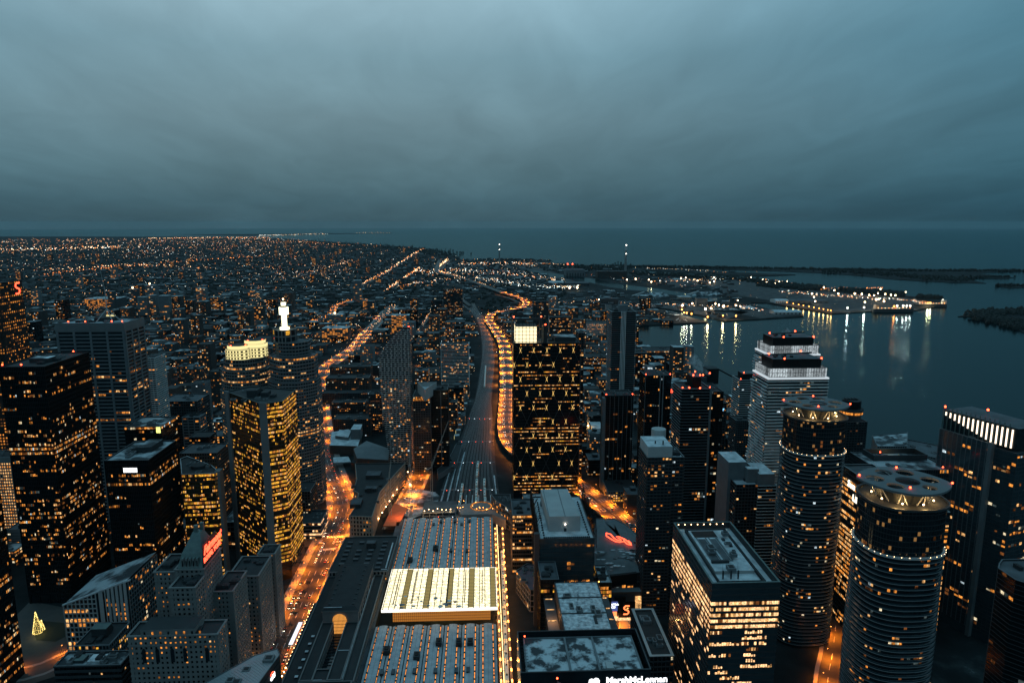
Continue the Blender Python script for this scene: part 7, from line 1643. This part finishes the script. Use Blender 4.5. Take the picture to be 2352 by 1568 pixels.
grove([(1440, 613), (1560, 614), (1700, 616), (1900, 619), (2100, 622), (2352, 622)], 900, 15, 12, .8); grove([(1900, 622), (2000, 627), (2120, 637), (2220, 643)], 420, 15, 14, 2.2); grove([(2240, 637), (2320, 636)], 60, 12, 10, .8); grove([(2290, 656), (2352, 656)], 50, 12, 8, .7)
grove([(1450, 628), (1560, 634), (1700, 642), (1770, 651), (1890, 663)], 500, 17, 8, 1.6); grove([(1760, 656), (1880, 664)], 260, 18, 10, 2.); grove([(1935, 668), (2010, 674), (2070, 680)], 300, 20, 8, 1.4); grove([(2110, 684), (2150, 686)], 90, 18, 6, 1)
grove([(2235, 722), (2290, 718), (2352, 716), (2420, 716)], 500, 12, 10, 3.4); grove([(2240, 726), (2300, 736), (2352, 750), (2400, 756)], 500, 12, 10, 4)
grove([(1150, 597), (1220, 598)], 120, 14, 14, .5); grove([(1290, 612), (1400, 618), (1420, 612)], 400, 14, 20, 3); grove([(1545, 835), (1572, 852)], 60, 9, 5, 3); grove([(700, 556), (860, 566), (960, 574), (1030, 586)], 700, 16, 24, 3); grove([(100, 690), (180, 686)], 40, 8, 30, 3)
for _ in range(5200):
    r = 2300*math.exp(rnd.random()*1.7); a = math.radians(-41+rnd.random()*56); x, y = r*math.sin(a), r*math.cos(a); u, v = Q(x, y, 0)
    if -40 < u < 1300 and inside((x, y), MAIN) and not inside((x, y), CH) and free(x, y, 4): hh = 9+rnd.random()*7; clump(x, y, hh*.7, hh)
tr.build('distant_woods', kind='stuff', label='dark bare woods and street trees on the far land and islands', cat='woods')

# ================================================================== the port
def mast_lamp(u, v, h=16, m='warm_lamp', power=60000, r=2.2, col=(1, .62, .3), lab='floodlight mast burning on the port quays'):
    x, y = P(u, v); t = thing('floodlight_mast', lab, 'floodlight', (x, y, 0), 'floodlight masts of the port'); mb = MB(); mb.tube((x, y, 0), (x, y, h), .6, .4, 'dark_metal', 5); mb.build('pole', t); mb = MB(); mb.ball((x, y, h), r, m, 8, 5); mb.build('lamp_head', t)
    if power: lamp('lamp_light', (x, y-3, h+1), power, col, 2.5, t)
for i, (u, v, s) in enumerate(((1640, 647, 1), (1630, 650, .8), (1575, 638, .8), (1564, 639, .8), (1602, 645, .8), (1640, 637, 1), (1725, 637, .8), (1752, 643, 1), (1760, 649, .9), (1790, 648, 1), (1780, 652, .8), (1808, 647, .6), (1892, 661, 1), (1916, 668, .8), (1925, 676, .8), (1963, 676, 1), (1979, 677, .9), (1996, 679, .7), (2007, 680, .8), (2016, 675, .8), (2022, 665, .8), (2033, 677, .8), (2046, 679, .8), (1865, 676, .8), (1869, 684, .7), (2012, 690, 1), (2017, 689, .9), (2030, 694, .9), (1872, 694, .8), (1986, 696, .8), (2080, 672, .6), (2056, 680, .8), (1662, 706, 1.2), (1690, 704, .9), (1700, 706, .7), (1567, 704, 1.1), (1620, 712, 1.2), (1633, 711, .9), (1651, 703, .8), (1643, 700, .7), (1694, 692, .6), (1590, 699, .7), (1308, 662, 1.1), (1326, 662, 1.), (1305, 710, 1.1), (1312, 710, 1.1), (1375, 690, .6), (1440, 643, .9), (1460, 641, 1.), (1490, 643, .9), (1496, 648, .9))):
    mast_lamp(u, v+4, 12, 'flood_lamp', 16000*s if i % 2 == 0 else 0, 3.4*s)
# quay lamps whose light lies on the water
for u in (1807, 1822, 1834, 1845, 1858, 1869, 1881, 1891, 1901, 1908): mast_lamp(u, 699+(u-1807)*.19, 9, 'orange_lamp', 14000, 1.8, (1, .5, .16), 'lamp in the even row lighting the long quay shed')
for u, v, c in ((1660, 734.5, (1, .6, .28)), (1690, 735, (1, .6, .28)), (1625, 737.5, (1, .62, .3)), (1946, 716, (.95, .95, .85)), (1984, 715, (.95, .92, .7)), (2007, 713, (.9, .95, .9)), (2053, 712, (1, .25, .05)), (2060, 711, (.8, .9, .7)), (2074, 711, (1, .92, .75)), (2082, 711, (1, .95, .85)), (2090, 711, (1, .95, .85)), (2130, 704, (1, .82, .45)), (2136, 703.5, (1, .78, .4)), (2165, 697, (.8, .8, .75)), (1571, 727, (1, .75, .5)), (1577, 728, (1, .75, .5)), (1588, 730, (1, .75, .5)), (1566, 720, (1, .8, .5))):
    mast_lamp(u, v-1, 14, 'white_lamp' if c[2] > .5 else 'orange_lamp', 75000, 2.6, c, 'floodlight mast at the water edge, its light streaking down the harbour')
def shedb(lab, u0, u1, v, h, d, wall='dark_slab', roof='grey_roof', arch=False, cat='shed', nm='quay_shed'):
    x0, y0 = P(u0, v); x1, y1 = P(u1, v); y0 = (y0+y1)/2; t = thing(nm, lab, cat, ((x0+x1)/2, y0, 0)); mb = MB(); mb.box(x0, x1, y0, y0+d, 0, h*.7 if arch else h, wall, roof); mb.build('wall', t); mb = MB()
    if arch:
        for k in range(8):
            a, b = math.pi*k/8, math.pi*(k+1)/8; mb.face([(x0, y0+d/2-d/2*math.cos(a), h*.7+h*.45*math.sin(a)), (x1, y0+d/2-d/2*math.cos(a), h*.7+h*.45*math.sin(a)), (x1, y0+d/2-d/2*math.cos(b), h*.7+h*.45*math.sin(b)), (x0, y0+d/2-d/2*math.cos(b), h*.7+h*.45*math.sin(b))], roof)
        mb.face([(x0, y0+d/2-d/2*math.cos(math.pi*k/8), h*.7+h*.45*math.sin(math.pi*k/8)) for k in range(9)], wall); mb.face([(x1, y0+d/2-d/2*math.cos(math.pi*k/8), h*.7+h*.45*math.sin(math.pi*k/8)) for k in range(9)][::-1], wall)
    else: mb.box(x0-1, x1+1, y0-1, y0+d+1, h+.01, h+1, roof); mb.box(x0+(x1-x0)*.3, x0+(x1-x0)*.4, y0+2, y0+d-2, h+1, h+3, roof)
    mb.build('roof', t); mb = MB(); [mb.box(x0+(x1-x0)*(k+.3)/7, x0+(x1-x0)*(k+.7)/7, y0-.4, y0-.1, 1, h*.5, 'dark_metal') for k in range(7)]; mb.build('door', t); return t
shedb('long flat quay shed behind the even row of lamps', 1815, 1905, 696, 9, 70, 'concrete', 'grey_roof'); shedb('rounded pale salt dome at the tip of the middle quay', 1778, 1842, 722, 12, 50, 'pale_concrete', 'snow_light', True); shedb('white arched shed right of the container quay', 1781, 1812, 696, 13, 60, 'white_slab', 'snow_light', True)
shedb('white arched sports dome beside the ship channel', 1261, 1295, 654, 17, 60, 'white_slab', 'snow_light', True); shedb('square grey warehouse right of the white sports dome', 1300, 1354, 657, 16, 80, 'dark_slab'); shedb('pinkish lit long hall on the film quay', 1560, 1588, 688, 12, 40, 'warm_stone', 'snow_light'); shedb('small white cube shed by the channel bridge', 1634, 1647, 694, 18, 30, 'white_slab')
shedb('dark silo block on the second quay', 1600, 1625, 704, 34, 30, 'concrete'); shedb('low white striped market roof on the second quay', 1700, 1742, 712, 5, 90, 'dark_slab', 'snow_roof'); shedb('flat shed with streaked roof between the floodlights', 1640, 1700, 716, 6, 60, 'dark_slab', 'patchy_roof'); shedb('grain silos left of the film quay', 1380, 1420, 700, 26, 30, 'dark_slab'); shedb('bright-lit hall beside the outer floodlights', 1549, 1575, 645, 9, 60, 'pale_concrete', 'snow_light'); shedb('long low stores on the nearest dark quay', 1340, 1375, 706, 9, 40, 'dark_slab', 'snow_roof'); shedb('round tank farm building by the turning basin', 1260, 1300, 720, 12, 60, 'concrete', 'patchy_roof')
for (u, v, lab) in ((1475, 680, 'dark road-salt heap with a pale conveyor, left one'), (1600, 678, 'dark road-salt heap with a pale conveyor, right one')):
    x, y = P(u+20, v); t = thing('salt_heap', lab, 'salt heap', (x, y, 0)); mb = MB(); mb.prism([(x-70, y-20), (x+90, y-20), (x+90, y+40), (x-70, y+40)], 0, .5, 'dark_roof'); q = [(x-70, y-20), (x+90, y-20), (x+90, y+40), (x-70, y+40)]; r_ = [(x-30, y+5, 17), (x+60, y+5, 17), (x+60, y+15, 17), (x-30, y+15, 17)]
    for i in range(4): j = (i+1) % 4; mb.face([(*q[i], .5), (*q[j], .5), r_[j], r_[i]], 'patchy_roof')
    mb.face(r_, 'patchy_roof'); mb.build('heap', t); mb = MB(); mb.obox((x-90, y+2, 0), Vector((1, 0, .32)).normalized(), (0, 1, 0), (0, 0, 1), 62, 14, 2.5, 'pale_concrete'); mb.build('conveyor', t)
def chimney(lab, u, vb, vt, r0, r1, top):
    x, y = P(u, vb); d = math.hypot(x, y)
    ang = lambda v: math.atan((v-784)/FPX)+PITCH
    h = CAM_H-y/math.cos(0)*math.tan(ang(vt)); t = thing('chimney_stack', lab, 'chimney', (x, y, 0)); mb = MB(); mb.tube((x, y, 0), (x, y, h*.82), r0, r0*.8, 'stack_paint', 12); mb.build('shaft', t); mb = MB(); mb.tube((x, y, h*.82), (x, y, h), r0*.82, r1, top, 12); mb.build('cap', t)
    mb = MB(); mb.ball((x, y-r0*.9, h*.72), 2.4, 'white_lamp'); mb.ball((x, y-r0*.9, h*.985), 2.6, 'white_lamp'); mb.build('warning_lamp', t); return x, y
chimney('tall grey chimney with a white band near its tip, standing against the lake', 1436, 636, 562, 8, 6.5, 'white_slab'); chimney('slimmer far chimney by the sewage works, left of the tall grey one', 1147, 606, 560.5, 7, 5, 'pale_concrete')
x, y = P(1415, 636); t = shedb('vast dark disused power hall at the foot of the tall chimney', 1372, 1440, 639, 42, 90, 'dark_brick', 'dark_roof', cat='power station', nm='power_hall')
t = shedb('pale power plant with two short red-lit stacks', 1300, 1343, 634, 40, 120, 'concrete', 'grey_roof', cat='power station', nm='power_plant'); x, y = P(1306, 633)
for dx in (0, 32): mb = MB(); mb.tube((x+dx, y+60, 40), (x+dx, y+60, 72), 4, 4, 'concrete', 8); mb.ball((x+dx, y+56, 74), 4, 'red_beacon'); mb.build('stack', t)
x, y = P(1482, 706); t = thing('arch_bridge', 'small white arched bridge over the harbour channel', 'bridge', (x, y, 0)); mb = MB()
for s_ in (0, 9):
    for k in range(12): a, b = math.pi*k/12, math.pi*(k+1)/12; mb.tube((x-42*math.cos(a), y+s_, 14*math.sin(a)+3), (x-42*math.cos(b), y+s_, 14*math.sin(b)+3), 1., 1., 'white_slab', 5)
    for k in range(1, 12): a = math.pi*k/12; mb.tube((x-42*math.cos(a), y+s_, 3), (x-42*math.cos(a), y+s_, 14*math.sin(a)+3), .3, .3, 'white_slab', 4)
mb.build('arch', t); mb = MB(); mb.box(x-50, x+50, y-1, y+10, 2, 3.4, 'concrete'); mb.build('deck', t); lamp('bridge_lamp', (x-20, y-8, 8), 30000, (1, .5, .25), 2, t)
def ship(lab, u0, u1, v, h, aft_left=True, house='warm_stone'):
    x0, y0 = P(u0, v, -2); x1, y1 = P(u1, v, -2); y0 = (y0+y1)/2; L_ = x1-x0; w = 23; t = thing('cargo_ship', lab, 'ship', ((x0+x1)/2, y0, -3)); hull = [(x0, y0+3), (x0+8, y0), (x1-L_*.12, y0), (x1, y0+w/2), (x1-L_*.12, y0+w), (x0+8, y0+w), (x0, y0+w-3)]
    mb = MB(); mb.prism(hull, -3, h, 'dark_slab', 'grey_roof'); mb.ring(inset(hull, .5), inset(hull, -.3), h, h+1.2, 'grey_slab'); mb.build('hull', t); mb = MB()
    xa = x1-L_*.16 if not aft_left else x0+8; mb.box(xa, xa+14, y0+3, y0+w-3, h, h+14, house, 'white_slab'); mb.box(xa+2, xa+12, y0+1, y0+w-1, h+14, h+17, house); mb.tube((xa+7, y0+w/2, h+17), (xa+7, y0+w/2, h+24), 1.5, 1, 'dark_slab'); [mb.box(xa+1+k*3, xa+2.6+k*3, y0+2.7, y0+2.98, h+z, h+z+1.4, 'warm_room') for k in range(4) for z in (2, 6, 10)]; mb.build('deck_house', t)
    mb = MB(); [mb.box(x0+L_*.18+k*L_*.09, x0+L_*.18+(k+.75)*L_*.09, y0+4, y0+w-4, h, h+1.8, 'grey_slab') for k in range(7)]; mb.build('hatches', t); mb = MB(); [mb.ball((x0+L_*(.1+k*.085), y0+1, h+4), .9, 'orange_lamp' if k % 2 else 'warm_lamp') for k in range(10)]; mb.build('deck_lamp', t)
ship('long dark laker moored along the quay with a row of deck lamps', 2006, 2104, 716, 9); ship('dark freighter with pale deck house at the tip of the port', 2104, 2180, 704, 8, False, 'white_slab')
for k, (u, v) in enumerate(((1378, 712), (1386, 710), (1372, 714))):
    x, y = P(u, v); crane_ = None
# gantry cranes on the quay
for u, v, s_ in ((1553, 712, .6), (1562, 710, .9)):
    x, y = P(u, v); t = thing('harbour_crane', 'grey slewing crane leaning over the nearest quay, %s of the pair' % ('lower' if s_ < .8 else 'taller'), 'crane', (x, y, 0)); mb = MB(); mb.tube((x-8, y, 0), (x, y, 26), 1, .8, 'concrete', 4); mb.tube((x+8, y, 0), (x, y, 26), 1, .8, 'concrete', 4); mb.build('portal', t); mb = MB(); mb.tube((x, y, 26), (x-48*s_, y-5, 40+20*s_), 1., .5, 'concrete', 4); mb.build('jib', t)
# snow lines and quay walls on the empty dark quay
mb = MB()
for _ in range(420):
    u = 1210+rnd.random()*390; v = 662+rnd.random()*78
    x, y = P(u, v)
    if not inside((x, y), MAIN) or inside((x, y), CH): continue
    l, w, a = 6+rnd.random()*26, .8+rnd.random()*2.4, rnd.choice((0, 0, .3, 1.3))+rnd.gauss(0, .15); c, s_ = math.cos(a), math.sin(a); k_ = .15+rnd.random()*.2
    mb.face([(x-c*l, y-s_*l, k_), (x+c*l, y+s_*l, k_), (x+c*l-s_*w, y+s_*l+c*w, k_), (x-c*l-s_*w, y-s_*l+c*w, k_)], 'snow_light')
mb.build('snow_drifts', kind='stuff', label='streaks of snow on the empty dark quay', cat='snow')

# ================================================================== street lamps, cars, trees
lp_m = {}
def lamp_proto(m):
    t = thing('street_lamp', '', 'street lamp', (0, 0, 0)); mb = MB(); mb.tube((0, 0, 0), (0, 0, 8.6), .11, .07, 'dark_metal', 5); mb.tube((0, 0, 8.6), (1.6, 0, 9.1), .06, .05, 'dark_metal', 4); mb.build('pole', t)
    mb = MB(); mb.box(1.0, 2.2, -.42, .42, 8.95, 9.15, 'dark_metal'); mb.build('lamp_cover', t); mb = MB(); mb.ball((1.6, 0, 8.75), .36, m, 6, 4); mb.build('lamp_head', t); return t
def copy_tree(o, loc, rz, parts=None):
    r = o.copy(); COL.objects.link(r); r.location = loc; r.rotation_euler = (0, 0, rz)
    for ch in (parts or list(o.children)): c = ch.copy(); COL.objects.link(c); c.parent = r
    return r
PR = {m: lamp_proto(m) for m in ('orange_lamp', 'warm_lamp')}; CHL = {m: list(PR[m].children) for m in PR}; USED = set()
def lamps_along(c, nr, off, sp, lab, group, z=0, m='orange_lamp', power=0, every=1, d0=0, d1=9e9, col=(1, .225, .010), side=(1, -1)):
    acc = 0; k = 0
    for i in range(len(c)-1):
        acc += (c[i+1]-c[i]).length
        if acc < sp: continue
        acc = 0; k += 1
        if not d0 < c[i].length < d1: continue
        for s in side:
            p = c[i]+nr[i]*(s*off); rz = math.atan2(-nr[i].y*s, -nr[i].x*s)
            if m in USED: o = copy_tree(PR[m], (p.x, p.y, z), rz, CHL[m])
            else: o = PR[m]; o.location = (p.x, p.y, z); o.rotation_euler = (0, 0, rz); USED.add(m)
            tag(o, lab, 'street lamp', group)
            if power and k % every == 0: q = p-nr[i]*(s*2.2); l = lamp('lamp_light', (0, 0, 0), power, col, .3, None, 158); l.parent = o; l.location = (2.2, 0, 8.3)
FP = 42000
lamps_along(*FRONT, 13.5, 24, 'street lamp on the orange-lit street in front of the station', 'street lamps on the station street', power=FP, d0=470, d1=900)
lamps_along(*FRONT, 13.5, 64, 'street lamp on the far bends of the orange-lit street', 'street lamps on the far bends', power=FP*2.2, d0=900, d1=2300, every=1)
lamps_along(*ESPL, 10, 30, 'street lamp on the orange side street between condominium towers', 'street lamps on the side street', power=FP*1.2, d0=600, d1=1300)
lamps_along(*GARD, 15.3, 34, 'street lamp on the elevated expressway', 'street lamps on the expressway', z=9, power=120000, every=1, d1=1400, side=(1, -1))
lamps_along(*GARD, 15.3, 82, 'street lamp on the far elevated expressway', 'street lamps on the far expressway', z=9, power=300000, every=1, d0=1400, d1=3400, side=(1, -1))
lamps_along(*WEST, 9, 30, 'street lamp on the wide road between the round towers', 'street lamps between the round towers', power=40000, d0=420, d1=700); lamps_along(*DON, 12, 100, 'street lamp on the motorway loop', 'street lamps on the motorway loop', z=5, power=110000, d0=1500); lamps_along(*LAKE, 8, 40, 'street lamp beside the elevated expressway', 'street lamps under the expressway', power=40000, d0=600, d1=1000, side=(1,)); lamps_along(*BAY, 9, 30, 'street lamp on the road by the arena', 'street lamps by the arena', power=36000, d0=430, d1=620, side=(1,))
lamps_along(*CROSS, 10.5, 30, 'street lamp on the cross street beside the station', 'street lamps on the cross street', power=FP, side=(1,)); lamps_along(*YORK, 8, 30, 'street lamp on the street beside the plaza', 'street lamps by the plaza', power=22000, d1=700, side=(1,))
n_ = 0
for _ in range(3000):                    # lone lamps in the side streets
    if n_ >= 84: break
    v = 690+rnd.random()*420; u = rnd.random()*1160; x, y = P(u, v)
    if y > 2600 or y < 660 or not inside((x, y), MAIN) or inside((x, y), YARD) or min((q.x-x)**2+(q.y-y)**2 for q in RC) < 4200 or any(a-2 < x < b+2 and c-2 < y < d+2 for a, b, c, d in FOOT): continue
    n_ += 1; m = rnd.choices(('orange_lamp', 'warm_lamp'), (4, 1))[0]; o = copy_tree(PR[m], (x, y, 0), rnd.random()*6, CHL[m]) if m in USED else PR[m]; USED.add(m); o.location = (x, y, 0); tag(o, 'lone street lamp in the dark side streets beyond the towers', 'street lamp', 'lone street lamps of the side streets')
    l = lamp('lamp_light', (0, 0, 0), 26000*(y/900)**1.3, (1, .21, .015) if m == 'orange_lamp' else (1, .55, .22), .3, None, 158); l.parent = o; l.location = (2.2, 0, 8.3)
# round lanterns on the station and hotel pavements
for k in range(22):
    y = 474+k*5.; t = thing('globe_lamp', 'warm globe lamp in the row along the station colonnade', 'street lamp', (-156.5, y, .2), 'globe lamps along the station colonnade'); mb = MB(); mb.tube((-156.5, y, .2), (-156.5, y, 3.6), .08, .06, 'dark_metal', 5); mb.build('pole', t); mb = MB(); mb.ball((-156.5, y, 4), .55, 'warm_lamp', 6, 4); mb.build('lamp_head', t)
    if k % 3 == 0: lamp('lamp_light', (-157.2, y, 4.2), 900, (1, .5, .18), .3, t)
for k in range(9):
    y = 500+k*9; t = thing('globe_lamp', 'warm globe lamp at the foot of the hotel front', 'street lamp', (-185.4, y, .2), 'globe lamps along the hotel front'); mb = MB(); mb.tube((-185.4, y, .2), (-185.4, y, 4.4), .08, .06, 'dark_metal', 5); mb.build('pole', t); mb = MB(); mb.ball((-185.4, y, 4.9), .6, 'warm_lamp', 6, 4); mb.build('lamp_head', t); lamp('lamp_light', (-184.6, y, 4.6), 1300, (1, .45, .14), .3, t)
# white light pavilion on the pavement
t = thing('light_pavilion', 'bluish-white lit glass canopy on the station pavement', 'canopy', (-160.5, 545, .2)); x, y = P(705, 1425); mb = MB(); mb.box(-163, -159.6, 520, 552, 3.2, 3.5, 'canopy_white'); mb.build('canopy', t) if glow('canopy_white', (.82, .86, 1.), 1.3) else None; mb = MB(); [mb.box(xx, xx+.2, yy_, yy_+.2, .2, 3.2, 'dark_metal') for xx in (-162.8, -160) for yy_ in (521, 531, 541, 551)]; mb.build('posts', t); lamp('canopy_light', (-161, 536, 5), 1600, (.8, .85, 1), 1, t)
# cars
def car_proto(paint):
    mb = MB(); w, l = .92, 2.25
    prof_ = [(-l, .35), (-l, .85), (-l*.86, .98), (-l*.55, 1.02), (-l*.38, 1.45), (l*.22, 1.48), (l*.5, 1.0), (l*.95, .82), (l, .6), (l, .35)]
    i = 0; k = mb.mi(paint)
    for s in (-1, 1): mb.v += [(s*w*(.84 if z > 1.1 else 1), y, z) for y, z in prof_]
    n = len(prof_); mb.f.append(tuple(range(n))); mb.m.append(k); mb.f.append(tuple(range(2*n-1, n-1, -1))); mb.m.append(k)
    for j in range(n): q = (j+1) % n; mb.f.append((j, n+j, n+q, q)); mb.m.append(mb.mi('black_glass') if j in (3, 5) else k)
    t = thing('car', '', 'car', (0, 0, 0)); mb.build('body', t)
    for s in (-.6, .6):
        b = MB(); b.ball((s, l+.02, .68), .17, 'head_lamp', 6, 4); b.build('headlight', t); b = MB(); b.box(s-.16, s+.16, -l-.06, -l-.01, .65, .85, 'tail_lamp'); b.build('taillight', t)
    for s in (-.85, .85):
        for yy_ in (-1.4, 1.4): b = MB(); b.tube((s-.1, yy_, .33), (s+.1, yy_, .33), .33, .33, 'black_steel', 8); b.build('wheel', t)
    return t
CP = {m: car_proto(m) for m in ('car_dark', 'car_light', 'car_red')}; CC = {m: list(CP[m].children) for m in CP}; CU = set()
def cars(c, nr, offs, z, gap, lab, group, d0=0, d1=9e9, maxn=60, prob=.6, jam=False):
    n = 0
    for off, dirn in offs:
        acc = rnd.random()*gap
        for i in range(len(c)-1):
            acc += (c[i+1]-c[i]).length
            if acc < gap: continue
            acc -= gap
            if not d0 < c[i].length < d1 or rnd.random() > prob or n >= maxn: continue
            p = c[i]+nr[i]*off; T = (c[i+1]-c[i]).normalized()*dirn; rz = math.atan2(-T.x, T.y); m = rnd.choices(('car_dark', 'car_light', 'car_red'), (5, 3, 1))[0]; n += 1
            o = copy_tree(CP[m], (p.x, p.y, z), rz, CC[m]) if m in CU else CP[m]; CU.add(m); o.location = (p.x, p.y, z); o.rotation_euler = (0, 0, rz); pn = {'car_dark': 'dark', 'car_light': 'silver', 'car_red': 'red'}[m]; tag(o, '%s %s' % (pn, lab), 'car', '%s %s' % (pn, group))
cars(*FRONT, ((-10, 1), (-5, 1), (5, -1), (9.5, -1)), .08, 9, 'car on the orange-lit street in front of the station', 'cars on the station street', 470, 760, 62, .42)
cars(*FRONT, ((-5, 1), (5, -1)), .08, 16, 'car on the far bends of the orange-lit street', 'cars on the far bends', 760, 1700, 50, .6)
cars(*GARD, ((-9, 1), (-5.4, 1), (5.4, -1), (9, -1)), 9.05, 14, 'car on the elevated expressway near the black condominium', 'cars on the near expressway', 500, 1100, 40, .4); cars(*GARD, ((-9, 1), (-5.4, 1), (5.4, -1), (9, -1)), 9.05, 22, 'car on the curving far expressway', 'cars on the far expressway', 1100, 3000, 110, .55)
cars(*ESPL, ((-4, 1), (4, -1)), .08, 16, 'car on the orange side street between condominium towers', 'cars on the side street', 640, 1300, 22, .5); cars(*CROSS, ((-3, 1), (3, -1)), .12, 14, 'car waiting on the cross street', 'cars on the cross street', 0, 9e9, 8, .6)
# street trees, bare crowns
def tree_proto():
    t = thing('street_tree', '', 'tree', (0, 0, 0)); mb = MB(); mb.tube((0, 0, 0), (.1, 0, 2.6), .16, .11, 'bark', 6)
    tips = []
    for k in range(7): a = k*.9; e = (1.5*math.cos(a), 1.5*math.sin(a), 4.2+(k % 3)*.5); mb.tube((.1, 0, 2.3), e, .08, .03, 'bark', 4); tips.append(e)
    mb.build('trunk', t); mb = MB()
    for e in tips:
        for _ in range(26): q = Vector(e)+Vector((rnd.gauss(0, .65), rnd.gauss(0, .65), rnd.gauss(.3, .6))); d = Vector((rnd.gauss(0, 1), rnd.gauss(0, 1), rnd.gauss(0, 1))).normalized()*.3; f_ = d.orthogonal().normalized()*.14; mb.face([q-d, q+f_, q+d, q-f_], 'foliage')
    mb.build('crown', t); return t
TP = tree_proto(); TC = list(TP.children); first = True
for c, nr, off, d0, d1, sp, lab, g in ((*FRONT, 0, 480, 640, 11, 'small bare tree in the middle strip of the station street', 'trees of the station street'), (*FRONT, 17, 480, 700, 13, 'small bare tree on the hotel side pavement', 'trees on the hotel side'), (*ESPL, 12.5, 650, 1100, 16, 'small bare tree beside the orange side street', 'trees of the side street')):
    acc = 0
    for i in range(len(c)-1):
        acc += (c[i+1]-c[i]).length
        if acc < sp: continue
        acc = 0
        if not d0 < c[i].length < d1: continue
        p = c[i]+nr[i]*off; o = TP if first else copy_tree(TP, (p.x, p.y, .1), 0, TC); first = False; o.location = (p.x, p.y, .1); o.rotation_euler = (0, 0, rnd.random()*6); s_ = .8+rnd.random()*.5; o.scale = (s_, s_, s_); tag(o, lab, 'tree', g)

# ================================================================== steam
def steam_mat():
    m = bpy.data.materials.new('steam'); m.use_nodes = True; t = m.node_tree; t.nodes.clear(); o = nd('ShaderNodeOutputMaterial', t); v = nd('ShaderNodeVolumePrincipled', t); t.links.new(v.outputs[0], o.inputs['Volume']); v.inputs['Color'].default_value = (.9, .93, .95, 1)
    g = nd('ShaderNodeNewGeometry', t); n = nd('ShaderNodeTexNoise', t, i_Scale=.16, i_Detail=4.); t.links.new(g.outputs['Position'], n.inputs['Vector']); r = nd('ShaderNodeMapRange', t); t.links.new(n.outputs[0], r.inputs[0]); r.inputs[1].default_value = .44; r.inputs[2].default_value = .75; r.inputs[3].default_value = 0; r.inputs[4].default_value = .09; t.links.new(r.outputs[0], v.inputs['Density']); MATS['steam'] = m
steam_mat()
def steam(lab, x, y, z, dx, dz, r):
    mb = MB(); n = 7
    for k in range(n): t = k/(n-1); pass
    mb.tube((x, y, z), (x+dx, y, z+dz), r*.25, r, 'steam', 12); o = mb.build('steam_plume', loc=(x, y, z), label=lab, cat='steam', kind='stuff')

def top_of(u, v, Y):
    """x and z of a point seen at u, v standing at the distance Y"""
    cy, sy, cp, sp = math.cos(YAW), math.sin(YAW), math.cos(PITCH), math.sin(PITCH); a, b = (u-1176)/FPX, (784-v)/FPX; d = (sy*cp+a*cy+b*sy*sp, cy*cp-a*sy+b*cy*sp, -sp+b*cp); t = Y/d[1]; return d[0]*t, CAM_H+d[2]*t
for lab, u, v, Y, dx, dz, r in (('faint steam drifting left from the refinery shore', 1630, 862, 1250, -38, 34, 13), ('steam wisp over the farther white-crowned tower', 1825, 778, 715, -12, 9, 5), ('thin steam over the lantern of the wide glass tower', 1212, 735, 830, 1, 16, 5), ('steam above the floodlit cream crown', 520, 778, 850, -3, 10, 4), ('steam over the dark box block', 940, 752, 1950, -18, 20, 9)):
    x, z = top_of(u, v, Y); steam(lab, x, Y, z, dx, dz, r)

haz('haze_air', (.50, .70, .76), 7e-6)
mb = MB(); mb.box(-58000, 58000, -3000, 58000, -8, 420, 'haze_air'); v = mb.v; mb.face([v[0], v[3], v[2], v[1]], 'haze_air'); hz = mb.build('haze', kind='stuff', label='thin evening haze over the city and the lake', cat='haze')
